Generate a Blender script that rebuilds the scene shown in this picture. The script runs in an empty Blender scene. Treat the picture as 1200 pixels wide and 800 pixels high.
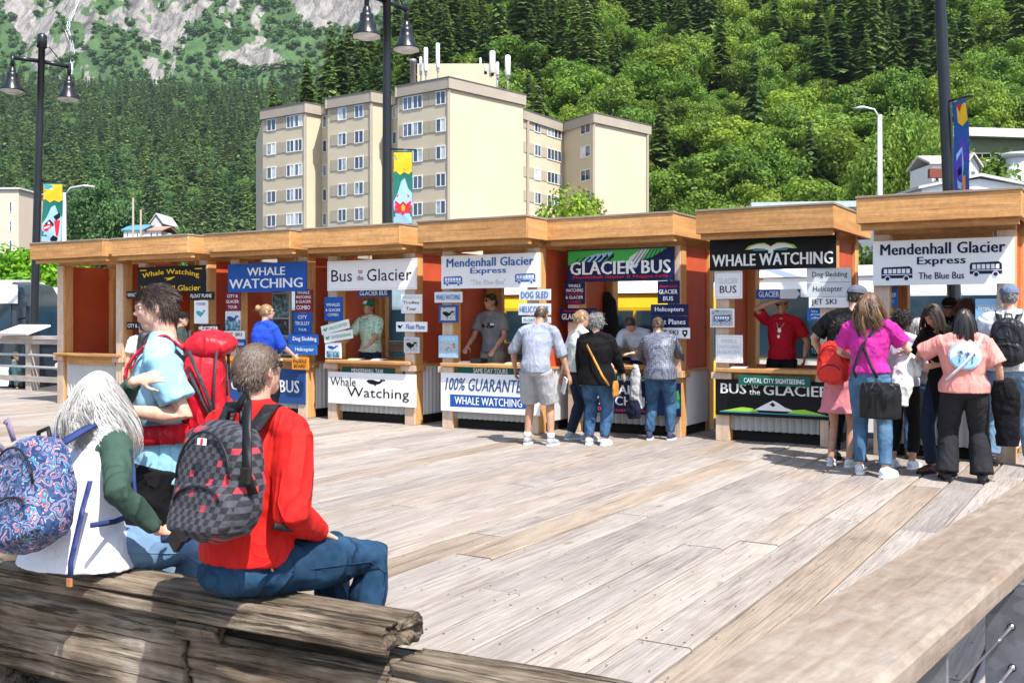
import bpy, bmesh, math, random
import numpy as np
from mathutils import Vector, Matrix, noise
# ------------------------------------------------------------------ camera, sky, sun, exposure
C = bpy.context.scene
COL = C.collection
CAM_H = 1.6
R = math.radians
cam_d = bpy.data.cameras.new('camera'); cam = bpy.data.objects.new('camera', cam_d); COL.objects.link(cam)
cam_d.sensor_width = 36; cam_d.lens = 36; cam_d.shift_y = -28/1200
cam_d.clip_start = 0.05; cam_d.clip_end = 12000
cam.location = (0, 0, CAM_H); cam.rotation_euler = (R(90), 0, 0)
cam_d.dof.use_dof = True; cam_d.dof.focus_distance = 12.0; cam_d.dof.aperture_fstop = 14.0
C.camera = cam
SUN_AZ = math.atan2(0.54, -0.84)      # direction towards the sun, angle from +Y clockwise
SUN_EL = R(57)
world = bpy.data.worlds.new('World'); C.world = world; world.use_nodes = True
wn = world.node_tree; wn.nodes.clear()
sky = wn.nodes.new('ShaderNodeTexSky'); sky.sky_type = 'NISHITA'; sky.sun_disc = False
sky.sun_elevation = SUN_EL; sky.sun_rotation = SUN_AZ
bg = wn.nodes.new('ShaderNodeBackground'); bg.inputs[1].default_value = 0.15
wo = wn.nodes.new('ShaderNodeOutputWorld')
wn.links.new(sky.outputs[0], bg.inputs[0]); wn.links.new(bg.outputs[0], wo.inputs[0])
sd = bpy.data.lights.new('sun', 'SUN'); sd.energy = 4.7; sd.angle = R(0.53); sd.color = (1.0, 0.955, 0.89)
sun = bpy.data.objects.new('sun', sd); COL.objects.link(sun)
sdir = Vector((math.sin(SUN_AZ)*math.cos(SUN_EL), math.cos(SUN_AZ)*math.cos(SUN_EL), math.sin(SUN_EL)))
sun.rotation_euler = sdir.to_track_quat('Z', 'Y').to_euler(); sun.location = (10, -10, 30)
C.view_settings.view_transform = 'Standard'; C.view_settings.look = 'None'
C.view_settings.gamma = 1.0; C.view_settings.exposure = 1.05; C.view_settings.use_curve_mapping = False
C.render.engine = 'CYCLES'
C.cycles.use_denoising = True
C.cycles.max_bounces = 6; C.cycles.diffuse_bounces = 4; C.cycles.glossy_bounces = 3
C.cycles.transmission_bounces = 4; C.cycles.transparent_max_bounces = 6; C.cycles.caustics_reflective = False; C.cycles.caustics_refractive = False
C.cycles.sample_clamp_indirect = 6
rnd = random.Random(7)
# ------------------------------------------------------------------ picture -> place
def ray(px, py):
    return Vector(((px-600)/1200, 1.0, (372-py)/1200))
def at(px, py, Y):
    return Vector((0, 0, CAM_H)) + ray(px, py)*Y
def on_z(px, py, z=0.0):
    r = ray(px, py); t = (z-CAM_H)/r.z
    return Vector((0, 0, CAM_H)) + r*t
# ------------------------------------------------------------------ materials
MATS = {}
def nt(m): return m.node_tree
def N(m, t, **kw):
    n = m.node_tree.nodes.new(t)
    for k, v in kw.items():
        setattr(n, k, v)
    return n
def L(m, a, b): m.node_tree.links.new(a, b)
def srgb(*c):
    return tuple(((x/255)/12.92 if x/255 <= 0.04045 else ((x/255+0.055)/1.055)**2.4) for x in c)
def bsdf(m): return m.node_tree.nodes['Principled BSDF']
def newmat(name):
    m = bpy.data.materials.new(name); m.use_nodes = True; return m
def ramp(m, stops):
    r = N(m, 'ShaderNodeValToRGB'); e = r.color_ramp.elements
    while len(e) > 1: e.remove(e[-1])
    e[0].position = stops[0][0]; e[0].color = (*stops[0][1], 1)
    for p, c in stops[1:]:
        x = e.new(p); x.color = (*c, 1)
    return r
def mixc(m, fac, a, b, mode='MIX'):
    x = N(m, 'ShaderNodeMix', data_type='RGBA', blend_type=mode)
    for s, v in ((0, fac), (6, a), (7, b)):
        if isinstance(v, (int, float)): x.inputs[s].default_value = v
        elif isinstance(v, tuple): x.inputs[s].default_value = (*v, 1) if len(v) == 3 else v
        else: L(m, v, x.inputs[s])
    return x.outputs[2]
def mth(m, op, a, b=None, clamp=False):
    x = N(m, 'ShaderNodeMath', operation=op); x.use_clamp = clamp
    for s, v in ((0, a), (1, b)):
        if v is None: continue
        if isinstance(v, (int, float)): x.inputs[s].default_value = v
        else: L(m, v, x.inputs[s])
    return x.outputs[0]
def coords(m, scale=(1, 1, 1), loc=(0, 0, 0), rot=(0, 0, 0), kind='Object', rand=0.0):
    tc = N(m, 'ShaderNodeTexCoord'); mp = N(m, 'ShaderNodeMapping')
    mp.inputs['Scale'].default_value = scale; mp.inputs['Location'].default_value = loc; mp.inputs['Rotation'].default_value = rot
    src = tc.outputs[kind]
    if rand:
        oi = N(m, 'ShaderNodeObjectInfo')
        a = N(m, 'ShaderNodeVectorMath', operation='MULTIPLY_ADD')
        cx = N(m, 'ShaderNodeCombineXYZ')
        for i in range(3): L(m, oi.outputs['Random'], cx.inputs[i])
        L(m, cx.outputs[0], a.inputs[0]); a.inputs[1].default_value = (rand, rand*1.7, rand*2.3); L(m, src, a.inputs[2])
        src = a.outputs[0]
    L(m, src, mp.inputs['Vector']); return mp.outputs[0]
def noi(m, vec, scale, detail=4, rough=.55, dist=0.0):
    n = N(m, 'ShaderNodeTexNoise'); n.inputs['Scale'].default_value = scale; n.inputs['Detail'].default_value = detail
    n.inputs['Roughness'].default_value = rough; n.inputs['Distortion'].default_value = dist
    L(m, vec, n.inputs['Vector']); return n.outputs['Fac']
def bump(m, h, strength=.3, dist=.01):
    b = N(m, 'ShaderNodeBump'); b.inputs['Strength'].default_value = strength; b.inputs['Distance'].default_value = dist
    L(m, h, b.inputs['Height']); L(m, b.outputs[0], bsdf(m).inputs['Normal'])
def setc(m, c):
    if isinstance(c, tuple): bsdf(m).inputs['Base Color'].default_value = (*c, 1)
    else: L(m, c, bsdf(m).inputs['Base Color'])
def simple(name, col, rough=.6, metal=0.0, var=.12, vscale=6, bstr=.15, bscale=40, bdist=.003, rand=3.0):
    """a plain finish with a little mottling and fine relief"""
    if name in MATS: return MATS[name]
    m = newmat(name); v = coords(m, rand=rand)
    n = noi(m, v, vscale, 5)
    dark = tuple(x*(1-var) for x in col); lite = tuple(min(1, x*(1+var)) for x in col)
    r = ramp(m, [(.3, dark), (.7, lite)]); L(m, n, r.inputs[0]); setc(m, r.outputs[0])
    b = bsdf(m); b.inputs['Roughness'].default_value = rough; b.inputs['Metallic'].default_value = metal
    if rough >= .5 and not metal: b.inputs['Specular IOR Level'].default_value = .18
    if bstr: bump(m, noi(m, v, bscale, 4), bstr, bdist)
    MATS[name] = m; return m
def cloth(name, col, col2=None, rough=.85, wr=9, bstr=.55, var=.15):
    """woven cloth: soft folds, fine weave, slight fading"""
    if name in MATS: return MATS[name]
    m = newmat(name); v = coords(m)
    n = noi(m, v, 5, 4); c2 = col2 or tuple(x*(1-var) for x in col)
    r = ramp(m, [(.35, c2), (.65, col)]); L(m, n, r.inputs[0]); setc(m, r.outputs[0])
    b = bsdf(m); b.inputs['Roughness'].default_value = rough; b.inputs['Specular IOR Level'].default_value = .15 if rough > .6 else .3
    vf = coords(m, scale=(1, 1, .45))
    f0 = noi(m, vf, wr*.62, 2, .5, .9)
    f = mth(m, 'SUBTRACT', 1.0, mth(m, 'POWER', mth(m, 'ABSOLUTE', mth(m, 'MULTIPLY', mth(m, 'SUBTRACT', f0, .5), 3.2)), .6), clamp=True)
    w = noi(m, v, 260, 1)
    h = mth(m, 'MULTIPLY_ADD', w, .03); 
    nd = h.node; L(m, f, nd.inputs[2])
    bump(m, h, bstr, .03)
    MATS[name] = m; return m
def wood(name, cols, grain=(1, 1, 1), gs=14, rough=.75, rand=7.0, bstr=.35, knots=True, ga=.07, mott=0.0, ringa=.16, tone=None, dark=(.08, .05, .03), axis=0, tonevar=.25, cracks=.35):
    """boards with grain along one local axis, knots, and a tone of its own for each board"""
    if name in MATS: return MATS[name]
    m = newmat(name)
    sc = [1.0, 1.0, 1.0]; sc[axis] = ga
    v = coords(m, scale=tuple(sc), rand=rand)
    oi = N(m, 'ShaderNodeObjectInfo')
    g = noi(m, v, gs, 6, .62, .6)
    sc2 = [1.0, 1.0, 1.0]; sc2[axis] = .22
    v2 = coords(m, scale=tuple(sc2), rand=rand)
    big = noi(m, v2, 2.2, 3)
    ringsrc = mth(m, 'MULTIPLY', noi(m, v2, 2.0, 1, .4, .3), 26.0)
    ring = mth(m, 'ABSOLUTE', mth(m, 'SINE', ringsrc))
    r = ramp(m, cols); L(m, mth(m, 'ADD', mth(m, 'MULTIPLY', g, .65), mth(m, 'MULTIPLY', big, .35)), r.inputs[0])
    c = mixc(m, mth(m, 'MULTIPLY', mth(m, 'POWER', ring, 2.5), ringa), r.outputs[0], dark)
    if cracks:
        sc3 = [1.0, 1.0, 1.0]; sc3[axis] = .025
        v3 = coords(m, scale=tuple(sc3), rand=rand)
        ck = ramp(m, [(.575, (0, 0, 0)), (.635, (1, 1, 1))]); L(m, noi(m, v3, 30, 6, .62, .2), ck.inputs[0])
        c = mixc(m, mth(m, 'MULTIPLY', ck.outputs[0], cracks), c, dark)
    if tone:
        tr = ramp(m, tone); tr.color_ramp.interpolation = 'CONSTANT'; L(m, oi.outputs['Random'], tr.inputs[0])
        c = mixc(m, 1.0, c, tr.outputs[0], 'MULTIPLY')
    if mott:
        mr = ramp(m, [(.3, (1-mott,)*3), (.7, (1+mott,)*3)]); L(m, noi(m, coords(m, rand=rand), 17, 7, .75), mr.inputs[0]); c = mixc(m, 1.0, c, mr.outputs[0], 'MULTIPLY')
    h = N(m, 'ShaderNodeHueSaturation'); L(m, c, h.inputs['Color'])
    wv = N(m, 'ShaderNodeTexWhiteNoise', noise_dimensions='1D'); L(m, oi.outputs['Random'], wv.inputs['W'])
    L(m, mth(m, 'MULTIPLY_ADD', wv.outputs['Value'], tonevar), h.inputs['Value'])
    h.inputs['Value'].links[0].from_node.inputs[2].default_value = 1-tonevar/2
    c = h.outputs[0]
    if knots:
        sck = [1.0, 1.0, 1.0]; sck[axis] = .45
        vk = coords(m, scale=tuple(sck), rand=rand)
        vo = N(m, 'ShaderNodeTexVoronoi'); vo.inputs['Scale'].default_value = 2.3; L(m, vk, vo.inputs['Vector'])
        kr = ramp(m, [(.0, (1, 1, 1)), (.045, (.75, .75, .75)), (.085, (0, 0, 0))]); L(m, vo.outputs['Distance'], kr.inputs[0])
        c = mixc(m, mth(m, 'MULTIPLY', kr.outputs[0], .6), c, dark)
    setc(m, c); bsdf(m).inputs['Roughness'].default_value = rough
    bsdf(m).inputs['Specular IOR Level'].default_value = .25
    bump(m, g, bstr, .012)
    MATS[name] = m; return m
def paint(name, col, rough=.45): return simple(name, col, rough, var=.06, vscale=3, bstr=.05, bscale=25)
# ------------------------------------------------------------------ objects
def tag(o, label=None, cat=None, group=None, kind=None):
    if label: o['label'] = label
    if cat: o['category'] = cat
    if group: o['group'] = group
    if kind: o['kind'] = kind
    return o
def link(o, parent=None):
    COL.objects.link(o)
    if parent is not None: o.parent = parent
    return o
def empty(name, loc=(0, 0, 0), rz=0.0, parent=None):
    o = bpy.data.objects.new(name, None); o.location = loc; o.rotation_euler = (0, 0, rz); o.empty_display_size = .1
    return link(o, parent)
class MB:
    def __init__(s): s.v = []; s.f = []; s.mi = []; s.sm = []; s.cur = 0; s.smooth = False
    def add(s, vs, fs, smooth=None):
        o = len(s.v); s.v.extend([tuple(x) for x in vs])
        for f in fs:
            s.f.append(tuple(o+i for i in f)); s.mi.append(s.cur); s.sm.append(s.smooth if smooth is None else smooth)
        return s
    def box(s, c, d, rot=None, M=None):
        hx, hy, hz = d[0]/2, d[1]/2, d[2]/2
        vs = [Vector((x, y, z)) for x in (-hx, hx) for y in (-hy, hy) for z in (-hz, hz)]
        if rot is not None:
            vs = [rot @ v for v in vs]
        vs = [v+Vector(c) for v in vs]
        if M is not None: vs = [M @ v for v in vs]
        return s.add(vs, [(0, 1, 3, 2), (4, 6, 7, 5), (0, 4, 5, 1), (2, 3, 7, 6), (0, 2, 6, 4), (1, 5, 7, 3)], False)
    def bbox(s, x0, x1, y0, y1, z0, z1):
        return s.box(((x0+x1)/2, (y0+y1)/2, (z0+z1)/2), (abs(x1-x0), abs(y1-y0), abs(z1-z0)))
    def tube(s, pts, rad, n=8, cap=True, ref=None, rad2=None, smooth=True, round_end=0):
        """tapered tube along pts; rad across ref, rad2 across the other axis"""
        pts = [Vector(p) for p in pts]; k = len(pts)
        if isinstance(rad, (int, float)): rad = [rad]*k
        rad2 = rad if rad2 is None else ([rad2]*k if isinstance(rad2, (int, float)) else rad2)
        rad, rad2, tn = list(rad), list(rad2), []
        for i in range(k):
            a = pts[max(0, i-1)]; b = pts[min(k-1, i+1)]; t = (b-a)
            tn.append(t.normalized() if t.length > 1e-9 else Vector((0, 0, 1)))
        if round_end:
            np_, nr, nr2, nt_ = [], [], [], []
            def endcap(p, t, r, r2, sgn):
                out = []
                for a in (78, 50, 25):
                    out.append((p+t*sgn*min(r, r2)*math.sin(R(a))*round_end, r*math.cos(R(a)), r2*math.cos(R(a)), t))
                return out
            for (p, a, b, t) in endcap(pts[0], tn[0], rad[0], rad2[0], -1): np_.append(p); nr.append(a); nr2.append(b); nt_.append(t)
            for i in range(k): np_.append(pts[i]); nr.append(rad[i]); nr2.append(rad2[i]); nt_.append(tn[i])
            for (p, a, b, t) in reversed(endcap(pts[-1], tn[-1], rad[-1], rad2[-1], 1)): np_.append(p); nr.append(a); nr2.append(b); nt_.append(t)
            pts, rad, rad2, tn = np_, nr, nr2, nt_; k = len(pts)
        vs = []; rv = Vector(ref) if ref is not None else None; prev = None
        for i in range(k):
            t = tn[i]
            if rv is not None: x = rv - t*rv.dot(t)
            elif prev is None: x = Vector((1, 0, 0)) if abs(t.x) < .9 else Vector((0, 1, 0)); x = x - t*x.dot(t)
            else: x = prev - t*prev.dot(t)
            if x.length < 1e-6: x = t.orthogonal()
            x.normalize(); prev = x; y = t.cross(x)
            for j in range(n):
                a = 2*math.pi*j/n; vs.append(pts[i] + x*math.cos(a)*rad[i] + y*math.sin(a)*rad2[i])
        fs = [(i*n+j, i*n+(j+1) % n, (i+1)*n+(j+1) % n, (i+1)*n+j) for i in range(k-1) for j in range(n)]
        if cap: fs += [tuple(range(n-1, -1, -1)), tuple((k-1)*n+j for j in range(n))]
        return s.add(vs, fs, smooth)
    def ell(s, c, r, rot=None, nu=14, nv=9):
        vs = [Vector((0, 0, r[2]))]
        for i in range(1, nv):
            a = math.pi*i/nv
            for j in range(nu):
                b = 2*math.pi*j/nu; vs.append(Vector((r[0]*math.sin(a)*math.cos(b), r[1]*math.sin(a)*math.sin(b), r[2]*math.cos(a))))
        vs.append(Vector((0, 0, -r[2])))
        fs = [(0, 1+j, 1+(j+1) % nu) for j in range(nu)]
        for i in range(nv-2):
            fs += [(1+i*nu+j, 1+(i+1)*nu+j, 1+(i+1)*nu+(j+1) % nu, 1+i*nu+(j+1) % nu) for j in range(nu)]
        e = len(vs)-1; fs += [(e, e-nu+(j+1) % nu, e-nu+j) for j in range(nu)]
        if rot is not None: vs = [rot @ v for v in vs]
        return s.add([v+Vector(c) for v in vs], fs, True)
    def prism(s, poly, y0, y1, plane='xz'):
        """extrude a 2D outline; plane xz (depth y), xy (depth z) or yz (depth x)"""
        def p(a, b, d): return (a, d, b) if plane == 'xz' else ((a, b, d) if plane == 'xy' else (d, a, b))
        n = len(poly); vs = [p(a, b, y0) for a, b in poly]+[p(a, b, y1) for a, b in poly]
        ar = sum(poly[i][0]*poly[(i+1) % n][1]-poly[(i+1) % n][0]*poly[i][1] for i in range(n))
        fs = [tuple(range(n)), tuple(range(2*n-1, n-1, -1))]+[(i+n, (i+1) % n+n, (i+1) % n, i) for i in range(n)]
        flip = (ar < 0) != (plane == 'xy') != (y1 < y0)
        if flip: fs = [tuple(reversed(f)) for f in fs]
        return s.add(vs, fs, False)
    def lathe(s, prof, c=(0, 0, 0), n=20, axis='z', smooth=True):
        vs = []
        for r_, z in prof:
            for j in range(n):
                a = 2*math.pi*j/n; x, y = r_*math.cos(a), r_*math.sin(a)
                vs.append(Vector(c)+(Vector((x, y, z)) if axis == 'z' else (Vector((z, x, y)) if axis == 'x' else Vector((y, z, x)))))
        k = len(prof)
        fs = [(i*n+j, i*n+(j+1) % n, (i+1)*n+(j+1) % n, (i+1)*n+j) for i in range(k-1) for j in range(n)]
        fs += [tuple(range(n-1, -1, -1)), tuple((k-1)*n+j for j in range(n))]
        return s.add(vs, fs, smooth)
    def mesh(s, name, mats):
        me = bpy.data.meshes.new(name); me.from_pydata(s.v, [], s.f)
        for m in (mats if isinstance(mats, (list, tuple)) else [mats]): me.materials.append(m)
        if s.f:
            me.polygons.foreach_set('material_index', s.mi); me.polygons.foreach_set('use_smooth', s.sm)
        me.update(); return me
    def obj(s, name, mats, parent=None, loc=(0, 0, 0), rot=(0, 0, 0), bevel=0.0, fix=True):
        me = s.mesh(name, mats)
        if fix:
            bm = bmesh.new(); bm.from_mesh(me); bmesh.ops.recalc_face_normals(bm, faces=bm.faces); bm.to_mesh(me); bm.free()
        o = bpy.data.objects.new(name, me); o.location = loc; o.rotation_euler = rot
        link(o, parent)
        if bevel:
            b = o.modifiers.new('b', 'BEVEL'); b.width = bevel; b.segments = 1; b.limit_method = 'ANGLE'
        return o
def part(name, mat, parent, fn, loc=(0, 0, 0), rot=(0, 0, 0), bevel=0.0, label=None):
    m = MB(); fn(m); o = m.obj(name, mat, parent, loc, rot, bevel)
    if label: o['label'] = label
    return o
def boxpart(name, mat, parent, x0, x1, y0, y1, z0, z1, bevel=0.0, label=None):
    """box whose own origin is its centre, so that its grain stays its own"""
    c = ((x0+x1)/2, (y0+y1)/2, (z0+z1)/2); m = MB(); m.box((0, 0, 0), (abs(x1-x0), abs(y1-y0), abs(z1-z0)))
    o = m.obj(name, mat, parent, c, bevel=bevel)
    if label: o['label'] = label
    return o
def copy_obj(o, name, parent=None, loc=None):
    c = o.copy(); c.name = name; link(c, parent)
    if loc is not None: c.location = loc
    return c
FONT_CACHE = {}
def text_mesh(body, bold=0.0, shear=0.0, space=1.0):
    key = (body, bold, shear, space)
    if key in FONT_CACHE: return FONT_CACHE[key]
    cu = bpy.data.curves.new('t', 'FONT'); cu.body = body; cu.size = 1.0; cu.offset = bold; cu.shear = shear; cu.space_character = space
    cu.resolution_u = 2; cu.align_x = 'CENTER'; cu.fill_mode = 'FRONT' if hasattr(cu, 'fill_mode') else None
    o = bpy.data.objects.new('t', cu); COL.objects.link(o)
    dg = bpy.context.evaluated_depsgraph_get(); dg.update()
    me = bpy.data.meshes.new_from_object(o.evaluated_get(dg))
    bpy.data.objects.remove(o); bpy.data.curves.remove(cu)
    co = np.empty(len(me.vertices)*3); me.vertices.foreach_get('co', co); co = co.reshape(-1, 3)
    fs = [tuple(p.vertices) for p in me.polygons]; bpy.data.meshes.remove(me)
    mn, mx = co.min(0), co.max(0)
    FONT_CACHE[key] = (co-(mn+mx)/2, mx-mn, fs); return FONT_CACHE[key]
def lettering(parent, body, cx, cz, w, h, mat, y=-.012, bold=0.012, shear=0.0, arc=0.0, space=1.0, name='lettering', rot=0.0, serif=False):
    """flat print on a board (board faces local -y)"""
    if bold > .026 and w/max(1e-6, h) > 0: space = max(space, 1.04)
    co, sz, fs = text_mesh(body, 0.0, shear, space)
    sx = w/sz[0]; sz_ = h/sz[1]
    cr, sr = math.cos(rot), math.sin(rot)
    m = MB()
    shifts = [0] if bold < .006 else ([-1, 0, 1] if bold < .026 else [-1, -.5, 0, .5, 1])
    for j, q in enumerate(shifts):
        vs = []
        for c in co:
            x, z = (c[0]+q*min(bold, .036)*.95)*sx, c[1]*sz_
            if arc: z += arc*(1-(2*x/w)**2)
            vs.append((cx+x*cr-z*sr, y-.002-j*.0004, cz+x*sr+z*cr))
        m.add(vs, fs, False)
    me = m.mesh(name, mat)
    o = bpy.data.objects.new(name, me); link(o, parent); return o
# ------------------------------------------------------------------ land: ground, hills, cliffs, forest
U = Vector((.856, -.517, 0)).normalized(); V = Vector((.517, .856, 0)).normalized(); RZ = math.atan2(U.y, U.x)
GZ = -0.65
rng = np.random.default_rng(11)
def _lat(ix, iy, seed):
    h = (ix*374761393 + iy*668265263 + seed*1442695041) & 0xffffffff
    h = ((h ^ (h >> 13))*1274126177) & 0xffffffff
    return ((h ^ (h >> 16)) & 0xffff)/65535.0
def vnoise(x, y, seed=0):
    ix = np.floor(x).astype(np.int64); iy = np.floor(y).astype(np.int64); fx = x-ix; fy = y-iy
    fx = fx*fx*(3-2*fx); fy = fy*fy*(3-2*fy)
    a = _lat(ix, iy, seed); b = _lat(ix+1, iy, seed); c = _lat(ix, iy+1, seed); d = _lat(ix+1, iy+1, seed)
    return (a*(1-fx)+b*fx)*(1-fy)+(c*(1-fx)+d*fx)*fy
def fbm(x, y, oct=5, seed=0):
    s = 0; a = .5; t = 0
    for i in range(oct):
        s = s+a*vnoise(x, y, seed+i*17); t += a; a *= .5; x = x*2.03; y = y*2.03
    return s/t
E1P = [-400, 0, 150, 220, 270, 300, 322, 360, 400, 450, 500, 600, 760, 3000]
E1E = [.02, .03, .04, .045, .055, .08, .12, .165, .19, .225, .27, .42, .6, .6]
Y0P = [-3000, 200, 300, 760, 1000, 1200, 1500, 4000]
Y0Y = [300, 190, 138, 134, 124, 118, 118, 118]
def hill(X, Y):
    X = np.asarray(X, float); Y = np.asarray(Y, float)
    Ys = np.maximum(Y, 1.0); p = np.clip(600+1200*X/Ys, -3000, 4000)
    y0 = np.interp(p, Y0P, Y0Y); e1 = np.interp(p, E1P, E1E)
    sl = .60
    yc = sl*y0/np.maximum(sl-e1, .02)
    z1 = np.where(Y < yc, sl*(Y-y0), e1*yc-.25*(Y-yc))
    z1 = np.minimum(z1, 420+0*Y)
    z2 = .335*(Y-430)+14*(fbm(X/170, Y/170, 4, 3)-.5)*2
    zc = 1.05*(Y-1150)+.335*720
    zc = zc + 150*(fbm(X/260, Y/260, 5, 9)-.5)*np.clip((Y-1150)/200, 0, 1)+70*(np.abs(fbm(X/90, Y/330, 5, 21)-.5)*2-.4)*np.clip((Y-1150)/150, 0, 1)
    z2 = np.where(Y > 1150, np.minimum(zc, 1500+.1*Y), z2)
    z = np.maximum(np.maximum(z1, z2), GZ-6)
    z = z + (fbm(X/22, Y/22, 4, 5)-.5)*5*np.clip((z+2)/12, 0, 1)
    return z
def inpoly(px, py, poly):
    c = np.zeros(px.shape, bool); n = len(poly)
    for i in range(n):
        x1, y1 = poly[i]; x2, y2 = poly[(i+1) % n]
        t = ((y1 > py) != (y2 > py)) & (px < (x2-x1)*(py-y1)/((y2-y1) if y2 != y1 else 1e-9)+x1)
        c ^= t
    return c
ROCKS = [[(-300, -200), (-120, 10), (-10, 0), (12, 25), (32, 52), (42, 85), (56, 101), (80, 104), (97, 98), (104, 60), (113, 30), (122, -10), (115, -260)],
         [(138, 22), (150, -10), (250, -20), (252, 8), (232, 26), (214, 38), (203, 62), (193, 104), (183, 107), (180, 88), (163, 60), (143, 45)],
         [(258, 58), (300, 48), (330, 70), (334, 78), (300, 88), (262, 74)], [(342, 2), (352, -60), (412, -60), (404, 30), (372, 40), (346, 34)],
         [(262, -40), (290, -40), (288, 12), (276, 24), (266, 8)], [(400, 8), (440, -30), (452, 4), (418, 40), (408, 58), (400, 44)],
         [(208, 60), (216, 36), (221, 40), (214, 66), (206, 92), (202, 88)], [(120, -10), (150, -50), (170, 8), (160, 8), (146, 4)]]
GREENS = [[(84, 30), (96, 24), (101, 40), (97, 58), (86, 56)], [(24, 66), (34, 72), (40, 90), (26, 90)]]
def make_land():
    ps = np.concatenate([np.arange(-2600, -240, 60), np.arange(-240, 640, 2.6), np.arange(640, 1500, 8), np.arange(1500, 3600, 80)])
    rs = np.concatenate([np.linspace(70, 460, 110), np.linspace(466, 1130, 90), np.linspace(1135, 2350, 290), np.linspace(2400, 5000, 12)])
    P, Yd = np.meshgrid(ps, rs); X = (P-600)/1200*Yd; Z = hill(X, Yd)
    n, k = P.shape
    co = np.stack([X.ravel(), Yd.ravel(), Z.ravel()], 1)
    i = np.arange(n*k).reshape(n, k)
    q = np.stack([i[:-1, :-1], i[:-1, 1:], i[1:, 1:], i[1:, :-1]], -1).reshape(-1, 4)
    me = bpy.data.meshes.new('hillside'); me.vertices.add(len(co)); me.vertices.foreach_set('co', co.ravel())
    me.loops.add(q.size); me.loops.foreach_set('vertex_index', q.ravel().astype(np.int32))
    me.polygons.add(len(q)); me.polygons.foreach_set('loop_start', np.arange(0, q.size, 4, dtype=np.int32)); me.polygons.foreach_set('loop_total', np.full(len(q), 4, np.int32))
    me.polygons.foreach_set('use_smooth', np.ones(len(q), bool))
    me.update(); me.validate()
    py = 372-1200*(Z-1.6)/Yd
    wx = (fbm(X/45, Yd/45, 4, 31)-.5)*26+(fbm(X/12, Yd/12, 3, 37)-.5)*10; wy = (fbm(X/45, Yd/45, 4, 41)-.5)*26
    rock = np.zeros(P.shape, bool)
    for r_ in ROCKS: rock |= inpoly(P+wx, py+wy, r_)
    for g in GREENS: rock &= ~inpoly(P+wx*.5, py+wy*.5, g)
    spots = fbm(X/30, Yd/30, 5, 71)
    rock = (rock & (spots < .63)) | ((spots > .70) & (Yd > 1250))
    rock &= Yd > 1140
    a = me.attributes.new('rock', 'FLOAT', 'POINT'); a.data.foreach_set('value', rock.astype(np.float32).ravel())
    m = newmat('hillside ground'); v = coords(m)
    at_ = N(m, 'ShaderNodeAttribute', attribute_name='rock')
    vs = coords(m, scale=(1, .35, .3))
    rk = ramp(m, [(.34, (.05, .05, .048)), (.44, (.17, .16, .15)), (.53, (.33, .30, .27)), (.66, (.48, .445, .41))]); L(m, noi(m, vs, .075, 9, .78, .8), rk.inputs[0])
    gr = ramp(m, [(.3, (.03, .07, .022)), (.55, (.075, .16, .045)), (.75, (.12, .22, .06))]); L(m, noi(m, v, .05, 7, .7), gr.inputs[0])
    f = mth(m, 'ADD', at_.outputs['Fac'], mth(m, 'MULTIPLY', mth(m, 'SUBTRACT', noi(m, v, .11, 6, .7), .5), 1.6))
    fr = ramp(m, [(.44, (0, 0, 0)), (.56, (1, 1, 1))]); L(m, f, fr.inputs[0])
    c = mixc(m, fr.outputs[0], gr.outputs[0], rk.outputs[0]); setc(m, c)
    bsdf(m).inputs['Roughness'].default_value = .95
    bump(m, noi(m, vs, .12, 8, .75), 1.0, 9.0)
    me.materials.append(m)
    o = bpy.data.objects.new('hillside', me); link(o); tag(o, 'steep forested mountainside with bare rocky cliffs high on the left', kind='structure')
    return P, Yd, X, Z, rock
GP, GY, GX, GZZ, GROCK = make_land()
# ground sheet out to the horizon
gm = simple('asphalt', (.055, .055, .058), .9, var=.2, vscale=.8, bstr=.3, bscale=30)
g = MB(); g.bbox(-6000, 6000, -6000, 6000, GZ-1.0, GZ); o = g.obj('street_ground', gm); tag(o, 'flat grey street ground behind the boardwalk', kind='structure')
# --- foliage materials
def foliage(name, dark, mid, lite, trans=.0):
    m = newmat(name)
    a = N(m, 'ShaderNodeAttribute', attribute_name='tint'); oi = N(m, 'ShaderNodeObjectInfo')
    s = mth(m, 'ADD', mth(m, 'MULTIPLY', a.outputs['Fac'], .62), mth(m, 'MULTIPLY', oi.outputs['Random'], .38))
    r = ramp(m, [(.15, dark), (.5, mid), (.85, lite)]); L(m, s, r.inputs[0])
    wv = N(m, 'ShaderNodeTexWhiteNoise', noise_dimensions='1D'); L(m, mth(m, 'MULTIPLY', oi.outputs['Random'], 37.0), wv.inputs['W'])
    tr_ = ramp(m, [(0, (.62, .78, .72)), (.3, (.85, .95, .9)), (.6, (1, 1, 1)), (.85, (1.16, 1.12, .85)), (1, (1.05, .95, .85))]); L(m, wv.outputs['Value'], tr_.inputs[0])
    class _O: pass
    r_o = mixc(m, 1.0, r.outputs[0], tr_.outputs[0], 'MULTIPLY'); setc(m, r_o)
    b = bsdf(m); b.inputs['Roughness'].default_value = .6; b.inputs['Specular IOR Level'].default_value = .3
    if trans:
        out = m.node_tree.nodes['Material Output']; tr = N(m, 'ShaderNodeBsdfTranslucent'); mx = N(m, 'ShaderNodeMixShader'); mx.inputs[0].default_value = trans
        L(m, r_o, tr.inputs[0]); L(m, b.outputs[0], mx.inputs[1]); L(m, tr.outputs[0], mx.inputs[2]); L(m, mx.outputs[0], out.inputs[0])
    return m
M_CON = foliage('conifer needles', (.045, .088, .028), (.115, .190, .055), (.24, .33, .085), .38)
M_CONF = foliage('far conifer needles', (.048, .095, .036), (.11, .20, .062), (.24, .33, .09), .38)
M_BRD = foliage('broad leaves', (.065, .115, .014), (.155, .255, .028), (.27, .385, .045), .38)
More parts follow.
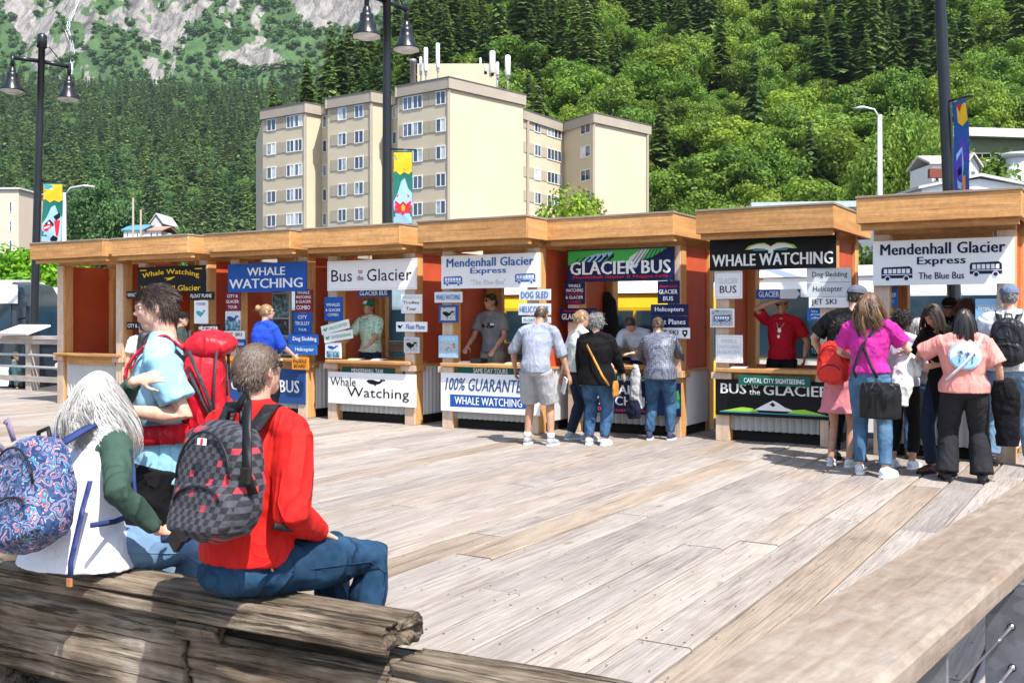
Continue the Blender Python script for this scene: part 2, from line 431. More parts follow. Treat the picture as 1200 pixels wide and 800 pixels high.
M_BRF = foliage('far shrub leaves', (.05, .115, .038), (.105, .215, .062), (.17, .30, .08), .3)
M_LIME = foliage('lime leaves', (.12, .20, .01), (.24, .36, .02), (.38, .48, .04), .3)
M_BARK = simple('bark', (.09, .07, .055), .9, var=.3, bstr=.6, bscale=20, bdist=.02)
def nmesh(name, co, tri, tint, mats, mi=None, smooth=False):
    me = bpy.data.meshes.new(name); k = tri.shape[1]
    me.vertices.add(len(co)); me.vertices.foreach_set('co', np.asarray(co, np.float32).ravel())
    me.loops.add(tri.size); me.loops.foreach_set('vertex_index', tri.astype(np.int32).ravel())
    me.polygons.add(len(tri)); me.polygons.foreach_set('loop_start', np.arange(0, tri.size, k, dtype=np.int32)); me.polygons.foreach_set('loop_total', np.full(len(tri), k, np.int32))
    for m in mats: me.materials.append(m)
    if mi is not None: me.polygons.foreach_set('material_index', mi.astype(np.int32))
    if smooth: me.polygons.foreach_set('use_smooth', np.ones(len(tri), bool))
    a = me.attributes.new('tint', 'FLOAT', 'POINT'); a.data.foreach_set('value', np.asarray(tint, np.float32))
    me.update(); return me
def conifer_arrays(seed, levels=24, br=8, H=1.0, spread=.17, fine=True):
    """unit-high conifer: whorls of drooping fronds, each a bent kite with side sprays"""
    g_ = np.random.default_rng(seed); co = []; fc = []; ti = []
    for i in range(levels):
        t = (i+.5)/levels; z = .06+.93*t; rad = spread*(1-t)**.8*(1+.0*t)+.012
        rad *= g_.uniform(.75, 1.15)
        for b in range(br):
            a = 2*math.pi*(b/br)+g_.uniform(-.45, .45)+i*.8; r_ = rad*g_.uniform(.6, 1.2); w = .016+.028*(1-t)
            w *= g_.uniform(.7, 1.3); dz = -r_*g_.uniform(.15, .6); zz = z+g_.uniform(-.018, .018)
            d = np.array([math.cos(a), math.sin(a), 0]); s = np.array([-math.sin(a), math.cos(a), 0])
            tb = g_.uniform(0, 1); o_ = len(co)
            up = np.array([0, 0, 1.0])
            co += [d*r_*.1+up*(zz+.012), d*r_*.6+s*w+up*(zz+dz*.35-.006), d*r_*.6-s*w+up*(zz+dz*.35-.006), d*r_+up*(zz+dz)]
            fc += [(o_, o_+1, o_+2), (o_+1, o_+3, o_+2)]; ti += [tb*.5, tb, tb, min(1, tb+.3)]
            if fine:
                for q in (-1, 1):
                    o_ = len(co); e = d*r_*.5+up*(zz+dz*.3); aa = a+q*g_.uniform(.45, .9); dd = np.array([math.cos(aa), math.sin(aa), 0]); rl = r_*g_.uniform(.35, .6)
                    nn = np.array([-dd[1], dd[0], 0])*w*.6
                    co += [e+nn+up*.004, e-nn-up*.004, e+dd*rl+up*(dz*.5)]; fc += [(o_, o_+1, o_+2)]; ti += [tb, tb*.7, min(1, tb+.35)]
    n0 = len(fc); k = 6
    o_ = len(co)
    for zz, rr in ((0, .012), (.95, .001)):
        for j in range(k): co.append(np.array([rr*math.cos(j*2*math.pi/k), rr*math.sin(j*2*math.pi/k), zz])); ti.append(.2)
    for j in range(k):
        fc += [(o_+j, o_+(j+1) % k, o_+k+j), (o_+(j+1) % k, o_+k+(j+1) % k, o_+k+j)]
    mi = np.zeros(len(fc), int); mi[n0:] = 1
    return np.array(co)*H, np.array(fc), np.array(ti), mi
def broad_arrays(seed, clumps=28, leaves=330, R_=.42, leaf=.026, trunk=True):
    """unit-high broadleaf: clumps of many small leaf faces spread through an uneven crown"""
    g_ = np.random.default_rng(seed); co = []; ti = []
    for c in range(clumps):
        while True:
            p = g_.uniform(-1, 1, 3)
            if .25 < np.linalg.norm(p) < 1: break
        p = p*np.array([R_*.8, R_*.8, .32])+np.array([0, 0, .62]); cr = g_.uniform(.10, .19)*(R_/.42)
        n = leaves; d = g_.normal(size=(n, 3)); d /= np.linalg.norm(d, axis=1)[:, None]
        rr = cr*g_.uniform(.55, 1.08, n)[:, None]; q = p+d*rr*np.array([1, 1, .8])
        tb = g_.uniform(.1, .8)
        a = g_.normal(size=(n, 3)); a -= d*(a*d).sum(1)[:, None]*.6; a /= np.linalg.norm(a, axis=1)[:, None]
        b = np.cross(d+g_.normal(size=(n, 3))*.5, a); b /= np.linalg.norm(b, axis=1)[:, None]
        s = leaf*g_.uniform(.6, 1.4, n)[:, None]
        quad = np.stack([q-a*s*.7, q+b*s*.45, q+a*s*.8, q-b*s*.45], 1); co.append(quad.reshape(-1, 3))
        ti.append(np.repeat(np.clip(tb+g_.uniform(-.25, .25, n), 0, 1), 4))
    co = np.concatenate(co); ti = np.concatenate(ti); fc = np.arange(len(co)).reshape(-1, 4); mi = np.zeros(len(fc), int)
    if trunk:
        m = MB(); m.tube([(0, 0, 0), (.01, 0, .3), (0, .01, .62)], [.03, .022, .01], n=6)
        for j in range(6):
            a = j*1.05+g_.uniform(-.3, .3); z = g_.uniform(.25, .5)
            m.tube([(0, 0, z), (math.cos(a)*.12, math.sin(a)*.12, z+.12), (math.cos(a)*.25, math.sin(a)*.25, z+.28)], [.014, .009, .004], n=5)
        tf = [f for f in m.f if len(f) == 4]; o_ = len(co)
        co = np.concatenate([co, np.array(m.v)]); ti = np.concatenate([ti, np.full(len(m.v), .2)])
        fc = np.concatenate([fc, np.array(tf)+o_]); mi = np.concatenate([mi, np.ones(len(tf), int)])
    return co, fc, ti, mi
def scatter(arrs, pos, hs, name, mats, label, seed=5, flatten=0.0):
    """many trees standing on points: one object"""
    g_ = np.random.default_rng(seed); cl = bpy.data.collections.new(name+' kinds')
    for k, a in enumerate(arrs):
        me = nmesh(name+' kind', a[0], a[1], a[2], mats, a[3]); cl.objects.link(bpy.data.objects.new('kind%d' % k, me))
    n = len(pos); me = bpy.data.meshes.new(name); me.vertices.add(n); me.vertices.foreach_set('co', np.asarray([p[:3] for p in pos], np.float32).ravel())
    for nm, ty, v in (('h', 'FLOAT', np.asarray(hs, np.float32)), ('w', 'FLOAT', (np.asarray(hs)*g_.uniform(.8, 1.35, n)).astype(np.float32)), ('a', 'FLOAT', g_.uniform(0, 6.28, n).astype(np.float32))):
        at_ = me.attributes.new(nm, ty, 'POINT'); at_.data.foreach_set('value', v)
    o = bpy.data.objects.new(name, me); link(o)
    ng = bpy.data.node_groups.new(name+' nodes', 'GeometryNodeTree'); ng.interface.new_socket('Geometry', in_out='INPUT', socket_type='NodeSocketGeometry'); ng.interface.new_socket('Geometry', in_out='OUTPUT', socket_type='NodeSocketGeometry')
    nn = ng.nodes.new; gi, go = nn('NodeGroupInput'), nn('NodeGroupOutput'); ip = nn('GeometryNodeInstanceOnPoints'); ci = nn('GeometryNodeCollectionInfo'); ci.inputs['Collection'].default_value = cl; ci.inputs['Separate Children'].default_value = True
    def na(x): q = nn('GeometryNodeInputNamedAttribute'); q.data_type = 'FLOAT'; q.inputs['Name'].default_value = x; return q.outputs['Attribute']
    cs, cr = nn('ShaderNodeCombineXYZ'), nn('ShaderNodeCombineXYZ'); w, h, a = na('w'), na('h'), na('a')
    ng.links.new(w, cs.inputs[0]); ng.links.new(w, cs.inputs[1]); ng.links.new(h, cs.inputs[2]); ng.links.new(a, cr.inputs[2])
    e2r = nn('FunctionNodeEulerToRotation'); ng.links.new(cr.outputs[0], e2r.inputs[0])
    ri = nn('FunctionNodeRandomValue'); ri.data_type = 'INT'; ri.inputs[5].default_value = len(arrs)-1
    ng.links.new(gi.outputs[0], ip.inputs['Points']); ng.links.new(ci.outputs[0], ip.inputs['Instance']); ip.inputs['Pick Instance'].default_value = True
    ng.links.new(ri.outputs[2], ip.inputs['Instance Index']); ng.links.new(e2r.outputs[0], ip.inputs['Rotation']); ng.links.new(cs.outputs[0], ip.inputs['Scale']); ng.links.new(ip.outputs[0], go.inputs[0])
    md = o.modifiers.new('trees', 'NODES'); md.node_group = ng; tag(o, label, kind='stuff'); return o
def sample(n, p0, p1, y0, y1, mind, seed, ok=None, tries=12):
    """points with a least spacing, even over the ground"""
    g_ = np.random.default_rng(seed); out = []; cell = {}
    for _ in range(n*tries):
        Y = math.sqrt(g_.uniform(y0*y0, y1*y1)); p = g_.uniform(p0, p1); X = (p-600)/1200*Y
        md = mind(p, Y) if callable(mind) else mind
        k = (int(X//10), int(Y//10)); bad = False
        for i in range(-1, 2):
            for j in range(-1, 2):
                for q in cell.get((k[0]+i, k[1]+j), ()):
                    if (q[0]-X)**2+(q[1]-Y)**2 < md*md: bad = True; break
                if bad: break
            if bad: break
        if bad or (ok and not ok(p, X, Y)): continue
        cell.setdefault(k, []).append((X, Y)); out.append((X, Y, p))
        if len(out) >= n: break
    return out
# near hill
def ok_near(p, X, Y):
    z = float(hill(X, Y)); e = np.interp(p, E1P, E1E)
    if z < 1.0: return False
    y0 = np.interp(p, Y0P, Y0Y); yc = .6*y0/max(.6-e, .02)
    if Y > yc+14: return False
    return (z-1.6)/Y < .345
pts = sample(2600, 318, 1255, 120, 420, lambda p, Y: 4.3, 3, ok_near, tries=20)
con, brd = [], []
def is_broad(p, X, Y):
    py = 372-1200*(float(hill(X, Y))-1.6)/Y
    nz = float(fbm(X/26, Y/26, 3, 55))
    if p > 735: return (py-120 - (1000-p)*.12) + (nz-.5)*420 > 0 or (p > 860 and py > 60 and nz > .45)
    if p > 470: return (py-190)/200+(nz-.5)*3.4 > .30 or nz > .66
    return nz > .66
for X, Y, p in pts:
    b = is_broad(p, X, Y) != (rnd.random() < .09); z = float(hill(X, Y)); (brd if b else con).append((X, Y, z-.4, p))
con.sort(key=lambda t: t[1]); brd.sort(key=lambda t: t[1])
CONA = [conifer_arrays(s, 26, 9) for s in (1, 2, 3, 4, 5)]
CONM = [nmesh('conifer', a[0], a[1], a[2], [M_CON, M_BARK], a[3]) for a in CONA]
BRDA = [broad_arrays(s) for s in (11, 12, 13, 14)]
BRDM = [nmesh('broadleaf_tree', a[0], a[1], a[2], [M_BRD, M_BARK], a[3]) for a in BRDA]
def plant(me, name, X, Y, z, h, w, lab, grp):
    o = bpy.data.objects.new(name, me); o.location = (X, Y, z); o.rotation_euler = (rnd.uniform(-.03, .03), rnd.uniform(-.03, .03), rnd.uniform(0, 6.28)); o.scale = (h*w, h*w, h); link(o)
    tag(o, lab, 'tree', grp); return o
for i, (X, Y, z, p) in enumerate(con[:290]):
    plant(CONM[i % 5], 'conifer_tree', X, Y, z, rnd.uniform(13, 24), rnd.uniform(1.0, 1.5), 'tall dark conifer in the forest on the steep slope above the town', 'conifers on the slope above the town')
for i, (X, Y, z, p) in enumerate(brd[:290]):
    plant(BRDM[i % 4], 'leafy_tree', X, Y, z, rnd.uniform(5.5, 14), rnd.uniform(.8, 1.4), 'bright green broadleaf tree in the woods on the steep slope above the town', 'broadleaf trees on the slope above the town')
if con[290:]:
    CL = CONA
    scatter(CL, [t[:3] for t in con[290:]], [rnd.uniform(13, 24) for _ in con[290:]], 'upper_conifer_forest', [M_CON, M_BARK], 'dense conifer forest on the upper slope')
if brd[290:]:
    BL = BRDA
    scatter(BL, [t[:3] for t in brd[290:]], [rnd.uniform(5.5, 14) for _ in brd[290:]], 'upper_leafy_woods', [M_BRD, M_BARK], 'bright broadleaf woods on the upper slope')
# undergrowth between the trunks
und = sample(1800, 300, 1255, 118, 400, 3.5, 8, ok_near)
UA = [broad_arrays(s, 8, 90, leaf=.07, trunk=False) for s in (31, 32, 33)]
scatter(UA, [(X, Y, float(hill(X, Y))-1.2) for X, Y, p in und], [rnd.uniform(3, 6) for _ in und], 'undergrowth', [M_BRD, M_BARK], 'green undergrowth between the hillside trees')
# far forest
def ok_far(p, X, Y):
    return (p < 330+(Y-430)*.20)
fp = sample(4200, -70, 490, 430, 1165, 8.0, 4, ok_far)
FA = [conifer_arrays(s, 19, 8, spread=.19) for s in (21, 22, 23, 24)]
FA = [(a[0]*np.array([1.15, 1.15, 1]), a[1], a[2], a[3]) for a in FA]
scatter(FA, [(X, Y, float(hill(X, Y))-1) for X, Y, p in fp], [rnd.choice([rnd.uniform(15, 27), rnd.uniform(24, 38)]) for _ in fp], 'far_conifer_forest', [M_CONF, M_BARK], 'far conifer forest below the cliffs')
# shrubs and small trees on the green parts of the cliffs
idx = np.argwhere((~GROCK) & (GY > 1140) & (GY < 2150) & (GP > -80) & (GP < 560))
sel = idx[rng.choice(len(idx), 6500, replace=False)]
SA = [broad_arrays(s, 7, 45, R_=.5, leaf=.11, trunk=False) for s in (41, 42, 43)]
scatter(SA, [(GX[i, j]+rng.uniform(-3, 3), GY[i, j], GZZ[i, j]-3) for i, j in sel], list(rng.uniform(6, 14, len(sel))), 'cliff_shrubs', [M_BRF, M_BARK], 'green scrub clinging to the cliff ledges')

# broadleaf patches among the far conifers
bp = [q for q in sample(1600, -70, 470, 430, 1150, 12, 14, ok_far) if float(fbm(q[0]/60, q[1]/60, 3, 77)) > .52]
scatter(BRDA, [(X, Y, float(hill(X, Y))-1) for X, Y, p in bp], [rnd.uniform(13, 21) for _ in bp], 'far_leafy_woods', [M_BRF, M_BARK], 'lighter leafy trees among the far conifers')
# ------------------------------------------------------------------ boardwalk
M_DECK = wood('weathered deck', [(.27, (.125, .10, .082)), (.42, (.26, .222, .19)), (.55, (.345, .305, .265)), (.76, (.425, .39, .35))], axis=1, gs=75, ga=.03, mott=.06, rand=31, rough=.85, bstr=.55,
              tone=[(0, (1, 1, 1)), (.22, (.93, .93, .96)), (.42, (1.04, 1.03, 1.02)), (.60, (.93, .88, .84)), (.74, (.90, .81, .71)), (.79, (1, .99, .97)), (.91, (.94, .87, .80))], dark=(.105, .08, .065), tonevar=.20, cracks=.5, ringa=.16)
M_DARK = simple('dark underside', (.02, .018, .016), .95)
deck = empty('boardwalk', (0, 0, 0), RZ); tag(deck, kind='structure', label='weathered plank boardwalk')
boxpart('joist_layer', M_DARK, deck, -24.5, 9.0, -3.0, 14.1, -.62, -.062)
pr = random.Random(3); PW = .302
planks = []
for i in range(-80, 30):
    b = -3.0 + pr.uniform(-2.5, 0)
    while b < 14.1:
        ln = pr.choice([3.0, 3.6, 4.2, 4.8, 5.4, 6.1]); b0, b1 = max(b, -3.0), min(b+ln, 14.1); b += ln
        if b1-b0 > .15: planks.append((i*PW, b0, b1))
def vis(a, b0, b1):
    best = 0
    for t in np.linspace(b0, b1, 9):
        w = U*(a+.15)+V*t
        if w.y < 2: continue
        px, py = 600+1200*w.x/w.y, 372+1920/w.y
        if -12 < px < 1215 and py < 812: best += (b1-b0)/9*PW/w.y**3
    return best
pv = sorted([(vis(*p), p) for p in planks], reverse=True)
def plank_mesh(m, x0, x1, y0, y1, z, th=.055, c=.009, wav=0):
    xs = [(x0, z-th), (x0, z-c), (x0+c, z), (x1-c, z), (x1, z-c), (x1, z-th)]
    vs = [(x, y, zz) for y in (y0, y1) for x, zz in xs]
    m.add(vs, [(0, 1, 7, 6), (1, 2, 8, 7), (2, 3, 9, 8), (3, 4, 10, 9), (4, 5, 11, 10), (0, 5, 4, 3, 2, 1), (6, 7, 8, 9, 10, 11)], False)
rest = MB()
for k, (s_, (a, b0, b1)) in enumerate(pv):
    dz = pr.uniform(-.004, .003); g_ = pr.uniform(.004, .0095)
    if k < 292 and s_ > 0:
        m = MB(); L_ = b1-b0; plank_mesh(m, g_-PW/2, PW/2-g_, -L_/2+.003, L_/2-.003, 0)
        o = m.obj('plank', M_DECK, deck, (a+PW/2, (b0+b1)/2, dz), (pr.uniform(-.0006, .0006), pr.uniform(-.006, .006), pr.uniform(-.0007, .0007)), fix=False)
    else:
        plank_mesh(rest, a+g_, a+PW-g_, b0+.003, b1-.003, dz)
o = rest.obj('outlying_planks', M_DECK, deck); o['kind'] = 'stuff'
nails = MB()
M_NAIL = simple('rusty nail', (.07, .05, .04), .7, .5)
for (s_, (a, b0, b1)) in pv[:200]:
    if s_ <= 0: continue
    t = b0+.06
    js = [b0+.05, b1-.05]+[q*.61 for q in range(-4, 24) if b0+.15 < q*.61 < b1-.15]
    for q in js:
        for dx in (.06, .24):
            x, y = a+dx+pr.uniform(-.015, .015), q+pr.uniform(-.02, .02); r_ = .0065
            n6 = [(x+r_*math.cos(j*math.pi/3), y+r_*math.sin(j*math.pi/3), .0055) for j in range(6)]
            nails.add(n6, [(0, 1, 2, 3, 4, 5)], False)
o = nails.obj('nail_heads', M_NAIL, deck); o['kind'] = 'stuff'
# ------------------------------------------------------------------ big weathered curb timbers
M_TIMB = newmat('old grey timber')
def _timb(m):
    v = coords(m, scale=(.06, 1, 1)); v2 = coords(m, scale=(.03, 1, 1)); v3 = coords(m)
    g_ = noi(m, v, 40, 8, .72, .6); ck = noi(m, v2, 26, 7, .7, .3); big = noi(m, v3, 2.3, 4)
    r = ramp(m, [(.30, (.026, .018, .012)), (.42, (.12, .09, .062)), (.53, (.28, .225, .165)), (.68, (.50, .45, .38))]); L(m, mth(m, 'ADD', mth(m, 'MULTIPLY', g_, .6), mth(m, 'MULTIPLY', big, .4)), r.inputs[0])
    geo = N(m, 'ShaderNodeNewGeometry'); sp = N(m, 'ShaderNodeSeparateXYZ'); L(m, geo.outputs['Normal'], sp.inputs[0])
    up = ramp(m, [(.35, (.62, .60, .58)), (.85, (1.15, 1.12, 1.08))]); L(m, big, up.inputs[0])
    c = mixc(m, .8, r.outputs[0], up.outputs[0], 'MULTIPLY')
    cr = ramp(m, [(.555, (0, 0, 0)), (.62, (1, 1, 1))]); L(m, ck, cr.inputs[0])
    c = mixc(m, mth(m, 'MULTIPLY', cr.outputs[0], .85), c, (.022, .018, .014))
    mo = ramp(m, [(.58, (0, 0, 0)), (.68, (1, 1, 1))]); L(m, noi(m, coords(m, loc=(4, 2, 1)), 3.1, 5, .7), mo.inputs[0])
    c = mixc(m, mth(m, 'MULTIPLY', mo.outputs[0], .45), c, (.20, .13, .08))
    setc(m, c); bsdf(m).inputs['Roughness'].default_value = .9; bsdf(m).inputs['Specular IOR Level'].default_value = .2
    bump(m, mth(m, 'SUBTRACT', g_, mth(m, 'MULTIPLY', cr.outputs[0], .8)), .9, .02)
_timb(M_TIMB)
TD = Vector((.884, -.468, 0)).normalized(); TRZ = math.atan2(TD.y, TD.x)
def timber(name, x0, x1, y0, y1, z0, z1, parent, seed, amp=.012, break_end=0.0, taper0=None, round_=.02, label=None):
    """long squared timber, its faces eroded and split along the grain"""
    nx, na = max(20, int((x1-x0)/.018)), 0
    cx, cz = (y0+y1)/2, (z0+z1)/2; hy, hz = (y1-y0)/2, (z1-z0)/2
    prof = []
    steps = 16
    for s_, (ya, za, yb, zb) in enumerate([(-1, -1, -1, 1), (-1, 1, 1, 1), (1, 1, 1, -1), (1, -1, -1, -1)]):
        for q in range(steps):
            t = q/steps; prof.append((ya+(yb-ya)*t, za+(zb-za)*t))
    k = len(prof); vs = []; rn = random.Random(seed); o_ = rn.uniform(0, 50)
    for i in range(nx+1):
        x = x0+(x1-x0)*i/nx
        for (a, b) in prof:
            y = a*hy; z = b*hz
            r_ = max(abs(a), abs(b)); corner = min(abs(a), abs(b))
            y -= math.copysign(1, a)*round_*max(0, corner-.75)*3*abs(a); z -= math.copysign(1, b)*round_*max(0, corner-.75)*3*abs(b)
            n1 = noise.fractal(Vector((x*1.3+o_, y*9, z*9)), 1, 2, 5); n2 = noise.fractal(Vector((x*.7+o_, y*30, z*30)), 1, 2, 4)
            d = amp*(n1*1.0)-amp*1.5*max(0, n2-.12)*2.2
            L_ = math.hypot(y, z) or 1
            y += y/L_*d; z += z/L_*d
            xx = x
            if i > nx-14 and break_end:
                f = (i-(nx-14))/14; xx = x-f*break_end*(.55+.9*noise.noise(Vector((y*14+o_, z*14, 3)))+(1 if (abs(a) < .5 and b > -.4) else 0)*.35)
            if i < 14 and break_end:
                f = 1-i/14; xx = x+f*break_end*(.5+.9*noise.noise(Vector((y*14+o_, z*14, 7))))
            vs.append((xx, cx+y, cz+z))
    fs = [(i*k+j, i*k+(j+1) % k, (i+1)*k+(j+1) % k, (i+1)*k+j) for i in range(nx) for j in range(k)]
    # end faces as fans with an eroded heart
    for i, sg in ((0, -1), (nx, 1)):
        ring = [vs[i*k+j] for j in range(k)]; c0 = (sum(p[0] for p in ring)/k, cx, cz); prev = list(range(i*k, i*k+k))
        for f in (.75, .5, .25):
            o2 = len(vs)
            for j in range(k):
                p = ring[j]; n1 = noise.noise(Vector((p[1]*18*f+o_, p[2]*18*f, 5)))
                vs.append((c0[0]+(p[0]-c0[0])*f-sg*break_end*.8*(1-f)*(.6+n1), c0[1]+(p[1]-c0[1])*f, c0[2]+(p[2]-c0[2])*f))
            for j in range(k): fs.append((prev[j], prev[(j+1) % k], o2+(j+1) % k, o2+j))
            prev = list(range(o2, o2+k))
        o2 = len(vs); vs.append((c0[0]-sg*break_end*.6, cx, cz)); fs += [(prev[j], prev[(j+1) % k], o2) for j in range(k)]
    m = MB(); m.add(vs, fs, False)
    o = m.obj(name, M_TIMB, parent); 
    me = o.data
    for p in me.polygons: p.use_smooth = True
    if label: o['label'] = label
    return o
# frame: origin at near top corner of the top timber's right end, x along TD
TO = Vector((-.41, 3.28, 0))
curb = empty('curb_timbers', TO, TRZ); tag(curb, 'stack of old grey split timbers the two people sit on at the lower left', 'timber curb')
timber('top_timber', -4.6, .03, .0, .255, .505, .60, curb, 1, amp=.010, break_end=.07, round_=.018, label='split grey seat timber with a broken hollow end')
timber('lower_timber', -4.8, -.90, .035, .30, .16, .49, curb, 2, amp=.016, break_end=.03)
timber('lower_timber', -.92, .02, .05, .30, .17, .455, curb, 3, amp=.022, break_end=.05)
timber('lower_timber', -.03, 2.2, .02, .27, .18, .475, curb, 4, amp=.014, break_end=.05, round_=.05, label='reddish brown log running out to the right')
timber('support_block', -3.3, -2.0, .06, .3, .0, .17, curb, 5, amp=.012, break_end=.03)
timber('support_block', -1.55, -.2, .06, .3, .0, .18, curb, 6, amp=.012, break_end=.03)
timber('foot_ledge', -3.9, -.36, .36, .80, .0, .17, curb, 12, amp=.01, label='low timber ledge their feet rest on')
timber('spacer_block', -2.9, -2.2, .08, .25, .47, .515, curb, 8, amp=.004)
timber('spacer_block', -.95, -.72, .02, .16, .42, .49, curb, 7, amp=.016, break_end=.03, label='worn rounded chunk wedged under the seat timber')
# ------------------------------------------------------------------ foreground railing on the right
M_CAP = wood('railing cap wood', [(.3, (.15, .105, .075)), (.45, (.225, .17, .128)), (.58, (.275, .225, .18)), (.75, (.36, .32, .28))], axis=0, gs=30, ga=.16, mott=.20, ringa=.08, rand=3, rough=.8, bstr=.3, dark=(.14, .10, .07), tonevar=.0, cracks=.3)
M_GALV = newmat('galvanised steel')
def _g(m):
    v = coords(m); vo = N(m, 'ShaderNodeTexVoronoi'); vo.inputs['Scale'].default_value = 38; L(m, v, vo.inputs['Vector'])
    r = ramp(m, [(.2, (.13, .145, .165)), (.5, (.20, .22, .245)), (.8, (.31, .33, .355))]); L(m, mth(m, 'ADD', mth(m, 'MULTIPLY', vo.outputs['Color'], .3), mth(m, 'MULTIPLY', noi(m, v, 9, 6, .7), .7)), r.inputs[0]); setc(m, r.outputs[0])
    bsdf(m).inputs['Metallic'].default_value = .55; bsdf(m).inputs['Roughness'].default_value = .5; bump(m, noi(m, v, 60, 4), .15, .002)
_g(M_GALV)
M_STEEL = simple('stainless steel', (.55, .55, .56), .3, .9, bstr=.05)
RD = Vector((.607, .794, 0)).normalized(); RRZ = math.atan2(RD.y, RD.x)
RO = on_z(1032, 800, 1.07); RO.z = 0      # outer edge of the cap, x along the rail, +y towards the deck
rail = empty('cable_railing', RO, RRZ); tag(rail, 'steel and cable railing with a broad grey brown wooden cap at the lower right', 'railing')
def _cap(m):
    nx = 60
    prof = [(0.0, 1.022), (0, 1.058), (.012, 1.07), (.223, 1.07), (.235, 1.058), (.235, 1.022)]
    vs = []
    for i in range(nx+1):
        x = -1.3+i*(9.3/nx)
        for (y, z) in prof: vs.append((x-3.35, y+.002*noise.noise(Vector((x*3, y*9, z))), z-1.046+.0015*noise.noise(Vector((x*5, y*7, z*3)))))
    k = 6; fs = [(i*k+j, i*k+(j+1) % k, (i+1)*k+(j+1) % k, (i+1)*k+j) for i in range(nx) for j in range(k)]+[tuple(range(k)), tuple(nx*k+j for j in reversed(range(k)))]
    m.add(vs, fs, False)
part('cap_board', M_CAP, rail, _cap, loc=(3.35, 0, 1.046))
def plate(x, ya, yb):
    p = boxpart('post_plate', M_GALV, rail, x-.006, x+.006, ya, yb, -.6, 1.016, bevel=.002)
    return p
# plate positions read from where their edges leave the cap
def rail_x(px, py):      # where the ray meets the vertical plane of the cap's outer edge
    r = ray(px, py); d = Vector((r.x, r.y, 0)); nrm = Vector((-RD.y, RD.x, 0)); t = RO.dot(nrm)/d.dot(nrm); return (d*t-RO).dot(RD), CAM_H+r.z*t
x1, _ = rail_x(1108, 740); x2, _ = rail_x(1156, 700)
x1, x2 = .481, .968
plate(x1, .03, .21)
plate(x2, -.012, .074); 
for q in range(1, 5): plate(x2+q*1.35, -.10, .10)
pl = [x1, x2]
boxpart('side_rail', M_GALV, rail, x1+.006, x2-.006, .12, .13, .955, 1.015)
for i, (px, py) in enumerate([(1184, 690), (1186, 733), (1187, 781), (1189, 830)]):
    # cable through the far plate, stretched back past the near one
    r = ray(px, py); o0 = Vector((0, 0, CAM_H)); pn = RD; tt = (RO+RD*x2).dot(pn)/Vector((r.x, r.y, 0)).dot(pn); w = o0+r*tt
    lx = (w-RO).dot(RD); ly = (w-RO).dot(Vector((-RD.y, RD.x, 0))); lz = w.z
    def _c(m, ly=ly, lz=lz, lx=lx):
        m.tube([(-1.2, ly, lz), (lx-.12, ly, lz)], .0024, n=6)
    part('cable', M_STEEL, rail, _c)
    def _t(m, ly=ly, lz=lz, lx=lx):
        m.tube([(lx-.135, ly, lz), (lx-.118, ly, lz), (lx-.116, ly, lz), (lx-.03, ly, lz), (lx-.028, ly, lz), (lx+.02, ly, lz)], [.0022, .004, .0033, .0033, .0042, .003], n=8)
        m.lathe([(.006, -.010), (.006, -.006), (.004, -.004)], (lx, ly, lz), 12, 'x')
    part('turnbuckle', M_STEEL, rail, _t)
    part('grommet', simple('black rubber', (.02, .02, .02), .6), rail, lambda m, ly=ly, lz=lz, lx=lx: m.lathe([(.0085, -.0085), (.0085, -.0062)], (lx, ly, lz), 14, 'x'))
# ------------------------------------------------------------------ back railing, far left
M_GREYW = wood('grey railing timber', [(.25, (.22, .19, .16)), (.5, (.42, .37, .32)), (.75, (.58, .53, .48))], axis=0, rand=9)
M_GREYV = wood('grey railing post', [(.25, (.25, .2, .16)), (.5, (.46, .38, .31)), (.75, (.6, .53, .46))], axis=2, rand=9)
M_WHITE = paint('white paint', (.78, .78, .77)); M_PIPE = simple('galvanised pipe', (.62, .63, .64), .4, .3, bstr=.05)
br_ = empty('back_railing', (0, 0, 0), RZ); tag(br_, 'grey wooden railing with pipe rails along the deck edge at the far left', 'railing')
bl = on_z(38, 457); b_l = bl.x*V.x+bl.y*V.y; a_l = bl.x*U.x+bl.y*U.y
for k in range(-1, 7):
    boxpart('post', M_GREYV, br_, a_l+k*2.35-.1, a_l+k*2.35+.1, b_l-.1, b_l+.1, 0, 1.13)
boxpart('cap_rail', M_GREYW, br_, a_l-3.2, a_l+15.5, b_l-.16, b_l+.16, 1.13, 1.20)
boxpart('top_rail', M_GREYW, br_, a_l-3.2, a_l+15.5, b_l-.13, b_l-.105, 1.02, 1.13)
for z in (.78, .52):
    part('pipe_rail', M_PIPE, br_, lambda m, z=z: m.tube([(a_l-3.2, b_l-.12, z), (a_l+15.5, b_l-.12, z)], .028, n=8))
boxpart('bottom_rail', M_GREYW, br_, a_l-3.2, a_l+15.5, b_l-.13, b_l-.1, .2, .32)
for (ax, wd) in ((a_l-.75, 1.5), (a_l+1.75, 1.5)):
    t = empty('slanted_board', U*(ax+.4)+V*(b_l-.05)+Vector((0, 0, 1.19)), RZ)
    tag(t, 'white slanted information panel on the back railing, '+('left of' if ax < a_l else 'right of')+' the railing post', 'panel', 'white panels on the back railing')
    o = boxpart('panel', M_WHITE, t, -wd/2+.3, wd/2-.1, -.30, .30, .12, .16); o.rotation_euler.x = R(18)
    boxpart('bracket', M_PIPE, t, -.05, .25, -.04, .04, .0, .14)
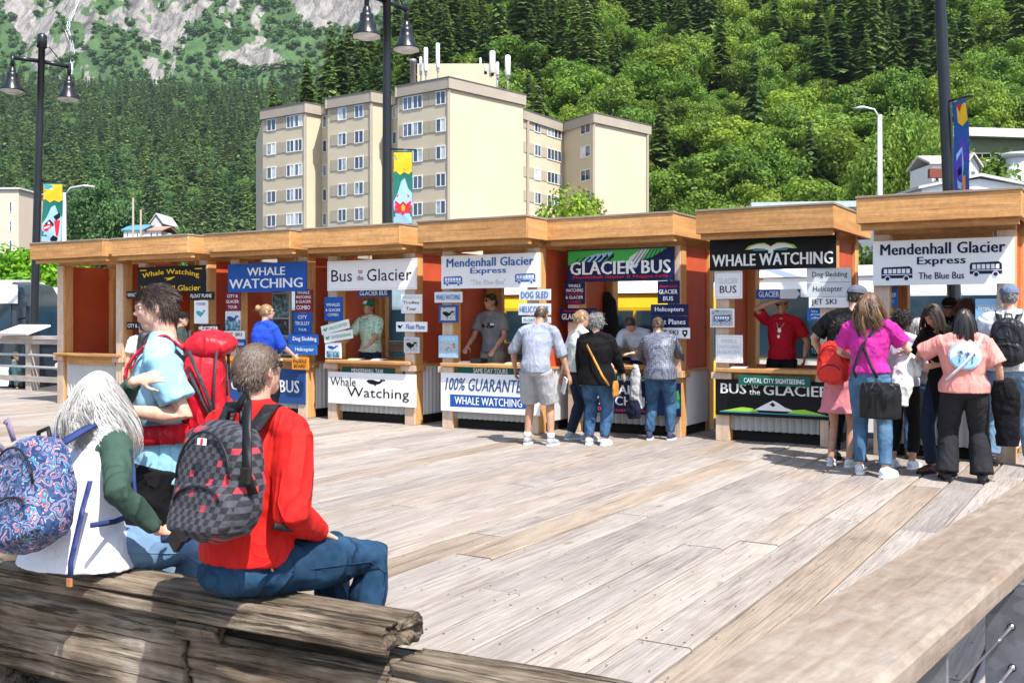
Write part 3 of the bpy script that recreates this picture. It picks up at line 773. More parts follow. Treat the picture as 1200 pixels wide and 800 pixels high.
# ------------------------------------------------------------------ kiosks
OR = [(.2, (.46, .21, .065)), (.45, (.62, .32, .11)), (.62, (.72, .42, .17)), (.85, (.80, .55, .28))]
OR2 = [(.2, (.33, .15, .055)), (.45, (.50, .25, .088)), (.62, (.62, .345, .135)), (.85, (.74, .48, .23))]
M_BX = wood('stained timber across', OR2, axis=0, rand=13, rough=.65, bstr=.3, cracks=.45, dark=(.15, .07, .03), tonevar=.30, gs=22, ga=.05, mott=.20)
M_BY = wood('stained timber deep', OR2, axis=1, rand=13, rough=.6, bstr=.15, cracks=.12, dark=(.26, .11, .04), tonevar=.15)
M_BZ = wood('stained timber upright', OR, axis=2, rand=17, rough=.65, bstr=.3, cracks=.4, dark=(.30, .15, .07), tonevar=.3, gs=22, ga=.05, mott=.14)
M_ROOFW = wood('weathered roof edge', [(.3, (.16, .12, .09)), (.6, (.34, .27, .21)), (.8, (.46, .39, .32))], axis=0, rand=9, bstr=.4)
M_RED = simple('red stained panel', (.50, .085, .032), .55, var=.14, vscale=2.5, bstr=.1)
M_CORR = simple('white corrugated sheet', (.54, .54, .53), .4, .1, var=.05, vscale=2, bstr=.03)
M_CHAIN = simple('chain steel', (.45, .45, .47), .4, .8)
M_ROOFY = wood('weathered roof edge deep', [(.3, (.16, .12, .09)), (.6, (.34, .27, .21)), (.8, (.46, .39, .32))], axis=1, rand=9, bstr=.4)
M_POLY = newmat('light fill roof sheet')  # translucency added to the unseen roof sheet to brighten the kiosk interiors
def _poly(m):
    b = bsdf(m); b.inputs['Base Color'].default_value = (.72, .73, .72, 1); b.inputs['Roughness'].default_value = .35
    tr = N(m, 'ShaderNodeBsdfTranslucent'); tr.inputs[0].default_value = (.75, .76, .74, 1); mx = N(m, 'ShaderNodeMixShader'); mx.inputs[0].default_value = .45
    L(m, b.outputs[0], mx.inputs[1]); L(m, tr.outputs[0], mx.inputs[2]); L(m, mx.outputs[0], m.node_tree.nodes['Material Output'].inputs[0])
_poly(M_POLY)
M_PALE = wood('pale facing board', [(.2, (.42, .29, .20)), (.45, (.56, .42, .31)), (.62, (.64, .51, .40)), (.85, (.70, .59, .49))], axis=2, rand=17, rough=.8, bstr=.3, cracks=.35, dark=(.30, .17, .10), tonevar=.2, gs=22, ga=.05, mott=.12)  # paler than the stained posts, used on their front faces only
ROOF_B, ROOF_T = 2.66, 2.94
def corrugated(m, L_, z0, z1, pitch=.088, amp=.034, plane='x'):
    n = int(L_/pitch)*4; vs = []
    for i in range(n+1):
        t = i/n*L_; w = amp*[0, 1, 0, -1][i % 4]*(1 if i % 4 in (1, 3) else 0)
        for z in (z0, z1): vs.append((t, w, z) if plane == 'x' else (w, t, z))
    m.add(vs, [(2*i, 2*i+2, 2*i+3, 2*i+1) for i in range(n)], False)
BOOTHS = {}
PS = .19
BTAB = {  # px left of front-left post, py of its foot, width, roof px left/right (None: from the posts)
    1: (68, 472, 1.87), 2: (163.5, 478, 1.72), 3: (271, 484, 1.70), 4: (385, 491, 1.70), 5: (519, 500.4, 1.62), 6: (666, 504.2, 1.70), 7: (839, 515, 1.54), 8: (1023.5, 532.2, 1.50)}
BLAB = {1: 'empty timber kiosk with a bare red back panel, leftmost of the row',
        2: 'timber kiosk with a black and yellow whale watching sign, behind the young man in blue',
        3: 'timber kiosk with the blue whale watching sign and maroon posters',
        4: 'timber kiosk with the white Bus to the Glacier sign, leafy shirt vendor inside',
        5: 'timber kiosk with a light blue Express sign, grey tee vendor inside',
        6: 'timber kiosk with the green and navy Glacier Bus sign and a yellow bus behind it',
        7: 'timber kiosk with the big black whale watching banner and the vendor in red',
        8: 'timber kiosk at the right end with the crowd queueing at its counter'}
# --- reading positions in a kiosk's own frame
def kloc(n_, px, py, y):
    bo, w = BOOTHS[n_]; o0 = bo.location; r = ray(px, py)
    # plane: points with (p-o0).V = y
    t = (o0.dot(V)+y)/Vector((r.x, r.y, 0)).dot(V); p = Vector((0, 0, CAM_H))+r*t
    return (p-o0).dot(U), p.z
D = 1.25
for n_, (px, py, w) in BTAB.items():
    o0 = on_z(px, py); bo = empty('kiosk', (o0.x, o0.y, 0), RZ); tag(bo, BLAB[n_], 'kiosk', 'timber ticket kiosks along the boardwalk'); BOOTHS[n_] = (bo, w)
    br2 = random.Random(n_)
    for (x, y, nm) in ((0, 0, 1), (w-PS, 0, 1), (0, D-PS, 0), (w-PS, D-PS, 0)):
        boxpart('post', M_BZ, bo, x, x+PS, y, y+PS, 0, ROOF_B-.1, bevel=.006)
        if nm:
            boxpart('post_facing', M_PALE, bo, x+.006, x+PS-.006, -.020, -.001, .0, .798); boxpart('post_facing', M_PALE, bo, x+.006, x+PS-.006, -.020, -.001, .892, ROOF_B-.1)
            boxpart('collar_facing', M_PALE, bo, x-.04, x+PS+.04, -.068, -.051, .803, .887)   # block round the post at counter height
            boxpart('post_collar', M_BX, bo, x-.045, x+PS+.045, y-.05, y+PS+.03, .80, .89, bevel=.006)
    # roof: beams, fascia boards, deck
    x0, x1, y0, y1 = -.08, w+.10, -.52, D+.30
    boxpart('front_fascia', M_BX, bo, x0, x1, y0, y0+.05, ROOF_B, ROOF_T, bevel=.005)
    boxpart('back_fascia', M_BX, bo, x0, x1, y1-.05, y1, ROOF_B, ROOF_T)
    boxpart('side_fascia', M_BY, bo, x0, x0+.05, y0+.052, y1-.052, ROOF_B+.001, ROOF_T-.001)
    boxpart('side_fascia', M_BY, bo, x1-.05, x1, y0+.052, y1-.052, ROOF_B+.001, ROOF_T-.001, bevel=.004)
    for (ax, bx, ay, by) in ((x0-.01, x1+.01, y0-.012, y0+.13), (x0-.01, x1+.01, y1-.13, y1+.01)): boxpart('roof_edge_board', M_ROOFW, bo, ax, bx, ay, by, ROOF_T, ROOF_T+.028, bevel=.004)
    for (ax, bx) in ((x0-.01, x0+.13), (x1-.13, x1+.01)): boxpart('roof_edge_board', M_ROOFY, bo, ax, bx, y0+.132, y1-.132, ROOF_T, ROOF_T+.027)
    boxpart('roof_sheet', M_POLY, bo, x0+.055, x1-.055, y0+.055, y1-.055, ROOF_T-.05, ROOF_T-.003)
    boxpart('front_beam', M_BX, bo, x0+.03, x1-.03, y0+.10, y0+.18, ROOF_B-.07, ROOF_B-.002)
    boxpart('header_beam', M_BX, bo, 0, w, .02, PS-.02, ROOF_B-.098, ROOF_B+.06)
    boxpart('back_header', M_BX, bo, 0, w, D-PS+.02, D-.02, ROOF_B-.098, ROOF_B+.06)
    for x in (PS/2, w/2, w-PS/2): boxpart('rafter', M_BY, bo, x-.045, x+.045, y0+.185, y1-.06, ROOF_B+.065, ROOF_B+.20)
    # counter and lower front
    boxpart('counter', M_BX, bo, PS*.2, w-PS*.2, -.13, .34, .895, .945, bevel=.006)
    boxpart('apron', M_BX, bo, PS+.047, w-PS-.047, .0, .05, .74, .893)
    part('corrugated_front', M_CORR, bo, lambda m: corrugated(m, w-2*PS, .14, .739), loc=(PS, .05, 0))
    part('corrugated_side', M_CORR, bo, lambda m: corrugated(m, D-2*PS, .14, .90, plane='y'), loc=(w-.03, PS, 0))
    part('corrugated_side', M_CORR, bo, lambda m: corrugated(m, D-2*PS, .14, .90, plane='y'), loc=(.03, PS, 0))
    part('corrugated_back', M_CORR, bo, lambda m: corrugated(m, w-2*PS, .14, .90), loc=(PS, D-.06, 0))
    boxpart('floor_skid', M_DARK, bo, .06, w-.06, .12, D-.12, .0, .12)
    boxpart('side_panel', M_RED, bo, w-.075, w-.04, PS, D-PS, .905, ROOF_B-.10)
    boxpart('side_panel', M_RED, bo, .04, .075, PS, D-PS, .905, ROOF_B-.10)
    boxpart('side_sill', M_BY, bo, w-.10, w+.01, PS+.002, D-PS-.002, .87, .903)
    if n_ == 1:
        boxpart('back_panel', M_RED, bo, PS, w-PS, D-.10, D-.065, .905, 2.42)
    elif n_ in (2,):
        boxpart('back_panel', M_RED, bo, PS, w-PS, D-.10, D-.065, .905, 2.46)
    else:
        xm = kloc(n_, {3: 322, 4: 447, 5: 582, 6: 713, 7: 872, 8: 1050}[n_], 400, D-.08)[0]
        if xm > PS+.12: boxpart('back_panel', M_RED, bo, PS, xm, D-.10, D-.065, .905, 2.46)
        boxpart('stud', M_BZ, bo, xm, xm+.12, D-.13, D-.04, .905, ROOF_B-.10)
        boxpart('back_rail', M_BX, bo, xm+.12, w-PS, D-.12, D-.03, .87, .95)
INK = {}
def ink(c):
    if c not in INK:
        pal = dict(white=(.80, .80, .79), black=(.006, .006, .007), navy=(.008, .014, .065), blue=(.012, .085, .36), blue2=(.02, .13, .42), maroon=(.20, .012, .035), green=(.008, .12, .085), dgreen=(.012, .07, .05),
                   yellow=(.85, .52, .02), red=(.62, .02, .03), orange=(.75, .27, .03), grey=(.55, .57, .58), lblue=(.30, .55, .75), dkblue=(.02, .07, .22), lime=(.33, .62, .05), gold=(.75, .55, .1), pgreen=(.06, .42, .08), teal=(.05, .35, .42), pale=(.62, .66, .68), pink=(.70, .05, .10))
        INK[c] = simple('print '+c, pal[c], .5, var=.03, bstr=.0)
    return INK[c]
def boxcopy(): pass
SIGNS = []
def sign(n_, px0, py0, px1, py1, col, label, lines=(), y=-.06, th=.02, rot=0.0, chain=False, border=None, extra=None, name='sign', grp=None):
    """a board at its place in kiosk n_; py0/py1 are the top and bottom at the board's middle"""
    bo, w = BOOTHS[n_]
    xa, _ = kloc(n_, px0, 0, y); xb, _ = kloc(n_, px1, 0, y); xm, zt = kloc(n_, (px0+px1)/2, py0, y); _, zb = kloc(n_, (px0+px1)/2, py1, y)
    W, H = xb-xa, zt-zb
    s = empty(name, bo.location+U*((xa+xb)/2)+V*y+Vector((0, 0, (zt+zb)/2)), RZ); s.rotation_euler = (0, rot, RZ)
    if rot: W *= 1.0
    tag(s, label, 'sign', grp)
    boxpart('board', ink(col), s, -W/2, W/2, -th/2, th/2, -H/2, H/2, bevel=.002)
    fy = -th/2-.0015
    if border:
        b = .02*max(1, H*2); g_ = .02*max(1, H*2)*.35
        def _b(m):
            for (ax, bx, az, bz) in ((-W/2+b, W/2-b, H/2-b-g_, H/2-b), (-W/2+b, W/2-b, -H/2+b, -H/2+b+g_), (-W/2+b, -W/2+b+g_, -H/2+b, H/2-b), (W/2-b-g_, W/2-b, -H/2+b, H/2-b)):
                m.add([(ax, fy, az), (bx, fy, az), (bx, fy, bz), (ax, fy, bz)], [(0, 1, 2, 3)])
        part('border', ink(border), s, _b)
    for ln in lines:
        t, cx, cz, ww, hh, c = ln[:6]; kw = ln[6] if len(ln) > 6 else {}
        lettering(s, t, (cx-.5)*W, (.5-cz)*H, ww*W, hh*H, ink(c), y=fy-.0015, **{**kw, **({'arc': kw['arc']*H} if 'arc' in kw else {})})
    if extra: extra(s, W, H, fy)
    if chain:
        top = ROOF_B-.10
        for cx in (-W*.36, W*.36):
            part('chain', M_CHAIN, s, lambda m: [m.tube([(cx+(.004 if k % 2 else -.004), 0, H/2+k*.022), (cx-(.004 if k % 2 else -.004), 0, H/2+(k+1)*.022)], .005, n=5) for k in range(max(1, int(max(.05, (top-(zt)))/.022)))])
    SIGNS.append(s); return s
def flat(s, col, pts, fy, name='emblem', off=.001):
    """flat printed shape; pts in board metres"""
    m = MB(); m.add([(x, fy-off, z) for x, z in pts], [tuple(range(len(pts)))], False)
    return m.obj(name, ink(col) if isinstance(col, str) else col, s, fix=False)
def blob_pts(cx, cz, rx, rz, n=14, a0=0, a1=360): return [(cx+rx*math.cos(R(a0+(a1-a0)*i/n)), cz+rz*math.sin(R(a0+(a1-a0)*i/n))) for i in range(n+(0 if a1-a0 == 360 else 1))]
def bus_icon(s, cx, cz, w, h, fy, col, win='white', name='bus_emblem'):
    b = [(cx-w/2, cz-h*.32), (cx-w/2, cz+h*.30), (cx-w*.46, cz+h*.45), (cx+w*.40, cz+h*.5), (cx+w*.49, cz+h*.35), (cx+w*.5, cz-h*.32)]
    flat(s, col, b, fy, name)
    for k in range(6):
        x = cx-w*.42+k*w*.145; flat(s, win, [(x, cz+h*.02), (x+w*.11, cz+h*.02), (x+w*.11, cz+h*.33), (x, cz+h*.33)], fy, 'bus_window', .002)
    for k in (-.3, .3):
        flat(s, win, blob_pts(cx+k*w, cz-h*.34, h*.2, h*.2), fy, 'wheel_emblem', .0022); flat(s, col, blob_pts(cx+k*w, cz-h*.34, h*.14, h*.14), fy, 'wheel_emblem', .003)
    flat(s, win, [(cx-w*.48, cz-h*.1), (cx+w*.48, cz-h*.1), (cx+w*.48, cz-h*.05), (cx-w*.48, cz-h*.05)], fy, 'stripe', .002)
def whale(s, cx, cz, w, h, fy, col):
    flat(s, col, [(cx-w*.5, cz+h*.15), (cx-w*.35, cz-h*.2), (cx-w*.05, cz-h*.38), (cx+w*.2, cz-h*.2), (cx+w*.36, cz+h*.2), (cx+w*.5, cz+h*.2), (cx+w*.42, cz+h*.45), (cx+w*.33, cz+h*.36), (cx+w*.22, cz+h*.5), (cx+w*.24, cz+h*.22), (cx+w*.1, cz+h*.12), (cx-w*.15, cz+h*.33), (cx-w*.4, cz+h*.32)], fy, 'whale_emblem', .002)
    flat(s, col, [(cx-w*.15, cz-h*.2), (cx-w*.02, cz-h*.55), (cx+w*.03, cz-h*.25)], fy, 'whale_emblem', .0024)
def photo_print(kind):
    key = 'photo '+kind
    if key in MATS: return MATS[key]
    m = newmat(key); v = coords(m); n_ = noi(m, v, 14, 5, .6, .4); cs = {'sea': [(.35, (.02, .05, .08)), (.5, (.10, .26, .33)), (.6, (.35, .5, .55)), (.72, (.75, .8, .8))], 'dark': [(.3, (.01, .015, .02)), (.55, (.08, .10, .11)), (.7, (.4, .45, .46))],
        'green': [(.35, (.01, .04, .05)), (.48, (.02, .3, .05)), (.56, (.6, .7, .75)), (.62, (.05, .25, .35)), (.75, (.01, .03, .12))], 'town': [(.35, (.3, .35, .4)), (.5, (.5, .5, .5)), (.62, (.12, .1, .1)), (.8, (.7, .72, .75))]}[kind]
    r = ramp(m, cs); L(m, n_, r.inputs[0]); setc(m, r.outputs[0]); MATS[key] = m; return m
def pic(s, W, H, fy, kind, x0=.08, x1=.92, z0=.08, z1=.92):
    flat(s, photo_print(kind), [((x0-.5)*W, (.5-z1)*H), ((x1-.5)*W, (.5-z1)*H), ((x1-.5)*W, (.5-z0)*H), ((x0-.5)*W, (.5-z0)*H)], fy, 'picture')
B = dict(bold=.02)
# kiosk 2
def _e2(s, W, H, fy):
    flat(s, 'yellow', [(-W*.07, -H*.02), (W*.0, -H*.0), (W*.08, H*.13), (W*.02, H*.10), (-W*.03, H*.08), (-W*.10, H*.08), (-W*.03, H*.03)], fy, 'eagle_emblem')
    for q in (-1, 1): flat(s, 'yellow', [(q*W*.46, H*.40), (q*W*.36, H*.40), (q*W*.36, H*.36), (q*W*.46, H*.36)], fy, 'corner_mark')
sign(2, 161.7, 312, 240.7, 344, 'black', 'black hanging sign with yellow arched Whale Watching and Glacier lettering', [('Whale Watching', .5, .36, .84, .24, 'yellow', dict(bold=.03, arc=.14)), ('Mendenhall Glacier', .5, .80, .88, .20, 'yellow', B)], y=-.05, chain=True, extra=_e2)
sign(2, 222, 342, 251, 351, 'black', 'small black float plane strip on the right post of the second kiosk', [('FLOAT PLANE', .5, .5, .85, .5, 'white', B)], y=-.03)
sign(2, 228, 352, 244, 379, 'white', 'white tours poster with a whale below the float plane strip', [('TOURS', .5, .15, .7, .12, 'blue')], y=-.02, extra=lambda s, W, H, fy: whale(s, 0, -.06*H, W*.7, H*.35, fy, 'teal'))
sign(2, 149, 377, 163, 386, 'black', 'small black city strip left of the second kiosk counter', [('CITY &', .5, .5, .8, .5, 'white', B)], y=-.05)
sign(2, 149, 341, 162, 350, 'black', 'small black whale strip beside the left post of the second kiosk', [('WHALE', .5, .5, .8, .5, 'white', B)], y=-.05)
sign(2, 232, 380, 258, 389, 'black', 'small black strip behind the big red backpack', [('HELICOPTER', .5, .5, .85, .5, 'white', B)], y=-.03)
# kiosk 3
sign(3, 267.5, 308, 359.5, 342, 'blue', 'large blue hanging sign with white whale watching capitals', [('WHALE', .5, .29, .48, .28, 'white', dict(bold=.025)), ('WATCHING', .49, .70, .93, .33, 'white', dict(bold=.025))], y=-.06, chain=True)
sign(3, 264.5, 342.5, 282, 364, 'maroon', 'maroon city and glacier tour poster on the left post of the third kiosk', [('CITY &', .5, .2, .7, .17, 'white', B), ('GLACIER', .5, .5, .85, .17, 'white', B), ('TOUR', .5, .8, .6, .17, 'white', B)], y=-.03)
sign(3, 264.5, 364.5, 282, 387, 'pale', 'photo poster of a whale tail over water, left post of the third kiosk', y=-.03, extra=lambda s, W, H, fy: (pic(s, W, H, fy, 'sea', 0, 1, .45, 1), whale(s, 0, .1*H, W*.8, H*.4, fy, 'dkblue')))
sign(3, 262.5, 387.7, 287, 397, 'white', 'white jet ski strip on the left post of the third kiosk', [('JET SKI', .5, .5, .75, .55, 'black', B)], y=-.05)
sign(3, 266, 397.5, 288, 406.5, 'blue', 'blue float planes strip below the jet ski strip', [('Float Planes', .5, .5, .85, .5, 'white', B)], y=-.045)
sign(3, 346, 339, 366.5, 365.5, 'maroon', 'maroon whale watching and glacier combo poster on the right post of the third kiosk', [('WHALE', .5, .14, .7, .12, 'white', B), ('WATCHING', .5, .34, .85, .12, 'white', B), ('& GLACIER', .5, .54, .85, .12, 'white', B), ('COMBO', .5, .80, .78, .18, 'white', B)], y=-.03)
sign(3, 344.6, 366.5, 365.6, 391, 'blue', 'blue city trolley tour poster below the maroon combo poster', [('CITY', .5, .2, .5, .17, 'white', B), ('TROLLEY', .5, .5, .8, .17, 'white', B), ('TOUR', .5, .8, .45, .12, 'white', B)], y=-.035)
sign(3, 338.6, 391.5, 373, 403.5, 'blue', 'blue dog sledding strip on the right post of the third kiosk', [('Dog Sledding', .56, .5, .8, .5, 'white', B)], y=-.055)
sign(3, 338.6, 404, 371.6, 415.5, 'blue2', 'blue helicopter strip below the dog sledding strip', [('Helicopter', .58, .5, .66, .5, 'white', B)], y=-.055)
sign(3, 342.5, 418.6, 361.7, 433, 'orange', 'small orange paddle board sign hanging by the third kiosk counter', [('PADDLE', .5, .3, .8, .28, 'black', B), ('BOARD', .5, .7, .7, .28, 'black', B)], y=-.16)
sign(3, 262.5, 417.5, 275, 431, 'orange', 'small orange notice peeking out beside the red backpack', [('BIKES', .5, .5, .7, .28, 'black', B)], y=-.16)
sign(3, 265.6, 431.5, 358, 471, 'dkblue', 'dark blue glacier bus board on the front of the third kiosk', [('GLACIER BUS', .5, .5, .86, .36, 'white', dict(bold=.03))], y=-.03)
sign(3, 319, 343, 340, 416, 'pale', 'tall photo poster of ice and sea hanging inside the third kiosk', y=.75, extra=lambda s, W, H, fy: (pic(s, W, H, fy, 'sea', .05, .95, .02, .4), pic(s, W, H, fy, 'dark', .05, .95, .42, .68), pic(s, W, H, fy, 'sea', .05, .95, .70, .98)))
sign(3, 285, 361, 296, 382, 'white', 'white typed notice pinned inside the third kiosk', [('NOTICE', .5, .12, .6, .08, 'black'), ('hours and prices', .5, .4, .8, .05, 'black'), ('ask inside', .5, .6, .7, .05, 'black')], y=.9)
# kiosk 4
SER = dict(bold=.0, space=1.0)
sign(4, 384, 304.5, 488.6, 340, 'white', 'long white hanging sign reading Bus to the Glacier', [('Bus', .17, .5, .24, .40, 'black', SER), ('to', .385, .38, .05, .13, 'maroon'), ('the', .385, .58, .07, .18, 'maroon'), ('Glacier', .705, .5, .49, .40, 'black', SER)], y=-.07, chain=True, border='grey')
sign(4, 419.6, 338.5, 457, 348, 'dkblue', 'small navy glacier bus strip hanging inside above the man in the leafy shirt', [('GLACIER BUS', .5, .5, .86, .55, 'white', B)], y=.05)
sign(4, 380.6, 348, 401.6, 376, 'blue', 'blue whales and glacier combo poster left of the leafy shirt vendor', [('WHALES', .5, .32, .75, .13, 'white', B), ('& GLACIER', .5, .54, .82, .12, 'white', B), ('COMBO', .5, .74, .6, .12, 'white', B)], y=-.05)
sign(4, 376.7, 378, 409.7, 388.5, 'white', 'tilted white helicopter board on the left post of the fourth kiosk', [('HELICOPTER', .62, .5, .66, .34, 'pgreen'), ], y=-.10, rot=R(-12), extra=lambda s, W, H, fy: whale(s, -W*.34, 0, W*.18, H*.5, fy, 'pgreen'))
sign(4, 380, 388.8, 413.6, 399, 'white', 'tilted white dog sledding board below the helicopter board', [('DOGSLEDDING', .62, .5, .68, .34, 'pgreen')], y=-.10, rot=R(-8), extra=lambda s, W, H, fy: whale(s, -W*.36, 0, W*.16, H*.5, fy, 'pgreen'))
sign(4, 381.5, 401, 400, 419.5, 'pale', 'square float plane photo poster at the counter of the leafy shirt vendor', y=-.09, extra=lambda s, W, H, fy: (pic(s, W, H, fy, 'sea', .1, .9, .55, .95), whale(s, 0, .18*H, W*.7, H*.3, fy, 'blue')))
sign(4, 470.6, 345, 494.7, 367, 'white', 'white trolley tour board on the right post of the fourth kiosk', [('Mendenhall', .5, .16, .8, .12, 'grey'), ('Trolley', .5, .45, .8, .2, 'black'), ('Tour', .5, .76, .5, .18, 'black')], y=-.05, border='grey')
sign(4, 464.6, 377, 500.7, 388.6, 'white', 'white float plane strip with a little whale, right of the leafy shirt vendor', [('Float Plane', .64, .5, .60, .5, 'blue')], y=-.07, extra=lambda s, W, H, fy: whale(s, -W*.36, 0, W*.17, H*.5, fy, 'black'))
sign(4, 473.7, 395, 491.7, 413.5, 'grey', 'grey photo of a diving whale on the right post of the fourth kiosk', y=-.05, extra=lambda s, W, H, fy: (pic(s, W, H, fy, 'town', .1, .9, .1, .9), whale(s, 0, 0, W*.7, H*.5, fy, 'black')))
sign(4, 401, 430.5, 462, 438, 'dgreen', 'narrow dark green taxi strip above the white whale board', [('MENDENHALL TAXI', .5, .5, .6, .6, 'white', B)], y=-.02)
sign(4, 385, 437, 487.7, 474.5, 'white', 'white Whale Watching board with a black whale on the fourth kiosk front', [('Whale', .18, .30, .30, .28, 'black', SER), ('Watching', .58, .66, .70, .40, 'black', SER)], y=-.05, extra=lambda s, W, H, fy: whale(s, W*.06, H*.22, W*.22, H*.22, fy, 'black'), chain=False)
sign(4, 404, 341, 414, 356, 'dark' if False else 'grey', 'small framed photo on the red back wall of the fourth kiosk', y=1.1, extra=lambda s, W, H, fy: pic(s, W, H, fy, 'dark'))
sign(4, 416.5, 354, 427, 376, 'white', 'white printed sheet on the red wall beside the leafy shirt vendor', [('TOURS', .5, .12, .6, .08, 'gold'), ('daily', .5, .4, .6, .05, 'gold')], y=1.1)
# kiosk 5
def _e5(s, W, H, fy): bus_icon(s, -W*.375, -H*.27, W*.20, H*.30, fy, 'blue2'); bus_icon(s, W*.36, -H*.24, W*.20, H*.30, fy, 'blue2')
sign(5, 517.6, 298, 633, 337.5, 'white', 'white hanging sign with light blue Express lettering and two light blue buses', [('Mendenhall Glacier', .5, .22, .88, .26, 'blue2', dict(bold=.032)), ('Express', .49, .50, .36, .23, 'blue2', dict(bold=.025)), ('"The Blue Bus"', .49, .82, .36, .17, 'grey')], y=-.07, chain=True, extra=_e5)
sign(5, 509.5, 342, 542, 354.5, 'pale', 'pale blue whale watching strip on the left post of the fifth kiosk', [('WHALE WATCHING', .5, .5, .86, .48, 'blue2', B)], y=-.06)
sign(5, 514.4, 357.5, 537, 377.8, 'dkblue', 'dark framed whale tail photo on the left post of the fifth kiosk', y=-.05, extra=lambda s, W, H, fy: (pic(s, W, H, fy, 'town', .12, .88, .12, .88), whale(s, 0, 0, W*.6, H*.4, fy, 'black')))
sign(5, 514.4, 393, 537, 419, 'lblue', 'blue city photo poster low on the left post of the fifth kiosk', [('CITY &', .5, .14, .7, .14, 'white', B), ('HELICOPTER', .5, .86, .85, .12, 'white', B)], y=-.05, extra=lambda s, W, H, fy: pic(s, W, H, fy, 'town', .05, .95, .3, .72))
sign(5, 608.7, 339, 645.5, 351.8, 'pale', 'pale dog sled strip above the head of the man in grey shorts', [('DOG SLED', .5, .5, .86, .6, 'blue2', dict(bold=.03))], y=-.06)
sign(5, 608, 355.7, 645.5, 369, 'pale', 'pale helicopter strip below the dog sled strip', [('HELICOPTER', .5, .5, .9, .55, 'blue2', dict(bold=.03))], y=-.06)
sign(5, 612, 371.5, 645.5, 378.5, 'pale', 'pale narrow strip lowest of three beside the man in grey shorts', [('FLOAT PLANE', .5, .5, .85, .55, 'blue2', B)], y=-.06)
sign(5, 536, 430, 632, 439.5, 'green', 'green same day tours strip above the guarantee board', [('SAME DAY TOURS', .42, .5, .42, .62, 'white', B)], y=-.02)
def _g5(s, W, H, fy): flat(s, 'blue', [(-W*.40, -H*.38), (W*.38, -H*.34), (W*.38, -H*.06), (-W*.40, -H*.06)], fy, 'blue_band')
sign(5, 517, 438, 633, 484, 'white', 'white board with a 100% guaranteed line over a blue whale watching band', [('100% GUARANTEED', .5, .29, .90, .32, 'dkblue', dict(bold=.02, shear=.25)), ('WHALE WATCHING', .49, .71, .68, .20, 'white', dict(bold=.03))], y=-.05, extra=_g5)
# kiosk 6
def _e6(s, W, H, fy):
    flat(s, 'pgreen', [(-W*.49, H*.02), (-W*.3, H*.12), (W*.1, H*.05), (W*.3, H*.2), (W*.44, H*.46), (-W*.49, H*.46)], fy, 'green_hills')
    flat(s, 'lblue', [(-W*.36, H*.12), (-W*.28, H*.30), (-W*.2, H*.36), (-W*.05, H*.40), (-W*.12, H*.20), (-W*.18, H*.10)], fy, 'glacier_art', .0016)
    flat(s, 'pale', [(W*.05, -H*.10), (W*.10, H*.22), (W*.2, H*.44), (W*.28, H*.44), (W*.2, H*.1), (W*.16, -H*.10)], fy, 'waterfall_art', .0016)
    for k in range(7): flat(s, 'navy', [(-W*.45+k*W*.05, H*.04), (-W*.38+k*W*.055, H*.26+.02*k*H), (-W*.375+k*W*.055, H*.24), (-W*.435+k*W*.05, H*.03)], fy, 'line_art', .0022)
    for k in range(8): flat(s, 'navy', [(W*.1+k*W*.035, H*.0), (W*.2+k*W*.03, H*.45), (W*.206+k*W*.03, H*.44), (W*.11+k*W*.035, H*.0)], fy, 'line_art', .0022)
sign(6, 665, 291, 790.5, 329.5, 'navy', 'navy and green hanging Glacier Bus sign with a red line of small lettering', [('GLACIER BUS', .5, .58, .93, .40, 'white', dict(bold=.05)), ('Mendenhall Glacier & Nugget Falls', .5, .87, .88, .11, 'red', dict(bold=.04))], y=-.07, chain=True, extra=_e6)
sign(6, 662, 331, 685.5, 356.5, 'navy', 'navy combo poster with white and red words on the left post of the sixth kiosk', [('WHALE', .5, .15, .6, .15, 'white', B), ('WATCHING', .5, .36, .86, .15, 'white', B), ('Mendenhall', .5, .52, .8, .08, 'red', B), ('& GLACIER', .5, .68, .86, .14, 'white', B), ('COMBO', .5, .89, .66, .13, 'red', B)], y=-.04)
sign(6, 656, 361, 699, 377, 'navy', 'wide navy glacier bus strip behind the head of the man in the white tee', [('Mendenhall', .3, .2, .35, .14, 'red', B), ('GLACIER BUS', .5, .62, .86, .42, 'white', dict(bold=.03))], y=-.05)
sign(6, 690, 378, 706, 400, 'navy', 'small navy poster behind the curly grey haired woman', [('KAYAK', .5, .3, .7, .2, 'white', B)], y=.2)
sign(6, 770.8, 329, 796.3, 355.5, 'navy', 'square navy glacier bus poster on the right post of the sixth kiosk', [('Mendenhall', .5, .24, .8, .1, 'red', B), ('GLACIER', .5, .48, .85, .19, 'white', dict(bold=.03)), ('BUS', .5, .78, .45, .19, 'white', dict(bold=.03))], y=-.05)
sign(6, 762.9, 356.5, 806.8, 369.5, 'navy', 'navy helicopters strip under the square navy poster', [('Helicopters', .5, .5, .76, .5, 'white', dict(bold=.03))], y=-.07)
sign(6, 762.9, 370.6, 806.8, 383, 'navy', 'navy float planes strip under the helicopters strip', [('Float Planes', .5, .5, .86, .5, 'white', dict(bold=.03))], y=-.07)
sign(6, 766, 384, 808.6, 396.5, 'white', 'white jet ski strip with a black badge on the right post of the sixth kiosk', [('JET SKI', .40, .5, .58, .6, 'black', dict(bold=.02))], y=-.065, extra=lambda s, W, H, fy: (flat(s, 'black', [(W*.30, H*.3), (W*.44, H*.3), (W*.44, -H*.05), (W*.37, -H*.4), (W*.30, -H*.05)], fy, 'badge'), flat(s, 'white', blob_pts(W*.37, H*.05, W*.03, H*.12), fy, 'badge', .002)))
sign(6, 690, 438, 775, 449, 'green', 'green strip reading Princess Juneau above the navy whale board', [('PRINCESS JUNEAU TOURS', .5, .5, .84, .62, 'white', B)], y=-.02)
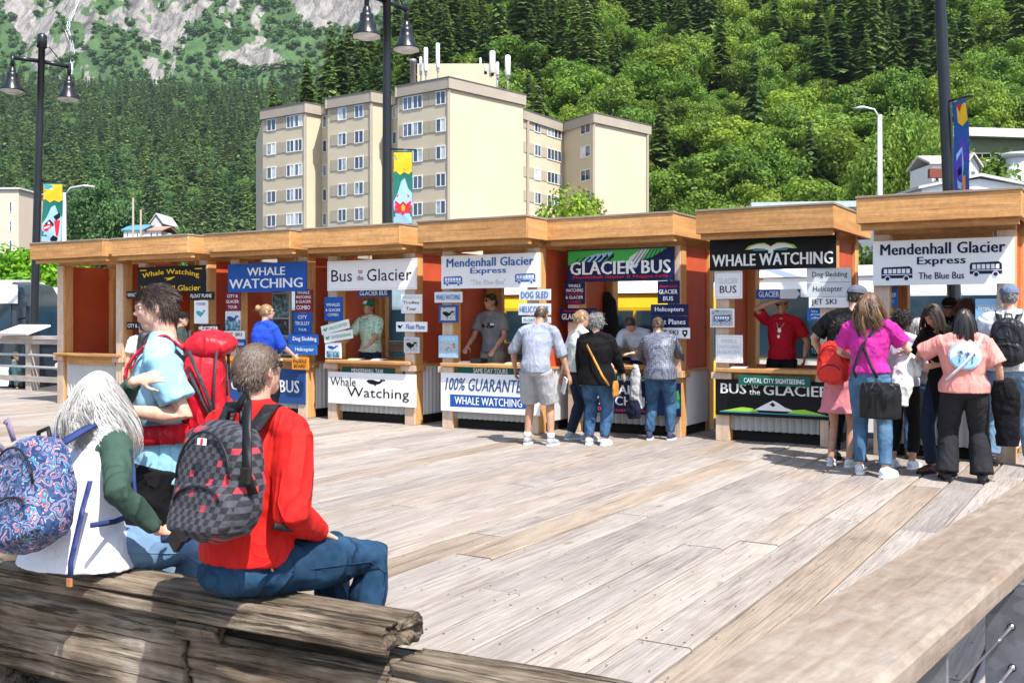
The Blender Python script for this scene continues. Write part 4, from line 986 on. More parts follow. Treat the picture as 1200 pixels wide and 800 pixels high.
def _f6(s, W, H, fy):
    flat(s, 'pgreen', [(W*.40, H*.1), (W*.48, H*.3), (W*.49, H*.1), (W*.49, -H*.1)], fy); flat(s, 'teal', [(W*.38, -H*.3), (W*.49, -H*.25), (W*.49, H*.0), (W*.42, H*.05)], fy)
sign(6, 678, 447, 798, 485, 'navy', 'navy whale watching board with white capitals on the front of the sixth kiosk', [('WHALE', .40, .25, .42, .28, 'white', dict(bold=.03)), ('WATCHING', .42, .60, .66, .28, 'white', dict(bold=.03)), ('100% Guaranteed', .42, .87, .58, .12, 'pink', B)], y=-.04, extra=_f6)
# kiosk 7
def _e7(s, W, H, fy):
    for q, c, k in ((1.12, 'lime', .0010), (1.0, 'white', .0020)):
        flat(s, c, [(-W*.185*q, H*.10), (-W*.16*q, H*.19*q), (-W*.11, H*.25*q), (-W*.05, H*.26*q), (-W*.012, H*.21), (0, H*.17), (W*.012, H*.21), (W*.05, H*.26*q), (W*.11, H*.25*q), (W*.16*q, H*.19*q), (W*.185*q, H*.10), (W*.12, H*.13), (W*.05, H*.11), (W*.018, H*.07), (W*.022, -H*.02), (-W*.022, -H*.02), (-W*.018, H*.07), (-W*.05, H*.11), (-W*.12, H*.13)], fy, 'whale_tail_emblem', k)
    flat(s, 'teal', [(-W*.13, H*.06), (W*.12, H*.06), (W*.14, H*.10), (-W*.15, H*.10)], fy, 'sea_line', .0005)
sign(7, 832, 276, 980, 315.5, 'black', 'big black banner with white whale watching capitals and a white whale tail', [('WHALE WATCHING', .5, .70, .95, .36, 'white', dict(bold=.035))], y=-.10, extra=_e7)
sign(7, 837.5, 317.5, 870, 350, 'white', 'white glacier bus board under the left end of the black banner', [('GLACIER', .5, .36, .72, .2, 'grey'), ('BUS', .5, .66, .6, .26, 'black', dict(bold=.01))], y=-.05, border='grey')
sign(7, 832.6, 361.5, 860.7, 383.5, 'white', 'white framed photo of a tour bus on the left post of the seventh kiosk', y=-.06, extra=lambda s, W, H, fy: (pic(s, W, H, fy, 'town', .06, .94, .08, .92), bus_icon(s, 0, -H*.05, W*.7, H*.4, fy-.002, 'dkblue')))
sign(7, 839, 392.5, 870.5, 425, 'white', 'white whale watching and glacier combo board by the red shirt vendor', [('WHALE', .5, .22, .6, .15, 'grey'), ('WATCHING', .5, .42, .8, .13, 'grey'), ('& GLACIER', .5, .60, .8, .13, 'grey'), ('COMBO', .5, .80, .6, .12, 'grey')], y=-.06, border='grey')
sign(7, 945.5, 314, 998, 330.5, 'pale', 'pale grey dog sledding board under the right end of the black banner', [('Dog Sledding', .52, .5, .78, .48, 'black', SER)], y=-.07)
sign(7, 945.5, 331, 998, 347.5, 'pale', 'pale grey helicopter board below the dog sledding board', [('Helicopter', .48, .5, .66, .5, 'black', SER)], y=-.07)
sign(7, 948, 348, 995, 360.5, 'white', 'white jet ski board behind the head of the man in the black tee', [('JET SKI', .38, .5, .62, .66, 'black', dict(bold=.01))], y=-.07)
sign(7, 946, 361, 975, 376, 'blue2', 'small blue we proudly offer board inside the seventh kiosk', [('We', .3, .25, .25, .16, 'white', B), ('proudly', .42, .5, .5, .2, 'white', B), ('offer', .36, .75, .35, .16, 'white', B)], y=.0)
sign(7, 949, 393, 968, 418, 'black', 'black city tour board with green letters, behind the red backpack', [('CITY', .4, .35, .6, .25, 'lime', B), ('TOUR', .45, .72, .7, .25, 'teal', B)], y=.0)
sign(7, 865.6, 440.7, 950, 452, 'green', 'green capital city sightseeing strip on the counter edge of the seventh kiosk', [('CAPITAL CITY SIGHTSEEING', .5, .5, .84, .5, 'white', dict(bold=.03))], y=-.14)
def _f7(s, W, H, fy):
    flat(s, 'white', [(-W*.16, -H*.32), (-W*.06, -H*.14), (-W*.0, -H*.04), (W*.04, -H*.10), (W*.10, -H*.22), (W*.20, -H*.32)], fy, 'mountain_emblem')
    flat(s, 'black', [(-W*.03, -H*.15), (0, -H*.09), (W*.02, -H*.17), (W*.0, -H*.22)], fy, 'mountain_emblem', .002)
    for q in (-1, 1): flat(s, 'lime', [(q*W*.12, -H*.37), (q*W*.17, -H*.28), (q*W*.26, -H*.25), (q*W*.38, -H*.34), (q*W*.44, -H*.38)], fy, 'green_hills', .0022)
    flat(s, 'teal', [(-W*.46, -H*.41), (W*.46, -H*.41), (W*.46, -H*.385), (-W*.46, -H*.385)], fy, 'sea_line', .0012)
sign(7, 838.6, 445.5, 978, 489, 'black', 'black Bus to the Glacier board with a white mountain on the seventh kiosk', [('BUS', .16, .26, .22, .28, 'white', dict(bold=.02)), ('to', .345, .16, .06, .13, 'white'), ('the', .345, .33, .09, .16, 'white'), ('GLACIER', .69, .26, .54, .28, 'white', dict(bold=.02))], y=-.05, extra=_f7)
# kiosk 8
def _e8(s, W, H, fy): bus_icon(s, -W*.32, -H*.24, W*.23, H*.32, fy, 'navy'); bus_icon(s, W*.31, -H*.18, W*.22, H*.32, fy, 'navy')
sign(8, 1023, 280, 1188.6, 333.5, 'white', 'largest white hanging sign with navy Express lettering and two navy buses', [('Mendenhall Glacier', .5, .20, .88, .25, 'navy', dict(bold=.035)), ('Express', .5, .49, .34, .22, 'navy', dict(bold=.03)), ('The Blue Bus', .5, .80, .32, .15, 'navy', dict(bold=.02))], y=-.08, chain=True, extra=_e8)
sign(8, 1033, 336, 1052, 360, 'blue2', 'blue glacier poster on the left post of the right end kiosk', [('GLACIER', .5, .4, .85, .2, 'white', B), ('TOURS', .5, .7, .6, .15, 'lblue')], y=.1)
sign(8, 1143, 350, 1170, 385, 'lblue', 'light blue poster on the right post of the right end kiosk', [('WHALES', .5, .3, .8, .2, 'white', B)], y=.0)
# hanging dark jacket
def _coat(m):
    m.tube([(0, 0, .0), (0, 0, -.12), (0, 0, -.4), (0, 0, -.75), (0, 0, -.98)], [.04, .15, .19, .22, .24], n=14, rad2=[.03, .06, .07, .08, .09], ref=(1, 0, 0))
cx, cz = kloc(6, 711, 342, 1.0); co_ = empty('coat', BOOTHS[6][0].location+U*cx+V*1.0+Vector((0, 0, cz)), RZ); tag(co_, 'long dark coat hanging on the back post of the sixth kiosk', 'coat')
part('fabric', cloth('black wool', (.02, .02, .022)), co_, _coat)
# things on counters
def stack_brochures(n_, x, y, c, lab):
    bo, w = BOOTHS[n_]; e = empty('brochure_stack', bo.location+U*x+V*y+Vector((0, 0, .945)), RZ+.2); tag(e, lab, 'brochures')
    for k in range(4): boxpart('sheet', ink(c if k % 2 == 0 else 'white'), e, -.10+.01*k, .10+.01*k, -.07, .07, .0+k*.006, .005+k*.006)
stack_brochures(4, .55, -.02, 'lime', 'green and white leaflets laid on the counter before the leafy shirt vendor'); stack_brochures(4, .95, .05, 'lblue', 'light blue leaflets laid on the counter beside the green ones')
stack_brochures(5, .35, .08, 'white', 'white leaflets at the left end of the fifth kiosk counter'); stack_brochures(5, 1.15, .05, 'yellow', 'yellow leaflets by the elbow of the man in grey shorts')
stack_brochures(6, .75, -.03, 'white', 'white papers on the counter between the vendor and the woman in the patterned blouse'); stack_brochures(7, .3, .0, 'white', 'white papers on the red shirt vendor\'s counter')
e = empty('card_reader', BOOTHS[5][0].location+U*.55+V*.12+Vector((0, 0, .945)), RZ); tag(e, 'small black card machine on the counter before the vendor in the grey tee', 'card reader')
boxpart('body', simple('black plastic', (.02, .02, .022), .4), e, -.09, .09, -.1, .1, 0, .07, bevel=.01); boxpart('screen', simple('dark glass', (.03, .05, .06), .1), e, -.07, .07, -.085, -.01, .071, .074)
# ------------------------------------------------------------------ apartment block
M_WALL = simple('cream render', (.56, .475, .34), .9, var=.06, vscale=.25, bstr=.12, bscale=3, bdist=.01, rand=0)
M_PARA = simple('taupe parapet metal', (.38, .325, .26), .7, var=.06, vscale=.5, bstr=.05)
M_INF = simple('taupe infill', (.40, .335, .245), .8, var=.05, bstr=.05)
M_WFR = paint('white window frame', (.78, .78, .78))
M_GLASS = newmat('window glass')
def _wg(m):
    oi = N(m, 'ShaderNodeObjectInfo'); v = coords(m, rand=9)
    r = ramp(m, [(0, (.015, .025, .05)), (.45, (.03, .05, .09)), (.62, (.10, .14, .18)), (.75, (.42, .45, .47)), (.9, (.62, .62, .60))]); 
    L(m, mth(m, 'ADD', mth(m, 'MULTIPLY', oi.outputs['Random'], .75), mth(m, 'MULTIPLY', noi(m, v, 1.3, 2), .3)), r.inputs[0]); setc(m, r.outputs[0])
    b = bsdf(m); b.inputs['Roughness'].default_value = .06; b.inputs['Specular IOR Level'].default_value = .8
_wg(M_GLASS)
def gp(px, Y): return Vector(((px-600)/1200*Y, Y, 0))
apt = empty('apartment_building', gp(526, 103.6)); tag(apt, 'beige stepped apartment block with white windows in front of the forest', 'building'); AO = apt.location.copy()
ch1 = [gp(308, 119.8), gp(357.5, 115.7), gp(377, 117.4), gp(384, 116.6), gp(384, 113.7), gp(435, 110), gp(460, 112), gp(465.6, 111.2), gp(466, 107.8), gp(526, 103.6), gp(613, 111.7)]
ch2 = [gp(613, 112.6), gp(660, 120.5), gp(696, 114.5), gp(760, 121.9)]
def wallmesh(name, chain, back, ztop, mat):
    poly = [(p.x-AO.x, p.y-AO.y) for p in chain]+[(p.x-AO.x, p.y-AO.y) for p in back]
    m = MB(); m.prism(poly, GZ, ztop, 'xy'); return m.obj(name, mat, apt)
wallmesh('wall', ch1, [gp(620, 134), gp(300, 134)], 24.75, M_WALL)
wallmesh('wall', ch2, [gp(740, 134), gp(613, 134)], 23.35, M_WALL)
def parapet(chain, z0, z1):
    for a, b in zip(chain[:-1], chain[1:]):
        d = (b-a); L_ = d.length
        if L_ < .9: continue
        an = math.atan2(d.y, d.x)
        m = MB(); m.box((0, 0, 0), (L_+.5, .5, z1-z0)); o = m.obj('parapet', M_PARA, apt, ((a.x+b.x)/2-AO.x, (a.y+b.y)/2-AO.y, (z0+z1)/2+.002*len(apt.children)), (0, 0, an))
        m = MB(); m.box((0, 0, 0), (L_+.6, .6, .10)); m.obj('parapet_cap', simple('dark flashing', (.14, .12, .11), .5), apt, ((a.x+b.x)/2-AO.x, (a.y+b.y)/2-AO.y, z1+.052+.001*len(apt.children)), (0, 0, an))
parapet(ch1, 24.7, 25.8); parapet(ch2, 23.3, 24.35)
def face_window(a, b, px0, px1, z0, z1, n=2, kind='window'):
    d = (b-a).normalized(); nrm = Vector((d.y, -d.x, 0))
    def s(px):
        r = Vector(((px-600)/1200, 1, 0)); t = a.dot(nrm)/r.dot(nrm); return (r*t-a).dot(d)
    s0, s1 = s(px0), s(px1); W, H = s1-s0, z1-z0; c = a+d*((s0+s1)/2)+nrm*.03
    loc = (c.x-AO.x, c.y-AO.y, (z0+z1)/2); an = math.atan2(d.y, d.x)
    if kind == 'panel':
        m = MB(); m.box((0, 0, 0), (W, .05, H)); m.obj('infill_panel', M_INF, apt, loc, (0, 0, an)); return
    m = MB(); f = .085
    for (x0, x1, y0, y1) in ((-W/2, W/2, H/2-f, H/2), (-W/2, W/2, -H/2, -H/2+f)): m.bbox(x0, x1, -.05, .03, y0, y1)
    for k in range(n+1):
        x = -W/2+f/2+(W-f)*k/n; m.bbox(x-f/2, x+f/2, -.047, .03, -H/2+f, H/2-f)
    w = m.obj('window', M_WFR, apt, loc, (0, 0, an))
    for k in range(n):
        x0 = -W/2+f+(W-f)*k/n; x1 = -W/2+(W-f)*(k+1)/n
        boxpart('pane', M_GLASS, w, x0, x1, -.01, .012, -H/2+f, H/2-f)
for r_ in range(6):
    z1 = 24.62-r_*2.78; z0 = z1-1.38
    A = ch1[0], ch1[1]; Bf = ch1[4], ch1[5]; Cf = ch1[8], ch1[9]
    face_window(*A, 313, 323.7, z0, z1); face_window(*A, 336, 344.8, z0, z1); face_window(*A, 345.6, 354.6, z0, z1)
    for a_, b_ in ((309.4, 312.6), (324, 329.5), (330, 335.6)): face_window(*A, a_, b_, z0+.08, z1-.08, kind='panel')
    face_window(*Bf, 396.2, 406.2, z0, z1); face_window(*Bf, 415.7, 426.2, z0, z1)
    for a_, b_ in ((387.6, 395.8), (406.6, 415.3), (426.6, 434)): face_window(*Bf, a_, b_, z0+.08, z1-.08, kind='panel')
    face_window(*Cf, 472.5, 483.5, z0, z1); face_window(*Cf, 484.3, 495.4, z0, z1); face_window(*Cf, 511, 522.6, z0, z1)
    for a_, b_ in ((468.5, 472.1), (496, 502.4), (503, 510.4)): face_window(*Cf, a_, b_, z0+.08, z1-.08, kind='panel')
    face_window(ch1[2], ch1[3], 378.6, 383.2, z0, z1, 1); face_window(ch1[6], ch1[7], 460.4, 465.0, z0, z1, 1)
    z1 = 23.72-r_*2.68; z0 = z1-1.32
    face_window(ch2[0], ch2[1], 626, 633.5, z0, z1); face_window(ch2[0], ch2[1], 641, 657.3, z0, z1, 4)
    for a_, b_ in ((613.6, 616.8), (618.4, 625.6), (634, 640.6)): face_window(ch2[0], ch2[1], a_, b_, z0+.08, z1-.08, kind='panel')
    face_window(ch2[1], ch2[2], 680.8, 692.4, z0, z1)
for (p_, ch, zt) in ((ch1[1], 0, 24.7), (ch1[5], 0, 24.7), (ch1[9], 0, 24.7), (gp(619, 113.2), 0, 23.3), (ch2[2], 0, 23.3), (gp(759, 121.6), 0, 23.3)):
    boxpart('corner_trim', M_PARA, apt, p_.x-AO.x-.13, p_.x-AO.x+.13, p_.y-AO.y-.13, p_.y-AO.y+.13, GZ, zt-.02)
pc = [at(492, 100, 112), at(536, 78, 110), at(597, 96, 117)]
boxpart('penthouse', M_WALL, apt, pc[0].x-AO.x, pc[2].x-AO.x-1.4, 109-AO.y, 122-AO.y, 24.7, 28.6)
M_ANT = paint('antenna white', (.80, .80, .80)); M_AGR = simple('antenna steel', (.4, .4, .4), .5, .6)
for i, (px, y0, y1, w, Y) in enumerate([(499, 56, 84, .45, 106), (513, 51, 80, .42, 106), (577, 60, 86, .62, 109), (583, 73, 88, .32, 109), (595, 65, 89, .6, 111), (569, 76, 84, .3, 109), (493, 67, 84, .3, 107), (563, 68, 82, .22, 110)]):
    p = at(px, y0, Y); q = at(px, y1, Y); a = empty('cell_antenna', (p.x, Y, 25.6)); tag(a, ['white panel antenna left on the roof, second in height', 'tallest white panel antenna on the roof, behind the lamp', 'broad white panel antenna right of the penthouse', 'small white panel antenna hugging the broad one', 'white panel antenna at the right end of the roof', 'short white antenna box on the penthouse edge', 'grey cluttered antenna left of the white pair', 'thin white whip antenna on the penthouse'][i], 'antenna', 'antennas on the apartment roof')
    part('panel', M_ANT, a, lambda m: m.lathe([(w/2*.8, q.z-25.6), (w/2, q.z-25.5), (w/2, p.z-25.7), (w/2*.7, p.z-25.6)], n=10))
    part('mast', M_AGR, a, lambda m: m.tube([(0, .2, -1), (0, .2, (p.z+q.z)/2-25.6)], .08, n=6))
    boxpart('bracket', M_AGR, a, -.15, .15, .0, .3, max(.1, q.z-25.9), max(.3, q.z-25.6))
p = at(484, 70, 107); a = empty('roof_vent_pipe', (p.x, 107, 25.6)); tag(a, 'fat grey vent pipe at the left end of the tall roof', 'vent pipe')
part('pipe', M_AGR, a, lambda m: m.lathe([(.3, -1), (.3, p.z-25.9), (.34, p.z-25.9), (.34, p.z-25.6)], n=12))
part('pipe_cap', M_DARK, a, lambda m: m.lathe([(.28, p.z-25.6), (.2, p.z-25.5)], n=12))
# ------------------------------------------------------------------ generic plain buildings
def house(px0, px1, ytop, Y, depth, wallc, label, roof=None, roof_h=0, wins=(), zb=None, yaw=0.0, eave=.3, wcat='house', gable_front=False):
    a, b = at(px0, ytop, Y), at(px1, ytop, Y); W = b.x-a.x; zt = a.z; c = (a.x+b.x)/2
    z0 = GZ if zb is None else zb
    e = empty('house', (c, Y, z0), yaw); tag(e, label, wcat); h = zt-z0
    boxpart('wall', wallc, e, -W/2, W/2, 0, depth, 0, h)
    if roof:
        if gable_front:
            for q in (-1, 1): part('roof', roof, e, lambda m, q=q: m.prism([(0, h+roof_h+.12), (q*(W/2+eave), h-.1), (q*(W/2+eave), h+.06), (0, h+roof_h+.3)], -eave, depth+eave))
            part('gable', wallc, e, lambda m: m.prism([(-W/2, h), (W/2, h), (0, h+roof_h)], .01, .2))
        elif roof_h:
            for y0, y1 in ((-eave, depth/2), (depth+eave, depth/2)):
                part('roof', roof, e, lambda m, y0=y0, y1=y1: m.add([(-W/2-eave, y0, h-.05), (W/2+eave, y0, h-.05), (W/2+eave, y1, h+roof_h), (-W/2-eave, y1, h+roof_h), (-W/2-eave, y0, h+.15), (W/2+eave, y0, h+.15), (W/2+eave, y1, h+roof_h+.2), (-W/2-eave, y1, h+roof_h+.2)], [(0, 1, 2, 3), (4, 5, 6, 7), (0, 1, 5, 4), (1, 2, 6, 5), (2, 3, 7, 6), (3, 0, 4, 7)]))
        else: boxpart('roof', roof, e, -W/2-eave, W/2+eave, -eave, depth+eave, h, h+.25)
    for (u0, u1, v0, v1) in wins:
        x0, x1 = -W/2+u0*W, -W/2+u1*W; zz1, zz0 = h*(1-v0) if False else h-v0, h-v1; f = .08
        def _w(m):
            m.bbox(x0, x1, -.05, .0, zz1-f, zz1); m.bbox(x0, x1, -.05, .0, zz0, zz0+f); m.bbox(x0, x0+f, -.048, .0, zz0+f, zz1-f); m.bbox(x1-f, x1, -.048, .0, zz0+f, zz1-f)
        w = part('window', M_WFR, e, _w); boxpart('pane', M_GLASS, w, x0+f, x1-f, -.02, -.005, zz0+f, zz1-f)
    return e
M_PEACH = simple('peach render', (.62, .50, .40), .9, var=.04, vscale=.3); M_BLUER = simple('blue metal roof', (.10, .28, .48), .5); M_PINKR = simple('faded red roof', (.42, .22, .17), .8); M_LGREY = simple('light grey render', (.55, .56, .56), .8, var=.06, vscale=.4)
M_CREAMR = simple('cream metal roof', (.62, .56, .50), .6)
ht = house(-40, 22, 222, 150, 14, M_PEACH, 'peach coloured tower block cut by the left edge of the photo', M_LGREY, 0, [(u, u+.055, 1.2+k*2.8+.6, 1.2+k*2.8+2.2) for k in range(7) for u in (.30, .52, .82)], wcat='building')
house(145, 166, 270, 170, 8, M_WHITE, 'small white house with a blue metal roof above the kiosk roofs', M_BLUER, 1.1, [(u, u+.14, .35, 1.1) for u in (.15, .42, .7)], zb=8)
house(167, 189, 270.5, 172, 8, M_WHITE, 'small white house with a faded red roof beside the blue roofed one', M_PINKR, .9, [(u, u+.14, .3, 1.0) for u in (.1, .4, .72)], zb=8)
house(177, 190, 262, 185, 8, M_LGREY, 'pale gabled house half hidden behind the red roofed one', M_LGREY, 1.6, [(.4, .6, .4, 1.2)], zb=8, gable_front=True)
house(22, 34, 268, 190, 8, M_LGREY, 'grey house between the peach tower and the lamp post', M_LGREY, 1.2, [(.3, .6, .4, 1.4)], zb=2)
# right hand town
e = house(1080, 1215, 220, 62, 16, M_WHITE, 'long white building with a red painted name under its gable, at the right', M_LGREY, .55, [], gable_front=True)
lettering(e, 'RED DOG', .2, 62*0+ (at(0, 227, 62).z-GZ), 3.6, .6, ink('red'), y=-.02, bold=.03)
house(1092, 1128, 192, 92, 5, M_WHITE, 'white house with a cream roof and a red balcony behind the white building', M_CREAMR, .9, [(u, u+.16, .4, 1.6) for u in (.08, .3, .52)], zb=9)
house(1133, 1147, 196, 91, 5, M_LGREY, 'narrow pale gabled wing with a dark porch opening', M_CREAMR, 1.0, [(.25, .75, .3, 2.0)], zb=9, gable_front=True)
b = boxpart('balcony', simple('red brown rail', (.20, .06, .04), .7), None, 0, 1, 0, 1, 0, 1); b.location = (at(1105, 204, 91.3).x, 91.2, at(0, 203, 91).z); b.scale = (2.6, .5, .8); tag(b, 'red brown balcony rail on the white house', 'balcony')
rw = empty('retaining_wall', (at(1175, 0, 108).x, 108, 0)); tag(rw, 'pale concrete retaining wall with a railing on the hillside at the right', 'retaining wall')
boxpart('concrete', M_LGREY, rw, -3.0, 14, 0, 1.2, 8, at(0, 187, 108).z)
for k in range(18): boxpart('baluster', M_AGR, rw, -2.9+k*.9, -2.84+k*.9, .4, .46, at(0, 187, 108).z, at(0, 179, 108).z)
boxpart('handrail', M_AGR, rw, -3, 14, .38, .48, at(0, 179.3, 108).z, at(0, 178.7, 108).z)
rd_ = empty('elevated_roadway', (at(1165, 0, 122).x, 122, 0), R(9)); tag(rd_, 'long cream edged roadway crossing the hillside near the right edge', 'bridge')
boxpart('edge_beam', M_CREAMR, rd_, -5.0, 18, 0, 4, at(0, 160, 122).z, at(0, 150, 122).z)
boxpart('under_road_shade', simple('painted roadway shade', (.16, .17, .11), .9), rd_, -5.0, 18, 1.2, 4, at(0, 178, 122).z, at(0, 160, 122).z-.01)  # dark grey green box, the shade under the roadway put in as colour
pl_ = empty('concrete_column', (at(1193, 0, 100).x, 100, 0)); tag(pl_, 'round concrete column with a flat head near the right edge', 'column')
part('shaft', M_LGREY, pl_, lambda m: m.lathe([(1.1, 5), (1.1, at(0, 186, 100).z)], n=16)); part('capital', M_LGREY, pl_, lambda m: m.lathe([(1.15, at(0, 186, 100).z), (1.5, at(0, 183, 100).z), (1.5, at(0, 180, 100).z)], n=16))
cr_ = empty('metal_canopy', (at(960, 0, 34).x, 34, GZ), R(-8)); tag(cr_, 'pale grey flat canopy roof showing above the kiosk with the black banner', 'canopy')
boxpart('roof_edge', simple('pale blue grey metal', (.45, .52, .54), .4), cr_, -2.2, 1.2, 0, 3, at(0, 243, 34).z-GZ, at(0, 236, 34).z-GZ)
for x in (-2, 1): boxpart('leg', M_AGR, cr_, x, x+.15, .2, .35, 0, at(0, 243, 34).z-GZ)
# shop behind the right end kiosk
sh = empty('shop_front', (at(1110, 0, 24).x, 24, GZ), RZ*.5); tag(sh, 'shop front with a dark awning and poster board seen through the right end kiosk', 'shop')
boxpart('wall', simple('brown shop timber', (.16, .09, .05), .8, var=.3), sh, -4.5, 5, 0, 3, 0, 2.6)
boxpart('fascia', M_LGREY, sh, -4.5, 5, -.35, 0, 2.62, 3.1)
boxpart('awning', simple('dark awning', (.03, .03, .04), .8), sh, -4.4, 4.9, -.9, -.36, 2.35, 2.55)
for k in range(7): boxpart('display_window', M_GLASS, sh, -4.2+k*1.3, -3.1+k*1.3, -.04, 0, 1.0, 2.1)
for k, c in enumerate(('blue2', 'yellow', 'maroon', 'teal', 'orange', 'green')): boxpart('poster', ink(c), sh, -4.0+k*1.5, -3.5+k*1.5, -.07, -.045, 1.25+.1*(k % 2), 2.0)
# ------------------------------------------------------------------ buses
def bus(name, loc, rz, L_, W, H, main, roofc, band, label, z_win, z_win1, nwin, front=True, lower=None, cat='bus'):
    e = empty(name, loc, rz); tag(e, label, cat)
    def _b(m):
        pr_ = [(-W/2, .35), (-W/2, z_win), (-W/2+.02, z_win1+.05), (-W/2+.10, H-.22), (-W/2+.35, H-.04), (0, H), (W/2-.35, H-.04), (W/2-.10, H-.22), (W/2-.02, z_win1+.05), (W/2, z_win), (W/2, .35)]
        sec = [(0, .80, .30), (.12, .94, .12), (.45, 1, 0), (L_-.45, 1, 0), (L_-.12, .94, .10), (L_, .84, .25)]
        vs = []; k = len(pr_)
        for (x, s_, dz) in sec:
            for (y, z) in pr_: vs.append((x, y*s_, z-(dz if z > 1 else -dz*.2)))
        fs = [(i*k+j, i*k+(j+1) % k, (i+1)*k+(j+1) % k, (i+1)*k+j) for i in range(len(sec)-1) for j in range(k)]+[tuple(range(k)), tuple((len(sec)-1)*k+j for j in reversed(range(k)))]
        m.add(vs, fs, False)
    part('body', main, e, _b)
    part('roof', roofc, e, lambda m: m.prism([(-W/2+.055, H-.20), (-W/2+.33, H-.02), (0, H+.03), (W/2-.33, H-.02), (W/2-.055, H-.20)], .4, L_-.4, 'yz'))
    if band: 
        for q in (-1, 1): boxpart('side_stripe', band, e, .5, L_-.5, q*(W/2+.004)-.006, q*(W/2+.004)+.006, z_win-.35, z_win-.2)
    gl = simple('bus glass', (.02, .05, .075), .06, var=.3, vscale=1)
    ww = (L_-.55)/nwin
    for q in (-1, 1):
        for k in range(nwin):
            boxpart('side_window', gl, e, .3+k*ww+.03, .3+(k+1)*ww-.03, q*(W/2+.0)-.012, q*(W/2)+.012, z_win, z_win1)
    boxpart('windshield', gl, e, L_-.02, L_+.03, -W*.38, W*.38, z_win-.25, z_win1-.05); boxpart('rear_window', gl, e, -.03, .02, -W*.34, W*.34, z_win, z_win1-.05)
    tyre = simple('tyre rubber', (.02, .02, .02), .8); rim = simple('wheel rim', (.5, .5, .5), .35, .8)
    for x in (L_*.2, L_*.8):
        for q in (-1, 1):
            wv = part('wheel', tyre, e, lambda m: m.lathe([(.30, -.14), (.46, -.14), (.48, -.05), (.48, .05), (.46, .14), (.30, .14)], n=22, axis='y'), loc=(x, q*(W/2-.14), .48))
            part('rim', rim, wv, lambda m: m.lathe([(.05, -.10), (.29, -.13), (.29, .13), (.05, .10)], n=16, axis='y'))
    for q in (-1, 1):
        part('headlight', simple('lamp glass', (.7, .7, .68), .1), e, lambda m: m.lathe([(.12, 0), (.12, .04), (.05, .06)], (L_-.02, q*W*.33, .85), 12, 'x'))
        part('tail_light', simple('red lamp', (.55, .01, .01), .15), e, lambda m: m.lathe([(.05, -.07), (.12, -.05), (.12, .03)], (0.0, q*W*.36, 1.62 if cat == 'trolley' else 1.2), 14, 'x'))
        part('marker_lamp', simple('amber lamp', (.85, .25, .01), .2), e, lambda m: m.ell((L_*.0+1.0, q*(W/2-.12), H-.24), (.13, .04, .04), nu=8, nv=5))
    boxpart('bumper', M_DARK, e, L_-.03, L_+.10, -W/2+.1, W/2-.1, .35, .6)
    part('mirror', M_DARK, e, lambda m: (m.tube([(L_-.1, -W/2, 2.2), (L_+.25, -W/2-.25, 2.25), (L_+.28, -W/2-.25, 2.0)], .02, n=5), m.box((L_+.28, -W/2-.25, 1.85), (.1, .2, .34))))
    return e
M_BWH = paint('bus white', (.80, .80, .79), .25); M_BYE = paint('bus yellow', (.80, .50, .02), .3); M_BBL = paint('bus blue', (.03, .12, .35), .3)
bus('coach', (-24.5, 28.2, GZ), 0, 11.6, 2.5, 3.25, simple('dark coach paint', (.03, .04, .05), .3), M_BWH, None, 'white coach with large blue tinted windows behind the back railing at the left', 1.75, 2.60, 5)
cw = [o for o in COL.objects if o.name.startswith('coach')][0]
for q in (-1, 1): boxpart('upper_panel', M_BWH, cw, .25, 11.5, q*1.268-.012, q*1.268+.012, 2.62, 3.12)
boxpart('lower_panel', M_BWH, cw, .3, 11.3, -1.275, -1.255, .45, .95)
bus('coach', (-13.6, 33.5, GZ), R(-20), 10, 2.5, 2.9, simple('dark bus paint', (.05, .055, .06), .3), M_BWH, None, 'dark coach with a white roof edge just left of the empty kiosk', 1.5, 2.4, 6)
q0 = at(583, 380, 18.9); bus('trolley_bus', (q0.x, q0.y, GZ), RZ, 4.15, 2.4, 2.84, M_BYE, M_BWH, M_DARK, 'yellow bus with a white roof parked behind the fifth and sixth kiosks', 1.85, 2.36, 6, cat='trolley')
q0 = at(862, 380, 19.5); bus('shuttle_bus', (q0.x-.2, q0.y, GZ), RZ, 6.5, 2.4, 3.15, M_BWH, M_BWH, M_BBL, 'white shuttle bus with an amber lamp seen through the seventh kiosk', 1.55, 2.60, 3)
q0 = at(428, 380, 22.5); bus('shuttle_bus', (q0.x-1.6, q0.y, GZ), RZ, 6.5, 2.4, 3.1, simple('pale blue bus', (.35, .48, .55), .3), M_BWH, M_BBL, 'pale blue bus seen through the back of the fourth kiosk', 1.5, 2.4, 4)
